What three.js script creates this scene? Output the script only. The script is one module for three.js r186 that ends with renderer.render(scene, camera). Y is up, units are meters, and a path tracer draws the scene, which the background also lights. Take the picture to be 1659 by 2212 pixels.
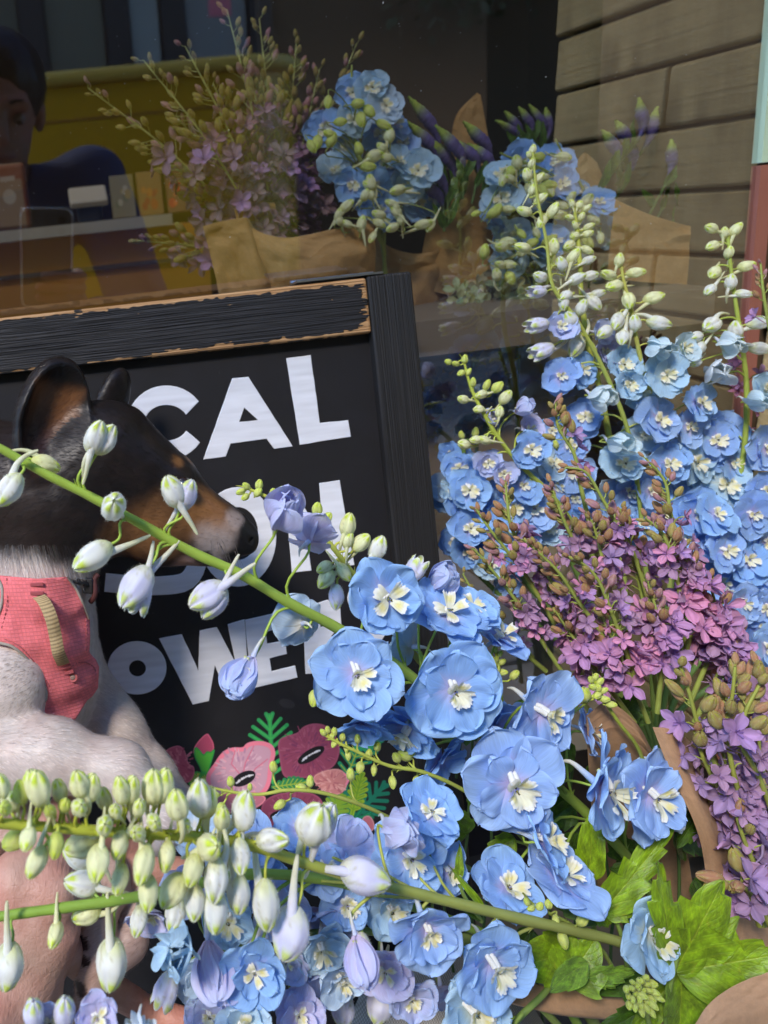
import * as THREE from 'three';
import { Sky } from 'three/addons/objects/Sky.js';
import { mergeGeometries } from 'three/addons/utils/BufferGeometryUtils.js';
import { RoundedBoxGeometry } from 'three/addons/geometries/RoundedBoxGeometry.js';

// ------------------------------------------------------------ camera, sky, sun, exposure
const scene = new THREE.Scene();
const V = (x, y, z) => new THREE.Vector3(x, y, z);
const EYE = V(0, 0.86, 0.58);                       // phone held 0.58 m in front of the shop window (plane z = 0)
const FOCAL = 1659, CX = 265.5, CY = 864;           // lens: focal length and optical axis in units of 1/1659 of the picture width
// the lens axis against the street: the window's normal, and the horizon
const normalSeen = V((110 - CX) / FOCAL, -(494 - CY) / FOCAL, -1).normalize();
const horizonSeen = V((1110 - CX) / FOCAL, -(389 - CY) / FOCAL, -1).normalize();
const upSeen = normalSeen.clone().cross(horizonSeen).normalize();
if (upSeen.y < 0) upSeen.negate();
const rightSeen = normalSeen.clone().cross(upSeen).normalize();
const dirW = (x, y, z) => V(x * rightSeen.x + y * rightSeen.y + z * rightSeen.z, x * upSeen.x + y * upSeen.y + z * upSeen.z, -(x * normalSeen.x + y * normalSeen.y + z * normalSeen.z));
const camX = dirW(1, 0, 0), camY = dirW(0, 1, 0), camZ = dirW(0, 0, 1);
const camera = new THREE.PerspectiveCamera(2 * Math.atan(1348 / FOCAL) * 180 / Math.PI, 2787 / 2696, 0.004, 120);
camera.setViewOffset(2787, 2696, 1393.5 - CX, 1348 - CY, 1659, 2212);   // shifted lens
camera.position.copy(EYE);
camera.quaternion.setFromRotationMatrix(new THREE.Matrix4().makeBasis(camX, camY, camZ));
camera.focus = 0.44;
camera.userData.fStop = 7.5;
scene.add(camera);

const SUN_DIR = V(-0.44, 0.76, 0.50).normalize();
const sky = new Sky();
sky.scale.setScalar(4000);
Object.assign(sky.material.uniforms.turbidity, { value: 3 });
Object.assign(sky.material.uniforms.rayleigh, { value: 1.2 });
Object.assign(sky.material.uniforms.mieCoefficient, { value: 0.004 });
sky.material.uniforms.sunPosition.value.copy(SUN_DIR);
if (sky.material.uniforms.cloudCoverage) { sky.material.uniforms.cloudCoverage.value = 0.35; sky.material.uniforms.cloudDensity.value = 0.4; }
sky.name = 'sky';
scene.add(sky);
scene.environmentIntensity = 0.3;
const sun = new THREE.DirectionalLight(0xfff0de, 2.1);
sun.position.copy(SUN_DIR).multiplyScalar(10).add(EYE);
sun.target.position.copy(EYE);
sun.castShadow = true;
sun.shadow.radius = 19;
sun.shadow.mapSize.set(2048, 2048);
Object.assign(sun.shadow.camera, { left: -3, right: 3, top: 3, bottom: -3, near: 0.5, far: 30 });
scene.add(sun, sun.target);
const renderer = new THREE.WebGLRenderer({ antialias: true });
renderer.toneMapping = THREE.LinearToneMapping;
renderer.toneMappingExposure = 1.8;
renderer.shadowMap.enabled = true;

// ------------------------------------------------------------ helpers
const ray = (px, py) => V((px - CX) / FOCAL, -(py - CY) / FOCAL, -1);
const at = (px, py, d) => { const r = ray(px, py); return dirW(r.x * d, r.y * d, r.z * d).add(EYE); };       // a measured direction and a depth along the lens axis, as a place
const onZ = (px, py, z) => { const r = ray(px, py), w = dirW(r.x, r.y, r.z); return w.multiplyScalar((z - EYE.z) / w.z).add(EYE); };
const seenAt = (p) => { const q = p.clone().sub(EYE), z = -q.dot(camZ); return [CX + q.dot(camX) / z * FOCAL, CY - q.dot(camY) / z * FOCAL, z]; };
const mm = (n, d) => n * d / FOCAL;                 // that many picture units at that depth, in metres
function rng(seed) { let a = seed >>> 0; return () => { a = (a + 0x6d2b79f5) | 0; let t = Math.imul(a ^ (a >>> 15), 1 | a); t = (t + Math.imul(t ^ (t >>> 7), 61 | t)) ^ t; return ((t ^ (t >>> 14)) >>> 0) / 4294967296; }; }
const lerp = (a, b, t) => a + (b - a) * t, clamp = (x, a = 0, b = 1) => Math.min(b, Math.max(a, x));
const sstep = (a, b, x) => { const t = clamp((x - a) / (b - a)); return t * t * (3 - 2 * t); };
const mix3 = (a, b, t) => [lerp(a[0], b[0], t), lerp(a[1], b[1], t), lerp(a[2], b[2], t)];
function hash3(x, y, z) { let h = Math.imul(x, 374761393) ^ Math.imul(y, 668265263) ^ Math.imul(z, 2147483647 - 1274126177); h = Math.imul(h ^ (h >>> 13), 1274126177); return ((h ^ (h >>> 16)) >>> 0) / 4294967296; }
function noise3(x, y, z) {
  const ix = Math.floor(x), iy = Math.floor(y), iz = Math.floor(z), f = (t) => t * t * (3 - 2 * t), u = f(x - ix), v = f(y - iy), w = f(z - iz);
  const c = (a, b, d) => hash3(ix + a, iy + b, iz + d);
  return lerp(lerp(lerp(c(0, 0, 0), c(1, 0, 0), u), lerp(c(0, 1, 0), c(1, 1, 0), u), v), lerp(lerp(c(0, 0, 1), c(1, 0, 1), u), lerp(c(0, 1, 1), c(1, 1, 1), u), v), w);
}
const fbm = (x, y, z = 0, o = 4) => { let s = 0, a = 0.5, n = 0; for (let i = 0; i < o; i++) { s += a * noise3(x, y, z); n += a; a *= 0.5; x *= 2.03; y *= 2.03; z *= 2.03; } return s / n; };

function texture(w, h, paint, srgb = true) {        // paint(u, v) -> [r, g, b] in 0..1 (as seen on a screen when srgb)
  const data = new Uint8Array(w * h * 4);
  for (let y = 0; y < h; y++) for (let x = 0; x < w; x++) { const c = paint((x + 0.5) / w, (y + 0.5) / h), i = (y * w + x) * 4; for (let k = 0; k < 3; k++) data[i + k] = clamp(c[k]) * 255; data[i + 3] = 255; }
  const t = new THREE.DataTexture(data, w, h);
  t.magFilter = THREE.LinearFilter; t.minFilter = THREE.LinearMipmapLinearFilter; t.wrapS = t.wrapT = THREE.RepeatWrapping;
  if (srgb) t.colorSpace = THREE.SRGBColorSpace;
  t.needsUpdate = true;
  return t;
}
function canvasTexture(w, h, draw, srgb = true) {
  const c = document.createElement('canvas'); c.width = w; c.height = h;
  draw(c.getContext('2d'), w, h);
  const t = new THREE.CanvasTexture(c); t.wrapS = t.wrapT = THREE.RepeatWrapping;
  if (srgb) t.colorSpace = THREE.SRGBColorSpace;
  return t;
}
const lin = (r, g, b) => new THREE.Color().setRGB(r, g, b);
const std = (c, roughness = 0.7, more = {}) => new THREE.MeshStandardMaterial({ color: Array.isArray(c) ? lin(...c) : c, roughness, side: THREE.DoubleSide, ...more });
const leafy = (c, more = {}) => new THREE.MeshPhysicalMaterial({ color: Array.isArray(c) ? lin(...c) : c, roughness: 0.8, transmission: 0.3, thickness: 0, side: THREE.DoubleSide, ...more });

const taken = new Map();
function numbered(n) { const k = taken.get(n) ?? 0; taken.set(n, k + 1); return k ? `${n}_${String(k).padStart(3, '0')}` : n; }
function tag(o, label, category, group, kind) { if (label) o.userData.label = label; if (category) o.userData.category = category; if (group) o.userData.group = group; if (kind) o.userData.kind = kind; return o; }
function shade(m) { m.castShadow = m.receiveShadow = true; return m; }
function thing(name, label, category, pos, group) { const g = new THREE.Group(); g.name = numbered(name); if (pos) g.position.copy(pos); tag(g, label, category, group); scene.add(g); return g; }
function part(name, geo, mat, parent) { const m = shade(new THREE.Mesh(geo, mat)); m.name = name; parent.add(m); return m; }
function solo(name, geo, mat, label, category, group) { const m = shade(new THREE.Mesh(geo, mat)); m.name = numbered(name); tag(m, label, category, group); scene.add(m); return m; }
function structure(name, geo, mat) { const m = shade(new THREE.Mesh(geo, mat)); m.name = numbered(name); m.userData.kind = 'structure'; scene.add(m); return m; }
const box = (x0, x1, y0, y1, z0, z1) => new THREE.BoxGeometry(x1 - x0, y1 - y0, z1 - z0).translate((x0 + x1) / 2, (y0 + y1) / 2, (z0 + z1) / 2);
const rbox = (w, h, d, r, s = 2) => new RoundedBoxGeometry(w, h, d, s, r);

function grid(nu, nv, f, uvScale = [1, 1], closeU = false) {   // f(u, v) -> Vector3, with uv
  const pos = [], uv = [], idx = [], w = nu + 1;
  for (let j = 0; j <= nv; j++) for (let i = 0; i <= nu; i++) { const p = f(i / nu, j / nv); pos.push(p.x, p.y, p.z); uv.push(i / nu * uvScale[0], j / nv * uvScale[1]); }
  for (let j = 0; j < nv; j++) for (let i = 0; i < nu; i++) { const a = j * w + i, b = a + 1, c = a + w, d = c + 1; idx.push(a, b, d, a, d, c); }
  const g = new THREE.BufferGeometry();
  g.setAttribute('position', new THREE.Float32BufferAttribute(pos, 3)); g.setAttribute('uv', new THREE.Float32BufferAttribute(uv, 2)); g.setIndex(idx); g.computeVertexNormals();
  if (closeU) { const n = g.attributes.normal; for (let j = 0; j <= nv; j++) { const a = j * w, b = a + nu, v = V(n.getX(a) + n.getX(b), n.getY(a) + n.getY(b), n.getZ(a) + n.getZ(b)).normalize(); n.setXYZ(a, v.x, v.y, v.z); n.setXYZ(b, v.x, v.y, v.z); } }
  return g;
}
function tube(pts, radius, segs = 24, sides = 7, flat = 1, flatDir = null) {   // a tapering tube through points; radius is a number or f(t)
  const c = pts.getPoint ? pts : pts.length > 2 ? new THREE.CatmullRomCurve3(pts) : new THREE.LineCurve3(pts[0], pts[1]);
  const fr = [], n = segs + 1; let prev = null;
  for (let i = 0; i < n; i++) {
    const t = i / segs, T = c.getTangent(t).normalize();
    let a = flatDir ? flatDir.clone() : prev ? prev.clone() : Math.abs(T.y) < 0.9 ? V(0, 1, 0) : V(1, 0, 0);
    a.sub(T.clone().multiplyScalar(a.dot(T))).normalize(); prev = a;
    fr.push([c.getPoint(t), a, T.clone().cross(a)]);
  }
  return grid(sides, segs, (u, v) => { const [p, a, b] = fr[Math.round(v * segs)], r = typeof radius === 'function' ? radius(v) : radius, k = u * Math.PI * 2; return p.clone().addScaledVector(a, Math.cos(k) * r * flat).addScaledVector(b, Math.sin(k) * r); }, [1, 1], true);
}
function paint(g, f) {   // vertex colours (linear) from f(position, uv index)
  const p = g.attributes.position, c = new Float32Array(p.count * 3), v = V(0, 0, 0);
  for (let i = 0; i < p.count; i++) { v.fromBufferAttribute(p, i); const k = typeof f === 'function' ? f(v, g.attributes.uv ? g.attributes.uv.getX(i) : 0, g.attributes.uv ? g.attributes.uv.getY(i) : 0) : f; c[i * 3] = k[0]; c[i * 3 + 1] = k[1]; c[i * 3 + 2] = k[2]; }
  g.setAttribute('color', new THREE.BufferAttribute(c, 3));
  return g;
}
const merge = (list) => mergeGeometries(list.map((g) => g.index ? g : g.clone().setIndex([...Array(g.attributes.position.count).keys()])), false);

// signed-distance solids meshed by surface nets
const smin = (a, b, k) => { const h = clamp(0.5 + 0.5 * (b - a) / k); return lerp(b, a, h) - k * h * (1 - h); };
function capsule(a, b, ra, rb) {
  const d = b.clone().sub(a), l2 = d.lengthSq();
  return (x, y, z) => { const px = x - a.x, py = y - a.y, pz = z - a.z, h = clamp((px * d.x + py * d.y + pz * d.z) / l2), qx = px - d.x * h, qy = py - d.y * h, qz = pz - d.z * h; return Math.sqrt(qx * qx + qy * qy + qz * qz) - lerp(ra, rb, h); };
}
function ellipsoid(c, rx, ry, rz, ax, ay, az) {   // with its own axes
  ax ??= V(1, 0, 0); ay ??= V(0, 1, 0); az ??= V(0, 0, 1);
  return (x, y, z) => { const px = x - c.x, py = y - c.y, pz = z - c.z, u = px * ax.x + py * ax.y + pz * ax.z, v = px * ay.x + py * ay.y + pz * ay.z, w = px * az.x + py * az.y + pz * az.z;
    const k0 = Math.sqrt((u / rx) ** 2 + (v / ry) ** 2 + (w / rz) ** 2), k1 = Math.sqrt((u / rx / rx) ** 2 + (v / ry / ry) ** 2 + (w / rz / rz) ** 2); return k1 < 1e-9 ? -Math.min(rx, ry, rz) : k0 * (k0 - 1) / k1; };
}
const union = (list, k) => (x, y, z) => { let d = list[0](x, y, z); for (let i = 1; i < list.length; i++) d = k ? smin(d, list[i](x, y, z), k) : Math.min(d, list[i](x, y, z)); return d; };
function nets(f, lo, hi, h, relax = true) {
  const nx = Math.ceil((hi.x - lo.x) / h) + 1, ny = Math.ceil((hi.y - lo.y) / h) + 1, nz = Math.ceil((hi.z - lo.z) / h) + 1, F = new Float32Array(nx * ny * nz), id = (i, j, k) => (k * ny + j) * nx + i;
  // evaluate coarsely first, finely only near the surface
  const B = 4;
  for (let k = 0; k < nz; k += B) for (let j = 0; j < ny; j += B) for (let i = 0; i < nx; i += B) {
    const c = f(lo.x + (i + B / 2) * h, lo.y + (j + B / 2) * h, lo.z + (k + B / 2) * h), far = Math.abs(c) > B * h * 2.2;
    for (let c2 = k; c2 < Math.min(nz, k + B); c2++) for (let b = j; b < Math.min(ny, j + B); b++) for (let a = i; a < Math.min(nx, i + B); a++) F[id(a, b, c2)] = far ? c : f(lo.x + a * h, lo.y + b * h, lo.z + c2 * h);
  }
  const vid = new Int32Array(nx * ny * nz).fill(-1), pos = [], idx = [];
  for (let k = 0; k < nz - 1; k++) for (let j = 0; j < ny - 1; j++) for (let i = 0; i < nx - 1; i++) {
    let m = 0; const v = [];
    for (let c = 0; c < 8; c++) { v[c] = F[id(i + (c & 1), j + (c >> 1 & 1), k + (c >> 2))]; if (v[c] < 0) m |= 1 << c; }
    if (m === 0 || m === 255) continue;
    let sx = 0, sy = 0, sz = 0, n = 0;
    for (let c = 0; c < 8; c++) for (const bit of [1, 2, 4]) if (!(c & bit)) { const d = c | bit; if ((v[c] < 0) !== (v[d] < 0)) { const t = v[c] / (v[c] - v[d]); sx += (c & 1) + (bit === 1 ? t : 0); sy += (c >> 1 & 1) + (bit === 2 ? t : 0); sz += (c >> 2) + (bit === 4 ? t : 0); n++; } }
    vid[id(i, j, k)] = pos.length / 3;
    pos.push(lo.x + (i + sx / n) * h, lo.y + (j + sy / n) * h, lo.z + (k + sz / n) * h);
  }
  const quad = (a, b, c, d, flip) => { if (a < 0 || b < 0 || c < 0 || d < 0) return; flip ? idx.push(a, c, b, a, d, c) : idx.push(a, b, c, a, c, d); };
  for (let k = 1; k < nz - 1; k++) for (let j = 1; j < ny - 1; j++) for (let i = 1; i < nx - 1; i++) {
    const s = F[id(i, j, k)] < 0;
    if (s !== (F[id(i + 1, j, k)] < 0)) quad(vid[id(i, j - 1, k - 1)], vid[id(i, j, k - 1)], vid[id(i, j, k)], vid[id(i, j - 1, k)], !s);
    if (s !== (F[id(i, j + 1, k)] < 0)) quad(vid[id(i - 1, j, k - 1)], vid[id(i - 1, j, k)], vid[id(i, j, k)], vid[id(i, j, k - 1)], !s);
    if (s !== (F[id(i, j, k + 1)] < 0)) quad(vid[id(i - 1, j - 1, k)], vid[id(i, j - 1, k)], vid[id(i, j, k)], vid[id(i - 1, j, k)], !s);
  }
  const nor = new Float32Array(pos.length), e = h * 0.5;
  for (let i = 0; i < pos.length; i += 3) {
    const x = pos[i], y = pos[i + 1], z = pos[i + 2], n = V(f(x + e, y, z) - f(x - e, y, z), f(x, y + e, z) - f(x, y - e, z), f(x, y, z + e) - f(x, y, z - e)), l = n.length() || 1;
    n.divideScalar(l);
    if (relax) { const d = clamp(f(x, y, z), -h, h); pos[i] -= n.x * d * 0.8; pos[i + 1] -= n.y * d * 0.8; pos[i + 2] -= n.z * d * 0.8; }
    nor[i] = n.x; nor[i + 1] = n.y; nor[i + 2] = n.z;
  }
  const g = new THREE.BufferGeometry();
  g.setAttribute('position', new THREE.Float32BufferAttribute(pos, 3)); g.setAttribute('normal', new THREE.BufferAttribute(nor, 3)); g.setIndex(idx);
  return g;
}
function march(f, px, py, from, to) {   // where the line of sight meets a solid
  const r = ray(px, py); let d = from;
  for (let i = 0; i < 160 && d < to; i++) { const p = dirW(r.x * d, r.y * d, r.z * d).add(EYE), s = f(p.x, p.y, p.z); if (s < 0.0002) return p; d += Math.max(0.0003, s * 0.7); }
  return at(px, py, (from + to) / 2);
}
// ------------------------------------------------------------ street, shop front and shop
const T = {};
T.asphalt = texture(512, 512, (u, v) => { const n = fbm(u * 40, v * 40, 1, 4), k = 0.2 + 0.16 * n + 0.06 * (noise3(u * 200, v * 200, 3) - 0.5); return [k, k, k * 1.02]; });
T.concrete = texture(512, 512, (u, v) => { const n = fbm(u * 14, v * 14, 5, 5), s = noise3(u * 256, v * 256, 9), k = 0.54 + 0.14 * (n - 0.5) + 0.06 * (s - 0.5); return [k, k * 0.985, k * 0.95]; });
T.plaster = texture(256, 256, (u, v) => { const k = 0.5 + 0.2 * (fbm(u * 20, v * 20, 2, 4) - 0.5); return [k, k, k]; }, false);
const M = {
  asphalt: std(0xffffff, 0.95, { map: T.asphalt }), paving: std(0xffffff, 0.9, { map: T.concrete }), stoneKerb: std([0.36, 0.35, 0.33], 0.9),
  render: std([0.3, 0.27, 0.24], 0.9, { bumpMap: T.plaster, bumpScale: 0.002 }), farWall: std([0.1, 0.065, 0.035], 0.9, { bumpMap: T.plaster, bumpScale: 0.004 }), farFrame: std([0.05, 0.05, 0.055], 0.6),
  farGlass: std([0.02, 0.024, 0.03], 0.15), mint: std([0.5, 0.68, 0.52], 0.5), redwood: std([0.32, 0.12, 0.09], 0.6, { bumpMap: T.plaster, bumpScale: 0.001 }), darkFrame: std([0.022, 0.017, 0.016], 0.4),
  added_awning: std([0.11, 0.115, 0.12], 0.8), metal: std([0.6, 0.61, 0.62], 0.32, { metalness: 1 }), ceiling: std([0.75, 0.74, 0.7], 0.9), shopFloor: std([0.32, 0.25, 0.17], 0.5), brownWall: std([0.1, 0.065, 0.035], 0.8, { bumpMap: T.plaster, bumpScale: 0.002 }),
  yellow: std([0.78, 0.44, 0.008], 0.38), yellowSunlit: std([0.8, 0.58, 0.1], 0.35), cream: std([0.42, 0.38, 0.29], 0.5), ochre: std([0.5, 0.22, 0.03], 0.5), grey: std([0.26, 0.29, 0.3], 0.6), black: std([0.012, 0.012, 0.013], 0.5),
};
const sheet = (x0, x1, z0, z1, y, s = 1) => { const g = new THREE.PlaneGeometry(x1 - x0, z1 - z0).rotateX(-Math.PI / 2).translate((x0 + x1) / 2, y, (z0 + z1) / 2); const uv = g.attributes.uv; for (let i = 0; i < uv.count; i++) uv.setXY(i, uv.getX(i) * (x1 - x0) / s, uv.getY(i) * (z1 - z0) / s); return g; };
structure('ground', sheet(-60, 60, -30, 60, -0.16, 2), M.asphalt);
{ // paving slabs in front of the shop, each its own slab
  const pave = new THREE.Group(); pave.name = 'pavement'; pave.userData.kind = 'structure'; scene.add(pave);
  part('paving_bed', box(-8, 8, -0.15, -0.012, 0, 3.2), M.stoneKerb, pave);
  const slab = rbox(0.592, 0.03, 0.592, 0.006, 1);
  for (let i = -5; i < 5; i++) for (let j = 0; j < 5; j++) { const s = part('paving_slab', slab, M.paving, pave); s.position.set(i * 0.6 + 0.3, -0.012, j * 0.6 + 0.32); s.rotation.y = ((i * 7 + j * 3) % 4) * Math.PI / 2; }
  part('kerb', box(-8, 8, -0.15, 0.005, 3.2, 3.35), M.stoneKerb, pave);
}
const XR = onZ(1644, 250, 0).x, XL = -1.7, SILL = 0.3, HEAD = 1.62;      // the pane's edges
const mintY = onZ(1640, 352, 0.004).y, JW = 0.011;
{
  const w = thing('shop_front_wall', 'shop front wall with the display window, its painted right jamb and the sill', 'wall', V(0, 0, 0));
  part('wall_below_window', box(XL - 0.4, XR + 1.2, -0.15, SILL - 0.04, -0.2, -0.04), M.render, w);
  part('wall_above_window', box(XL - 0.4, XR + 1.2, 2.722, 3.6, -0.2, -0.001), M.render, w);
  part('wall_beside_window', box(XR + JW + 0.002, XR + 1.2, SILL - 0.04, 2.72, -0.2, -0.004), M.brownWall, w);
  part('wall_beside_window', box(XL - 0.4, XL - 0.05, SILL - 0.04, 2.72, -0.2, 0), M.render, w);
}
const win = thing('shop_window', 'large shop window with dusty glass, flowers standing behind and in front of it', 'window', V(0, 0, 0));
{
  const pane = new THREE.MeshPhysicalMaterial({ color: 0xffffff, transmission: 1, roughness: 0, thickness: 0, ior: 2.5, side: THREE.DoubleSide });
  part('pane', new THREE.PlaneGeometry(XR - XL, HEAD - SILL).translate((XL + XR) / 2, (SILL + HEAD) / 2, 0), pane, win);
  part('pane', new THREE.PlaneGeometry(XR - XL, 2.7 - HEAD - 0.06).translate((XL + XR) / 2, (HEAD + 0.06 + 2.7) / 2, 0), pane, win);
  const jl = part('upper_jamb', box(XR, XR + JW, mintY, 2.72, -0.005, 0.004), M.mint, win); tag(jl, 'mint green painted upper part of the window jamb');
  const jr = part('lower_jamb', box(XR, XR + JW, SILL - 0.04, mintY - 0.002, -0.005, 0.0035), M.redwood, win); tag(jr, 'brick red lower part of the window jamb');
  part('frame', box(XL - 0.05, XL, SILL, 2.7, -0.05, 0.02), M.darkFrame, win);
  part('transom', box(XL, XR, HEAD, HEAD + 0.06, -0.05, 0.03), M.darkFrame, win);
  part('sill', box(XL - 0.05, XR, SILL - 0.04, SILL, -0.05, 0.05), M.darkFrame, win);
  // specks of dust on the outside of the glass
  const R = rng(77), specks = [];
  for (let i = 0; i < 150; i++) { const u = R(), s = 0.00013 + 0.0003 * R() * R() * R(); const p = onZ(lerp(-40, 1500, Math.pow(u, 1.4)), R() * 620, 0.0006); specks.push(new THREE.CircleGeometry(1, 5).scale(s, s * (1 + R() * 1.5), 1).rotateZ(R() * 6).translate(p.x, p.y, 0.0006)); }
  tag(part('dust', merge(specks), std([0.7, 0.7, 0.66], 0.9), win), null, null, null, 'stuff');
}
{ // an unseen mesh sunshade, added: it takes the edge off the sun on the glass and lets a soft light through
  const a = thing('added_awning', 'added pale mesh sunshade, out of view above the window, softening the sun', 'added_awning', V(0, 0, 0));
  const H = EYE.y + 1.42, D = 0.94, XA = -0.2, canvas = leafy([0.93, 0.91, 0.86], { transmission: 1, roughness: 0.76, specularIntensity: 0 });
  part('canopy', grid(40, 6, (u, v) => V(lerp(XL - 0.3, XA, u), lerp(H + 0.42, H, v) - 0.02 * Math.sin(v * Math.PI), lerp(0.0, D, v))), canvas, a);
  part('valance', grid(60, 2, (u, v) => V(lerp(XL - 0.3, XA, u), H - v * 0.1, D + 0.004 * Math.sin(u * 90))), canvas, a);
  for (const x of [XL - 0.2, XA - 0.06]) part('arm', tube([V(x, H - 0.1, 0.01), V(x, H - 0.02, D - 0.02)], 0.012, 2, 8), M.metal, a);
}
// ------------------------------------------------------------ inside the shop
structure('shop_floor', sheet(-3, 3, -4.2, -0.16, 0.02, 1), M.shopFloor);
structure('shop_ceiling', box(-3, 3, 2.75, 2.85, -4.2, -0.02), M.ceiling);
{
  const s = structure('shop_back_wall', box(-3, 3, 0, 2.75, -4.3, -4.2), M.brownWall);
  structure('shop_left_wall', box(-3.1, -3, 0, 2.75, -4.2, -0.2), M.ceiling);
  structure('shop_right_wall', box(3, 3.1, 0, 2.75, -4.2, -0.2), M.brownWall);
}
{ // the beige siding return that stands forward of the window on the right; the glass mirrors its side
  const x0 = XR + JW + 0.0015, zout = 0.275, H = 0.0562;
  const w = thing('siding_return', 'weathered beige siding boards on the return wall beside the window, mirrored in the glass', 'wall', V(0, 0, 0));
  part('core', box(x0 + 0.014, x0 + 0.5, -0.15, 2.72, -0.003, zout - 0.012), std([0.07, 0.055, 0.04], 0.95), w);
  const R = rng(5), texs = [0, 1, 2].map((k) => texture(256, 128, (u, v) => { const g = fbm(u * 2 + 9 + k * 7, v * 22, 3 + k, 4), b = fbm(u * 13 + k * 5, v * 1.2, 8 + k, 3), d = noise3(u * 120, v * 60, k), st = sstep(0.55, 0.8, fbm(u * 9 + k * 3, v * 0.8, 4, 3)), q = 0.88 + 0.12 * (g - 0.5) + 0.22 * (b - 0.5) + 0.05 * (d - 0.5) - 0.16 * st; return [q, q * 0.885, q * 0.68]; }));
  const mats = texs.map((t, i) => std([0.93, 0.98, 0.88].map((x) => x * (0.86 + 0.03 * i)), 0.9, { map: t, bumpMap: t, bumpScale: 0.002 }));
  const board = (L) => { const g = rbox(0.024, H - 0.0035, L, 0.0035, 3), p = g.attributes.position; for (let i = 0; i < p.count; i++) { const y = p.getY(i); p.setX(i, p.getX(i) + 0.0035 * (y / H)); } const uv = g.attributes.uv; for (let i = 0; i < uv.count; i++) uv.setXY(i, p.getZ(i) / 0.3 + 0.5, p.getY(i) / 0.06 + 0.5); return g; };   // lapped: each leans out over the one below
  for (let r = 0; r < 40; r++) {
    const y = 0.02 + r * H, cut = r % 3 === 1 ? zout - 0.09 - 0.09 * R() : null;
    for (const [z0, z1] of cut ? [[0.002, cut - 0.0012], [cut + 0.0012, zout]] : [[0.002, zout]]) { const b = part('siding_board', board(z1 - z0), mats[Math.floor(R() * 3)], w); b.position.set(x0 + 0.014 + R() * 0.001, y, (z0 + z1) / 2); }
  }
}
{ // display ledge behind the glass
  const y = onZ(1250, 655, -0.03).y;
  structure('display_ledge', box(XL, XR, y - 0.03, y, -0.34, -0.03), std([0.17, 0.135, 0.09], 0.5));
}
{ // white shelf with its goods, in front of the counter
  const zs = -0.62, a = onZ(-60, 487, zs), b = onZ(372, 466, zs), y = (onZ(100, 484, zs).y + onZ(350, 468, zs).y) / 2;
  const t = thing('white_shelf_unit', 'pale shelf above an ochre cabinet inside the shop, crossing the reflected person', 'shelf unit', V(a.x - 0.5, 0.02, zs));
  const mv = (g) => g.translate(-t.position.x, -t.position.y, -t.position.z);
  part('shelf_board', mv(box(a.x - 0.5, b.x, y - 0.017, y, zs - 0.24, zs)), M.cream, t);
  const x0 = onZ(235, 560, zs - 0.03).x, x1 = onZ(452, 560, zs - 0.03).x;
  part('cabinet', mv(box(a.x - 0.5, x1, 0.02, y - 0.018, zs - 0.24, zs - 0.03)), M.ochre, t);
  part('cabinet_rail', mv(box(a.x - 0.5, x1 + 0.01, y - 0.075, y - 0.068, zs - 0.03, zs - 0.024)), M.brownWall, t);
  const put = (px, z) => { const p = onZ(px, 470, z); return p.x; };
  const card = (px0, px1, py, z, label, c, art) => { // printed cards leaning on the shelf
    const xa = put(px0, z), xb = put(px1, z), h = mm(470 - py, EYE.z - z);
    const g = thing('gift_card', label, 'card', V((xa + xb) / 2, y + 0.001, z), null);
    const map = canvasTexture(128, 160, (k, w2, h2) => { k.fillStyle = c; k.fillRect(0, 0, w2, h2); art(k, w2, h2); });
    const m = part('card', rbox(xb - xa - 0.004, h, 0.004, 0.001, 1).translate(0, h / 2, 0), std(0xffffff, 0.7, { map }), g); m.rotation.x = -0.12;
  };
  const dots = (cols, n, s) => (k, w2, h2) => { const R = rng(s); for (let i = 0; i < n; i++) { k.fillStyle = cols[i % cols.length]; k.beginPath(); k.arc(w2 * (0.2 + 0.6 * R()), h2 * (0.3 + 0.5 * R()), 6 + 14 * R(), 0, 7); k.fill(); } };
  card(242, 298, 382, zs - 0.12, 'cream card with pale dots standing on the white shelf', '#7d7450', dots(['#a09a7c', '#6f6e44', '#94813a'], 9, 3));
  card(300, 358, 380, zs - 0.13, 'tan card with an orange print beside the cream card', '#86673a', dots(['#9e5320', '#a86e2c', '#8e4022'], 10, 4));
  card(362, 420, 384, zs - 0.14, 'card with a red print, half hidden by the larkspur', '#7a5a38', dots(['#b5442c', '#c96a3a'], 7, 6));
  const bag = thing('paper_product_bag', 'brown paper bag with a pale round label, at the window end of the white shelf', 'bag', V(put(28, zs - 0.1), y + 0.001, zs - 0.1));
  const bw = put(68, zs - 0.1) - put(-12, zs - 0.1), bh = mm(130, EYE.z - zs + 0.1);
  const bagMap = canvasTexture(160, 256, (k, w2, h2) => { k.fillStyle = '#6e3c18'; k.fillRect(0, 0, w2, h2); k.fillStyle = '#7c684e'; k.fillRect(18, 60, w2 - 36, h2); k.fillStyle = '#958c7c'; k.beginPath(); k.arc(w2 / 2, 128, 30, 0, 7); k.fill(); k.fillRect(46, 46, 68, 20); });
  part('bag', rbox(bw, bh, 0.05, 0.008, 3).translate(0, bh / 2, 0), std(0xffffff, 0.7, { map: bagMap }), bag);
  const rd = thing('card_reader', 'white card reader tilted on a black stand on the shelf', 'card reader', V(put(195, zs - 0.05), y + 0.001, zs - 0.05));
  const h = part('screen_head', rbox(0.06, 0.012, 0.045, 0.004, 2), M.cream, rd); h.position.y = 0.038; h.rotation.x = 0.6;
  part('stand', rbox(0.04, 0.034, 0.03, 0.006, 2).translate(0, 0.017, -0.006), M.black, rd);
}
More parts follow.
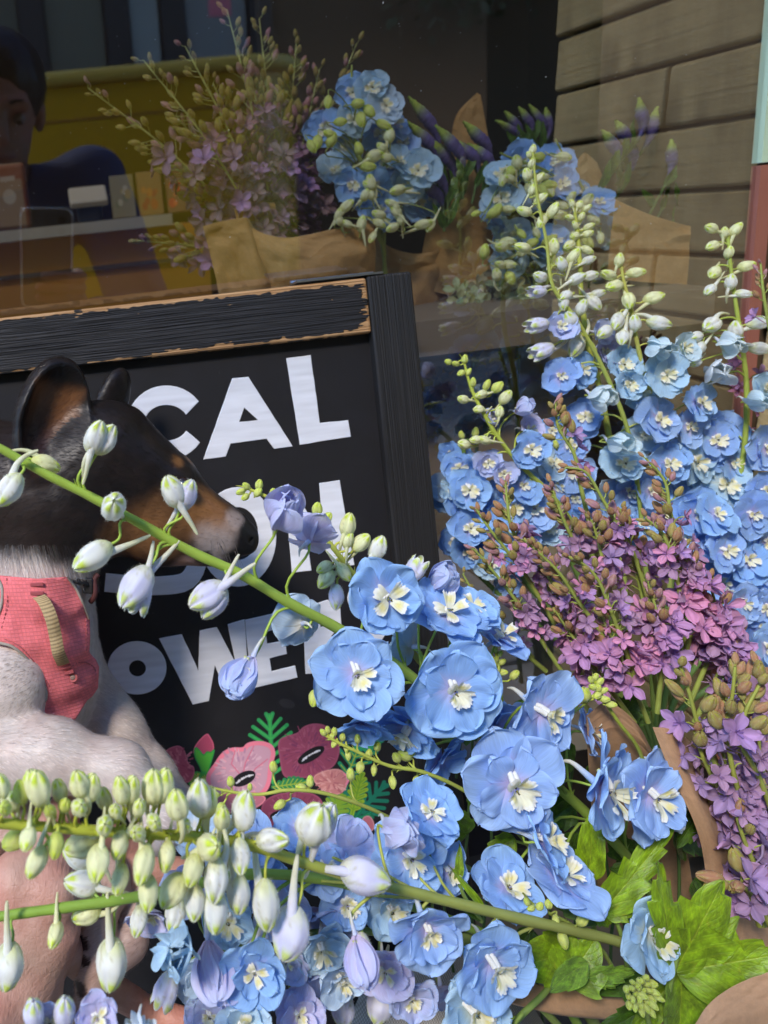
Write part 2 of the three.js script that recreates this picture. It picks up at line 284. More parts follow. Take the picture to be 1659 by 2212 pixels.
tag(solo('brown_board', box(onZ(560, 0, -1.2).x, onZ(1052, 0, -1.2).x, 0.9, 2.4, -1.24, -1.2), M.brownWall, 'dark brown board wall behind the bouquets inside the shop', 'board'));
// ------------------------------------------------------------ the street behind the camera (seen only as a reflection in the glass)
const mirror = (px, py, z) => { const p = onZ(px, py, -z); p.z = z; return p; };
{ // yellow kiosk with a rounded end
  const zf = 3.0, Rr = mirror(712, 140, zf), top = mirror(400, 126, zf).y, x0 = -2.6, dpt = 1.3;
  const t = thing('yellow_kiosk', 'long yellow street kiosk counter with a rounded end and lip, mirrored in the glass', 'kiosk', V(x0, 0, zf));
  const body = (y0, y1, inset, bev) => { const s = new THREE.Shape(), a = 0, b = Rr.x - x0 - inset, r = 0.42; s.moveTo(a, inset); s.lineTo(b - r, inset); s.absarc(b - r, inset + r, r, -Math.PI / 2, 0); s.lineTo(b, dpt - inset); s.lineTo(a, dpt - inset); s.lineTo(a, inset); return new THREE.ExtrudeGeometry(s, { depth: y1 - y0 - 2 * bev, bevelEnabled: true, bevelSize: bev, bevelOffset: -bev, bevelThickness: bev, bevelSegments: 4, curveSegments: 20 }).rotateX(Math.PI / 2).translate(0, y1 - bev, 0); };
  part('front_panel', body(0.1, top - 0.062, 0.05, 0.006), M.yellow, t);
  part('counter_lip', body(top - 0.06, top, 0.0, 0.027), M.yellowSunlit, t);  // lighter yellow than the front: the sun on the lip is in its colour
  part('band', body(top - 0.21, top - 0.2, 0.044, 0.003), M.ochre, t);
  part('plinth', body(0.0, 0.098, 0.1, 0.004), M.black, t);
}
{
  const b = thing('street_building', 'brown terrace across the street, reflected faintly in the shop window', 'building', V(0, -0.16, 9));
  part('wall', box(-24, 24, 0, 11, 0, 1), M.farWall, b);
  for (let i = -8; i < 9; i++) for (let j = 1; j < 3; j++) { const f = part('window', box(i * 2.7 - 0.62, i * 2.7 + 0.62, 1.6 + j * 3.3, 3.5 + j * 3.3, -0.06, 0.02), M.farFrame, b); part('pane', box(i * 2.7 - 0.54, i * 2.7 + 0.54, 1.68 + j * 3.3, 3.42 + j * 3.3, -0.07, -0.062), M.farGlass, f); }
  part('cornice', box(-24, 24, 10.6, 11, -0.3, 0), M.farFrame, b);
  // its ground-floor shopfront of panes between dark posts, mirrored sky put into their grey
  const X = (px) => mirror(px, 60, 8.9).x, edge = [-160, 70, 252, 372, 560], cols = [[0.1, 0.1, 0.07], [0.13, 0.13, 0.09], [0.28, 0.32, 0.31], [0.22, 0.24, 0.24]];
  const shop = part('shopfront', box(X(-170), X(568), 0.4, 4.6, -0.1, -0.004), M.black, b);
  for (let i = 0; i < 4; i++) part('sky_grey_pane', box(X(edge[i]) + 0.16, X(edge[i + 1]) - 0.16, 0.5, 4.5, -0.118, -0.104), std(cols[i], 0.6), shop);
  for (const px of edge) part('post', box(X(px) - 0.13, X(px) + 0.13, 0.4, 4.6, -0.2, -0.104), M.black, shop);
  part('notice', box(X(452), X(500), mirror(480, 36, 8.9).y + 0.16, mirror(480, -20, 8.9).y + 0.16, -0.126, -0.12), std([0.7, 0.2, 0.26], 0.8), shop);
}
{ // street trees
  const R = rng(31), leafQ = new THREE.PlaneGeometry(0.09, 0.06);
  const lm = leafy([0.07, 0.10, 0.04]), bm = std([0.05, 0.04, 0.03], 0.95);
  for (const [x, z, k] of [[5.6, 7.2, 0]]) {
    const t = thing('street_tree', 'thin street tree across the road, reflected darkly between the bouquets and the siding', 'tree', V(x, -0.16, z));
    const limbs = [tube([V(0, 0, 0), V(0.06, 1.4, 0), V(0, 2.6, 0.1)], (q) => 0.13 - 0.05 * q, 10, 9)], tips = [];
    for (let i = 0; i < 11; i++) { const a = i * 2.4, e = V(Math.cos(a) * (0.7 + R()), 3.2 + R() * 1.8, Math.sin(a) * (0.7 + R())); tips.push(e); limbs.push(tube([V(0, 2.2 + R() * 0.4, 0), V(e.x * 0.4, 2.9 + R() * 0.5, e.z * 0.4), e], (q) => 0.05 - 0.04 * q, 8, 6)); }
    part('trunk', merge(limbs), bm, t);
    const n = 2600, im = new THREE.InstancedMesh(leafQ, lm, n), m = new THREE.Matrix4(), q = new THREE.Quaternion();
    for (let i = 0; i < n; i++) { const e = tips[Math.floor(R() * tips.length)], s = 0.7 + R(); m.compose(V(e.x + (R() + R() - 1) * 0.8, e.y + (R() + R() - 1) * 0.7, e.z + (R() + R() - 1) * 0.8), q.setFromEuler(new THREE.Euler(R() * 6, R() * 6, R() * 6)), V(s, s, s)); im.setMatrixAt(i, m); }
    im.name = 'crown'; im.userData.kind = 'stuff'; t.add(im);
  }
}
// ------------------------------------------------------------ chalkboard A-frame sign leaning close to the glass
const SG = (() => {
  const A = at(0, 683, 0.541), B = at(889, 585, 0.547), C = at(1004, 1420, 0.556);
  const x = B.clone().sub(A).normalize(), y = B.clone().sub(C); y.sub(x.clone().multiplyScalar(y.dot(x))).normalize();
  const z = x.clone().cross(y).normalize();                          // towards the camera
  return { o: B, x, y, z };
})();
const signPoint = (px, py, lift = 0) => { const r = ray(px, py), w = dirW(r.x, r.y, r.z), o = SG.o.clone().addScaledVector(SG.z, lift), t = o.clone().sub(EYE).dot(SG.z) / w.dot(SG.z), p = EYE.clone().addScaledVector(w, t).sub(SG.o); return [p.dot(SG.x), p.dot(SG.y)]; };
const sign = thing('sandwich_board', 'black chalkboard A-frame sign with white lettering and painted poppies, close to the window', 'sign', SG.o);
sign.quaternion.setFromRotationMatrix(new THREE.Matrix4().makeBasis(SG.x, SG.y, SG.z));
const railH = -signPoint(800, 716)[1], stileW = -signPoint(797, 640)[0] , signW = 0.40, signH = (SG.o.y - 0.006) / SG.y.y;
{
  // worn black paint on soft wood: long grain ridges, pale bare chips along the edges
  const wornMaps = (seed, wear, w = 2048, h = 256) => {
    const chip = (u, v) => { // 1 = bare wood
      const e = Math.min(v, 1 - v), edge = Math.exp(-e * 26) * 1.15 + Math.exp(-e * 7) * 0.42 + (u > 0.9 ? Math.exp(-(1 - u) * 42) * 0.75 : 0);
      const n = fbm(u * 26 + seed, v * 9 + seed * 3, 1.5, 3), n2 = noise3(u * 90 + seed, v * 46, 7), m = fbm(u * 3.1 + seed * 2, v * 2, 4, 2);
      return sstep(0.50, 0.535, edge * (0.26 + 0.62 * m) * wear + (n - 0.5) * 0.66 + (n2 - 0.5) * 0.2 + 0.2 * wear);
    };
    const grain = (u, v) => { const q = v + 0.05 * (fbm(u * 3, v * 2, seed) - 0.5); return fbm(u * 7 + seed, q * 70, 2, 3); };
    const chips = new Float32Array(w * h), grains = new Float32Array(w * h);
    for (let y = 0; y < h; y++) for (let x = 0; x < w; x++) { chips[y * w + x] = chip((x + 0.5) / w, (y + 0.5) / h); grains[y * w + x] = grain((x + 0.5) / w, (y + 0.5) / h); }
    const get = (a, u, v) => a[Math.min(h - 1, Math.floor(v * h)) * w + Math.min(w - 1, Math.floor(u * w))];
    return {
      map: texture(w, h, (u, v) => { const c = get(chips, u, v), g = get(grains, u, v), k = 0.108 + 0.085 * (g - 0.5); return mix3([k, k, k * 1.06], [0.83 - 0.2 * (1 - g), 0.67 - 0.22 * (1 - g), 0.48 - 0.22 * (1 - g)], c * 0.96); }),
      bumpMap: texture(w, h, (u, v) => { const c = get(chips, u, v), g = get(grains, u, v), k = clamp(0.5 + 0.75 * (g - 0.5) - 0.28 * c); return [k, k, k]; }, false), bumpScale: 0.0016,
    };
  };
  const railMat = std(0xffffff, 0.6, wornMaps(3, 1.0)), stileMaps = wornMaps(8, 0.42), stileMat = std(0xffffff, 0.62, stileMaps);
  const plank = (len, h, d, alongY) => { // rounded plank with uv along its length
    const g = rbox(len, h, d, 0.0022, 2), p = g.attributes.position, uv = g.attributes.uv, n = g.attributes.normal;
    for (let i = 0; i < p.count; i++) uv.setXY(i, p.getX(i) / len + 0.5, Math.abs(n.getY(i)) > 0.7 ? 0.02 + 0.05 * (p.getZ(i) / d + 0.5) + (n.getY(i) > 0 ? 0.9 : 0) : p.getY(i) / h + 0.5);
    if (alongY) g.rotateZ(Math.PI / 2);
    return g;
  };
  const railL = signW - 2 * stileW;
  part('top_rail', plank(railL - 0.0006, railH, 0.019).translate(-stileW - railL / 2, -railH / 2 - 0.0012, -0.0098), railMat, sign);
  part('bottom_rail', plank(railL - 0.0006, 0.05, 0.019).translate(-stileW - railL / 2, -signH + 0.12, -0.0098), stileMat, sign);
  part('stile', plank(signH, stileW, 0.02, true).translate(-stileW / 2, -signH / 2, -0.01), stileMat, sign);
  part('stile', plank(signH, stileW, 0.02, true).translate(-signW + stileW / 2, -signH / 2, -0.01), stileMat, sign);
  // board with the painted flowers
  const bw = railL + 0.006, bh = signH - 0.12 - railH, cw = 1024, ch = Math.round(1024 * bh / bw), x0 = -stileW - railL - 0.003, y1 = -railH + 0.003;
  const to = (px, py) => { const [x, y] = signPoint(px, py, -0.009); return [(x - x0) / bw * cw, (y1 - y) / bh * ch]; };
  const board = canvasTexture(cw, ch, (k) => {
    const R = rng(12);
    k.fillStyle = '#19181b'; k.fillRect(0, 0, cw, ch);
    for (let i = 0; i < 500; i++) { k.fillStyle = `rgba(${R() > 0.5 ? '60,60,66' : '8,8,10'},${0.03 + 0.05 * R()})`; k.beginPath(); k.ellipse(R() * cw, R() * ch, 20 + 90 * R(), 6 + 30 * R(), R() * 3, 0, 7); k.fill(); }
    for (let i = 0; i < 46; i++) { k.fillStyle = `rgba(150,150,150,${0.1 + 0.25 * R()})`; k.beginPath(); k.ellipse(R() * cw, R() * ch, 1 + R() * 2.5, 0.8 + R(), R() * 3, 0, 7); k.fill(); }
    const poly = (pts, fill, stroke, lw = 5) => { k.beginPath(); const q = pts.map((p) => to(...p)), n = q.length; k.moveTo((q[0][0] + q[n - 1][0]) / 2, (q[0][1] + q[n - 1][1]) / 2); for (let i = 0; i < n; i++) { const b = q[(i + 1) % n]; k.quadraticCurveTo(q[i][0], q[i][1], (q[i][0] + b[0]) / 2, (q[i][1] + b[1]) / 2); } k.closePath(); if (fill) { k.fillStyle = fill; k.fill(); } if (stroke) { k.strokeStyle = stroke; k.lineWidth = lw; k.stroke(); } };
    const line = (pts, c, lw) => { k.beginPath(); pts.map((p) => to(...p)).forEach((p, i) => i ? k.lineTo(...p) : k.moveTo(...p)); k.strokeStyle = c; k.lineWidth = lw; k.lineCap = 'round'; k.lineJoin = 'round'; k.stroke(); };
    const strokes = (cx, cy, rx, ry, cols, n, s) => { const r = rng(s); for (let i = 0; i < n; i++) { const a = r() * 6.3, q = Math.sqrt(r()) * 0.9, x = cx + Math.cos(a) * rx * q, y = cy + Math.sin(a) * ry * q, l = 4 + 8 * r(); line([[x, y], [x + Math.cos(a) * l, y + Math.sin(a) * l]], cols[Math.floor(r() * cols.length)], 1.5 + 3 * r()); } };
    const frond = (bx, by, tx, ty, w, c, c2) => { const n = 7, dx = tx - bx, dy = ty - by, l = Math.hypot(dx, dy), ux = dx / l, uy = dy / l; const side = []; for (const s of [1, -1]) for (let i = 1; i <= n; i++) { const t = i / n, q = w * Math.sin(Math.PI * Math.min(0.95, t * 0.85 + 0.1)); line([[bx + dx * t * 0.9, by + dy * t * 0.9], [bx + dx * t + s * -uy * q + ux * q * 0.5, by + dy * t + s * ux * q + uy * q * 0.5]], c, 9); side.push([bx + dx * t * 0.9, by + dy * t * 0.9, bx + dx * t + s * -uy * q * 0.85 + ux * q * 0.4, by + dy * t + s * ux * q * 0.85 + uy * q * 0.4]); } line([[bx, by], [tx, ty]], c, 10); if (c2) { for (const q of side) line([[q[0], q[1]], [q[2], q[3]]], c2, 2.4); line([[bx, by], [tx, ty]], c2, 3); } };
    // leaves behind
    frond(590, 1690, 582, 1545, 46, '#2f9e57', '#46b955');
    frond(745, 1690, 800, 1548, 40, '#1f8f66', '#a8b93a'); frond(760, 1620, 828, 1590, 16, '#2c9a6c', '#3fae62');
    frond(700, 1740, 790, 1690, 34, '#1c7a5e'); frond(745, 1790, 832, 1695, 34, '#17755c'); frond(650, 1800, 800, 1760, 40, '#0f6a4c', '#1c8a5e');
    frond(760, 1760, 782, 1672, 18, '#8fae2c', '#6b9a2a'); frond(700, 1790, 740, 1720, 26, '#7ea430');
    // bud on a stem
    poly([[418, 1618], [430, 1600], [447, 1584], [452, 1590], [463, 1610], [458, 1632], [436, 1638], [420, 1632]], '#b24a66', '#d0607c', 3); 
    poly([[421, 1612], [420, 1635], [432, 1655], [440, 1680], [446, 1680], [455, 1650], [465, 1615], [455, 1628], [448, 1622], [440, 1634], [432, 1622]], '#55b53a', '#2e9e44', 3); line([[441, 1670], [438, 1700]], '#3aa848', 8);
    frond(420, 1705, 428, 1672, 18, '#45a83e', '#c0b838'); frond(440, 1705, 448, 1676, 14, '#45a83e', '#c0b838');
    // coral flower at the dog's paw
    poly([[350, 1625], [385, 1608], [400, 1622], [405, 1652], [420, 1655], [418, 1680], [400, 1695], [360, 1660]], '#c85468', '#da6e7c', 3); strokes(388, 1650, 26, 34, ['#b9465e', '#e07a84'], 40, 4);
    // dark rose poppy
    poly([[606, 1640], [600, 1600], [622, 1590], [645, 1585], [655, 1570], [680, 1563], [705, 1568], [725, 1590], [735, 1620], [722, 1655], [700, 1665], [668, 1680], [640, 1678], [612, 1680]], '#964661', '#a0506a', 4); strokes(665, 1620, 58, 52, ['#a4526e', '#8b3f5a', '#a85a70', '#7f3a5e'], 150, 5);
    const eye = (cx, cy, rx, ry, rot, s) => { const [x, y] = to(cx, cy); k.save(); k.translate(x, y); k.rotate(rot); k.scale(cw / bw / 3070, cw / bw / 3070); k.fillStyle = '#17141a'; k.beginPath(); k.ellipse(0, 0, rx, ry, 0, 0, 7); k.fill(); const r = rng(s); for (let i = 0; i < 70; i++) { const a = -2.8 + 2.5 * r(), q = 0.45 + 0.4 * r(); k.fillStyle = 'rgba(225,225,230,.9)'; k.beginPath(); k.arc(Math.cos(a) * rx * q, (Math.sin(a) * 0.55 + 0.2) * ry * q + ry * 0.1, 1.1 + r() * 1.2, 0, 7); k.fill(); } k.restore(); };
    eye(672, 1631, 34, 13, -0.42, 8);
    // light pink poppy
    poly([[452, 1700], [448, 1675], [465, 1655], [480, 1630], [500, 1618], [528, 1620], [535, 1608], [560, 1604], [585, 1610], [592, 1628], [584, 1650], [582, 1690], [570, 1712], [540, 1730], [500, 1735], [470, 1725]], '#cfa0b2', '#f0869c', 10); strokes(520, 1665, 56, 48, ['#dcb4c2', '#c492a8', '#e8a6b4', '#b98aa6'], 120, 9);
    line([[508, 1622], [500, 1650], [520, 1675]], '#d87a92', 3); line([[548, 1612], [530, 1648], [525, 1672]], '#d87a92', 3); line([[578, 1640], [552, 1660], [540, 1680]], '#d87a92', 3);
    eye(527, 1682, 28, 15, -0.35, 10);
    poly([[455, 1720], [500, 1712], [560, 1712], [580, 1730], [520, 1760], [470, 1750]], '#c9788a', '#e88a9c', 4);
    frond(590, 1700, 660, 1690, 14, '#2b8a52', '#a0b840');
    poly([[690, 1700], [672, 1680], [700, 1665], [735, 1660], [752, 1680], [745, 1710], [715, 1720]], '#cc8482', '#dd9a96', 3); strokes(715, 1690, 30, 24, ['#d99692', '#b86a70', '#e0a6a0'], 50, 11); line([[744, 1672], [756, 1680], [748, 1694]], '#f08aa0', 5);
    poly([[560, 1760], [575, 1722], [640, 1708], [690, 1718], [700, 1750], [660, 1790], [590, 1800]], '#8a3f5a', '#9a4a66', 4); strokes(630, 1750, 60, 34, ['#96506a', '#7d3652'], 80, 13); eye(606, 1762, 24, 12, 0, 14);
    poly([[455, 1770], [490, 1765], [495, 1800], [460, 1800]], '#a8586a', '#b86a78', 3); poly([[780, 1768], [800, 1760], [812, 1790], [790, 1800]], '#b86a78', '#c88a90', 3);
    frond(470, 1790, 462, 1740, 18, '#1e8a60');
    for (let i = 0; i < 40; i++) { const [x, y] = to(470 + R() * 30 - 15, 1745 + R() * 40); k.fillStyle = '#2a8a5a'; k.fillRect(x, y, 3, 3); }
    k.fillStyle = 'rgba(120,120,124,.18)'; const sm = to(620, 1520); k.beginPath(); k.ellipse(sm[0], sm[1], 18, 10, 0.4, 0, 7); k.fill();
  });
  const boardGeo = box(x0, x0 + bw, y1 - bh, y1, -0.012, -0.009);
  { const p = boardGeo.attributes.position, uv = boardGeo.attributes.uv; for (let i = 0; i < p.count; i++) uv.setXY(i, (p.getX(i) - x0) / bw, 1 - (y1 - p.getY(i)) / bh); }
  part('chalkboard', boardGeo, std(0xffffff, 0.55, { map: board, bumpMap: T.plaster, bumpScale: 0.0003 }), sign);
  // brush-painted white letters, a thin raised coat
  const brush = texture(512, 512, (u, v) => { const k = 0.90 + 0.12 * (fbm(u * 14, v * 120, 4, 3) - 0.5); return [k * 0.985, k * 1.0, k * 1.03]; });
  brush.repeat.set(2.7, 2.7);
  const white = std(0xffffff, 0.5, { map: brush, bumpMap: brush, bumpScale: 0.0003 });
  const Z = (zx, zy) => signPoint(199 + 0.48 * zx, 730 + 0.48 * zy, -0.0088);
  const letter = (name, outline, holes = []) => {
    const R = rng(outline.length * 7 + name.length), wob = (pts) => { const out = []; pts.forEach((p, i) => { const b = pts[(i + 1) % pts.length], n = Math.max(1, Math.round(Math.hypot(b[0] - p[0], b[1] - p[1]) / 0.006)); for (let j = 0; j < n; j++) { const t = j / n; out.push(new THREE.Vector2(lerp(p[0], b[0], t) + (j ? (R() - 0.5) * 0.00028 : 0), lerp(p[1], b[1], t) + (j ? (R() - 0.5) * 0.00028 : 0))); } }); return out; };
    const s = new THREE.Shape(wob(outline)); for (const h of holes) s.holes.push(new THREE.Path(wob(h)));
    const g = new THREE.ExtrudeGeometry(s, { depth: 0.0003, bevelEnabled: true, bevelThickness: 0.00025, bevelSize: 0.0003, bevelSegments: 1, curveSegments: 4 }).translate(0, 0, -0.0088);
    part('letter', g, white, sign);
  };
  const zz = (list) => list.map((p) => Z(...p));
  const ring = (cx, cy, rx, ry, n = 40, a0 = 0, a1 = Math.PI * 2) => { const o = []; for (let i = 0; i < n; i++) { const a = lerp(a0, a1, i / n); o.push(Z(cx + Math.cos(a) * rx, cy + Math.sin(a) * ry)); } return o; };
  letter('L', zz([[875, 93], [982, 79], [1023, 385], [1150, 372], [1162, 443], [936, 479]]));
  letter('A', zz([[632, 184], [702, 177], [900, 487], [820, 497], [786, 452], [622, 474], [600, 532], [503, 545]]), [zz([[684, 313], [746, 369], [661, 378]])]);
  { const o = []; for (let i = 0; i <= 30; i++) { const a = lerp(-0.62, -5.72, i / 30); o.push(Z(335 + Math.cos(a) * 175, 382 + Math.sin(a) * 166)); } for (let i = 0; i <= 30; i++) { const a = lerp(-5.80, -0.5, i / 30); o.push(Z(335 + Math.cos(a) * 100, 382 + Math.sin(a) * 82)); } letter('C', o); }
  // second row: S O N
  const stroke = (pts, w) => { const c = new THREE.CatmullRomCurve3(pts.map((p) => V(p[0], p[1], 0))), L = [], Rr = []; for (let i = 0; i <= 40; i++) { const p = c.getPoint(i / 40), t = c.getTangent(i / 40); L.push(Z(p.x - t.y * w, p.y + t.x * w)); Rr.unshift(Z(p.x + t.y * w, p.y - t.x * w)); } return [...L, ...Rr]; };
  letter('S', stroke([[470, 735], [380, 700], [260, 730], [210, 810], [260, 890], [380, 930], [470, 1000], [430, 1090], [300, 1115], [170, 1110], [60, 1100]], 40));
  letter('O', ring(655, 895, 172, 222), [ring(655, 880, 92, 120, 30)]);
  letter('N', zz([[870, 690], [905, 684], [1040, 905], [1024, 655], [1112, 642], [1178, 1020], [1100, 1030], [950, 800], [985, 1045], [900, 1055]]));
  // third row: O W E R S
  letter('O', ring(202, 1484, 131, 118), [ring(204, 1486, 38, 37, 24)]);
  letter('W', zz([[303, 1353], [402, 1335], [478, 1500], [486, 1318], [560, 1303], [648, 1470], [612, 1290], [684, 1268], [706, 1584], [612, 1606], [552, 1470], [524, 1632], [454, 1647]]));
  letter('E', zz([[690, 1270], [850, 1233], [862, 1300], [778, 1322], [786, 1378], [868, 1362], [874, 1420], [796, 1440], [806, 1502], [912, 1476], [922, 1526], [718, 1576]]));
  letter('R', zz([[950, 1215], [1060, 1180], [1115, 1215], [1120, 1290], [1075, 1340], [1140, 1480], [1060, 1500], [1020, 1400], [1030, 1505], [962, 1510]]), [zz([[1022, 1260], [1056, 1252], [1060, 1290], [1028, 1302]])]);
  letter('S', stroke([[1290, 1150], [1230, 1130], [1180, 1165], [1205, 1215], [1270, 1260], [1290, 1320], [1240, 1365], [1180, 1360]], 30));
  letter('O', ring(-60, 440, 150, 140), [ring(-60, 440, 78, 74, 24)]);
  // hinge on the top edge, and the back legs of the frame
  const hx = -signPoint(640, 600)[0], h2 = -signPoint(828, 590)[0];
  for (const [a, b] of [[hx, h2], [signW - 0.03, signW - 0.1]]) {
    const h = part('hinge', box(-Math.max(a, b), -Math.min(a, b), 0.0005, 0.002, -0.018, 0.0), M.metal, sign);
    const n = 5, l = Math.abs(a - b) / n; for (let i = 0; i < n; i++) part('knuckle', new THREE.CylinderGeometry(0.0024, 0.0024, l - 0.0006, 12).rotateZ(Math.PI / 2).translate(-Math.max(a, b) + (i + 0.5) * l, 0.0022, -0.02), M.metal, h);
  }
  const back = part('back_frame', merge([plank(signH, 0.035, 0.019, true).translate(-0.0175, -signH / 2, -0.01), plank(signH, 0.035, 0.019, true).translate(-signW + 0.0175, -signH / 2, -0.01), plank(railL, 0.04, 0.018).translate(-signW / 2, -0.022, -0.0098), plank(railL, 0.04, 0.018).translate(-signW / 2, -0.5, -0.0098)]), stileMat, sign);
  back.position.set(0, 0, -0.022); back.rotation.x = Math.asin(Math.abs(SG.y.z)) * 0.9;
  sign.userData.bottom = signH;
}
// ------------------------------------------------------------ flower kit
const petalTex = (base, edge, throat, deep) => texture(256, 256, (u, v) => {
  const x = (u - 0.5) * 2, spread = x / (0.35 + 0.65 * v);
  const vein = 0.5 + 0.5 * Math.sin(spread * 34 + 2.4 * fbm(u * 5, v * 4, 1, 2)), fine = fbm(spread * 22, v * 5, 3, 3), blot = fbm(u * 4, v * 4, 6, 3);
  let c = mix3(base, edge, sstep(0.55, 1.0, Math.max(v, Math.abs(x) * 0.85) + 0.1 * (blot - 0.5)) * 0.7);
  c = mix3(c, deep, clamp(0.34 * (vein * 0.5 + 0.5) * (fine) + 0.5 * (blot - 0.4)) * sstep(0, 0.3, v) * 0.75);
  c = mix3(throat, c, sstep(0.04, 0.42, v + 0.08 * (fine - 0.5)));
  return c.map((k) => k * (0.97 + 0.06 * (fine - 0.5) * 2));
});
const TONES = {
  blue: [[0.645, 0.80, 0.985], [0.74, 0.875, 0.99], [0.80, 0.79, 0.95], [0.55, 0.725, 0.965]],
  blue2: [[0.60, 0.765, 0.98], [0.69, 0.845, 0.985], [0.74, 0.75, 0.94], [0.51, 0.69, 0.955]],
  lilac: [[0.83, 0.845, 0.97], [0.78, 0.865, 0.975], [0.88, 0.85, 0.94], [0.72, 0.74, 0.95]],
  pale: [[0.76, 0.88, 0.965], [0.84, 0.93, 0.97], [0.90, 0.92, 0.88], [0.66, 0.82, 0.96]],
  ice: [[0.85, 0.92, 0.95], [0.90, 0.955, 0.95], [0.91, 0.945, 0.80], [0.78, 0.88, 0.95]],
};
const petalBump = texture(256, 256, (u, v) => { const x = (u - 0.5) * 2, spread = x / (0.35 + 0.65 * v), k = 0.5 + 0.12 * Math.sin(spread * 24 + 5 * fbm(u * 4, v * 4, 1, 2)) * sstep(0, 0.2, v) + 0.4 * (fbm(u * 6, v * 5, 4, 3) - 0.5); return [k, k, k]; }, false);
const petalMat = {};
for (const k in TONES) { const map = petalTex(...TONES[k]); petalMat[k] = [[1, 1, 1], [0.9, 0.96, 1.0], [1.04, 0.98, 1.0]].map((c) => leafy(c, { map, bumpMap: petalBump, bumpScale: 0.00014, roughness: 0.8, transmission: 0.3, specularIntensity: 0.3 })); }
const vcolMat = leafy(0xffffff, { vertexColors: true, roughness: 0.82, transmission: 0.28, specularIntensity: 0.3 });
const vsolid = new THREE.MeshStandardMaterial({ vertexColors: true, roughness: 0.6, side: THREE.DoubleSide });
const stemMat = new THREE.MeshStandardMaterial({ vertexColors: true, roughness: 0.55, side: THREE.DoubleSide });

function petalGeo(seed, kind, nu = 16, nv = 16) {     // unit length, base at the origin, along +y, inside towards +z
  const R = rng(seed), wid = (kind === 'inner' ? 0.40 : 0.49) * (0.9 + 0.2 * R()), cup = kind === 'cup' ? 0.55 : kind === 'inner' ? 0.11 : 0.085, reflex = kind === 'cup' ? -0.1 : 0.22 * R() + 0.05, trans = kind === 'cup' ? 0.55 : 0.12 + 0.16 * R(), skew = (R() - 0.5) * 0.18, ph = R() * 9, ruff = 0.03 + 0.045 * R(), notch = R() * 0.08, twist = (R() - 0.5) * 0.4, fold = (R() - 0.5) * 0.12;
  return grid(nu, nv, (a, b) => {
    const u = a * 2 - 1, v = 1 - Math.pow(1 - b, 1.35), c = 0.6;
    let w = v < c ? 0.20 + 0.80 * Math.pow(sstep(-0.05, c, v), 0.85) : Math.sqrt(Math.max(0.0, 1 - ((v - c) / (1 - c)) ** 2));
    w = Math.max(w, 0.03);
    const x = u * w * wid + skew * v * v, edge = Math.abs(u) ** 2;
    const y = v * (1 - 0.05 * edge) - notch * Math.exp(-(u * u) * 18) * sstep(0.8, 1, v) + (0.018 * Math.sin(u * 13 + ph) + 0.05 * (noise3(u * 2.6 + seed, 1, seed) - 0.5)) * sstep(0.6, 1, v);
    const z = cup * v * v * (1 - reflex * v) - reflex * 0.4 * v * v * v + trans * wid * u * u * w * (0.3 + 0.7 * v) + ruff * edge * Math.sin(v * 9 + ph + u * 2.5) * sstep(0.2, 0.8, v) + 0.022 * Math.sin(u * 6 + ph * 2) * v * v - 0.05 * Math.exp(-u * u * 26) * v * (1 - v) + twist * u * w * wid * v + fold * Math.sin(u * 2.2 + v * 3 + ph) * v + 0.035 * (noise3(u * 2.4 + seed, v * 3.2, seed) - 0.5) * 2 * v;
    return V(x, y, z);
  });
}
const PETALS = { flat: [1, 2, 3, 4, 5, 6, 7, 8, 9].map((s) => petalGeo(s * 11, 'flat')), inner: [1, 2, 3, 4, 5].map((s) => petalGeo(s * 17 + 3, 'inner')), cup: [1, 2, 3, 4].map((s) => petalGeo(s * 23 + 5, 'cup')) };
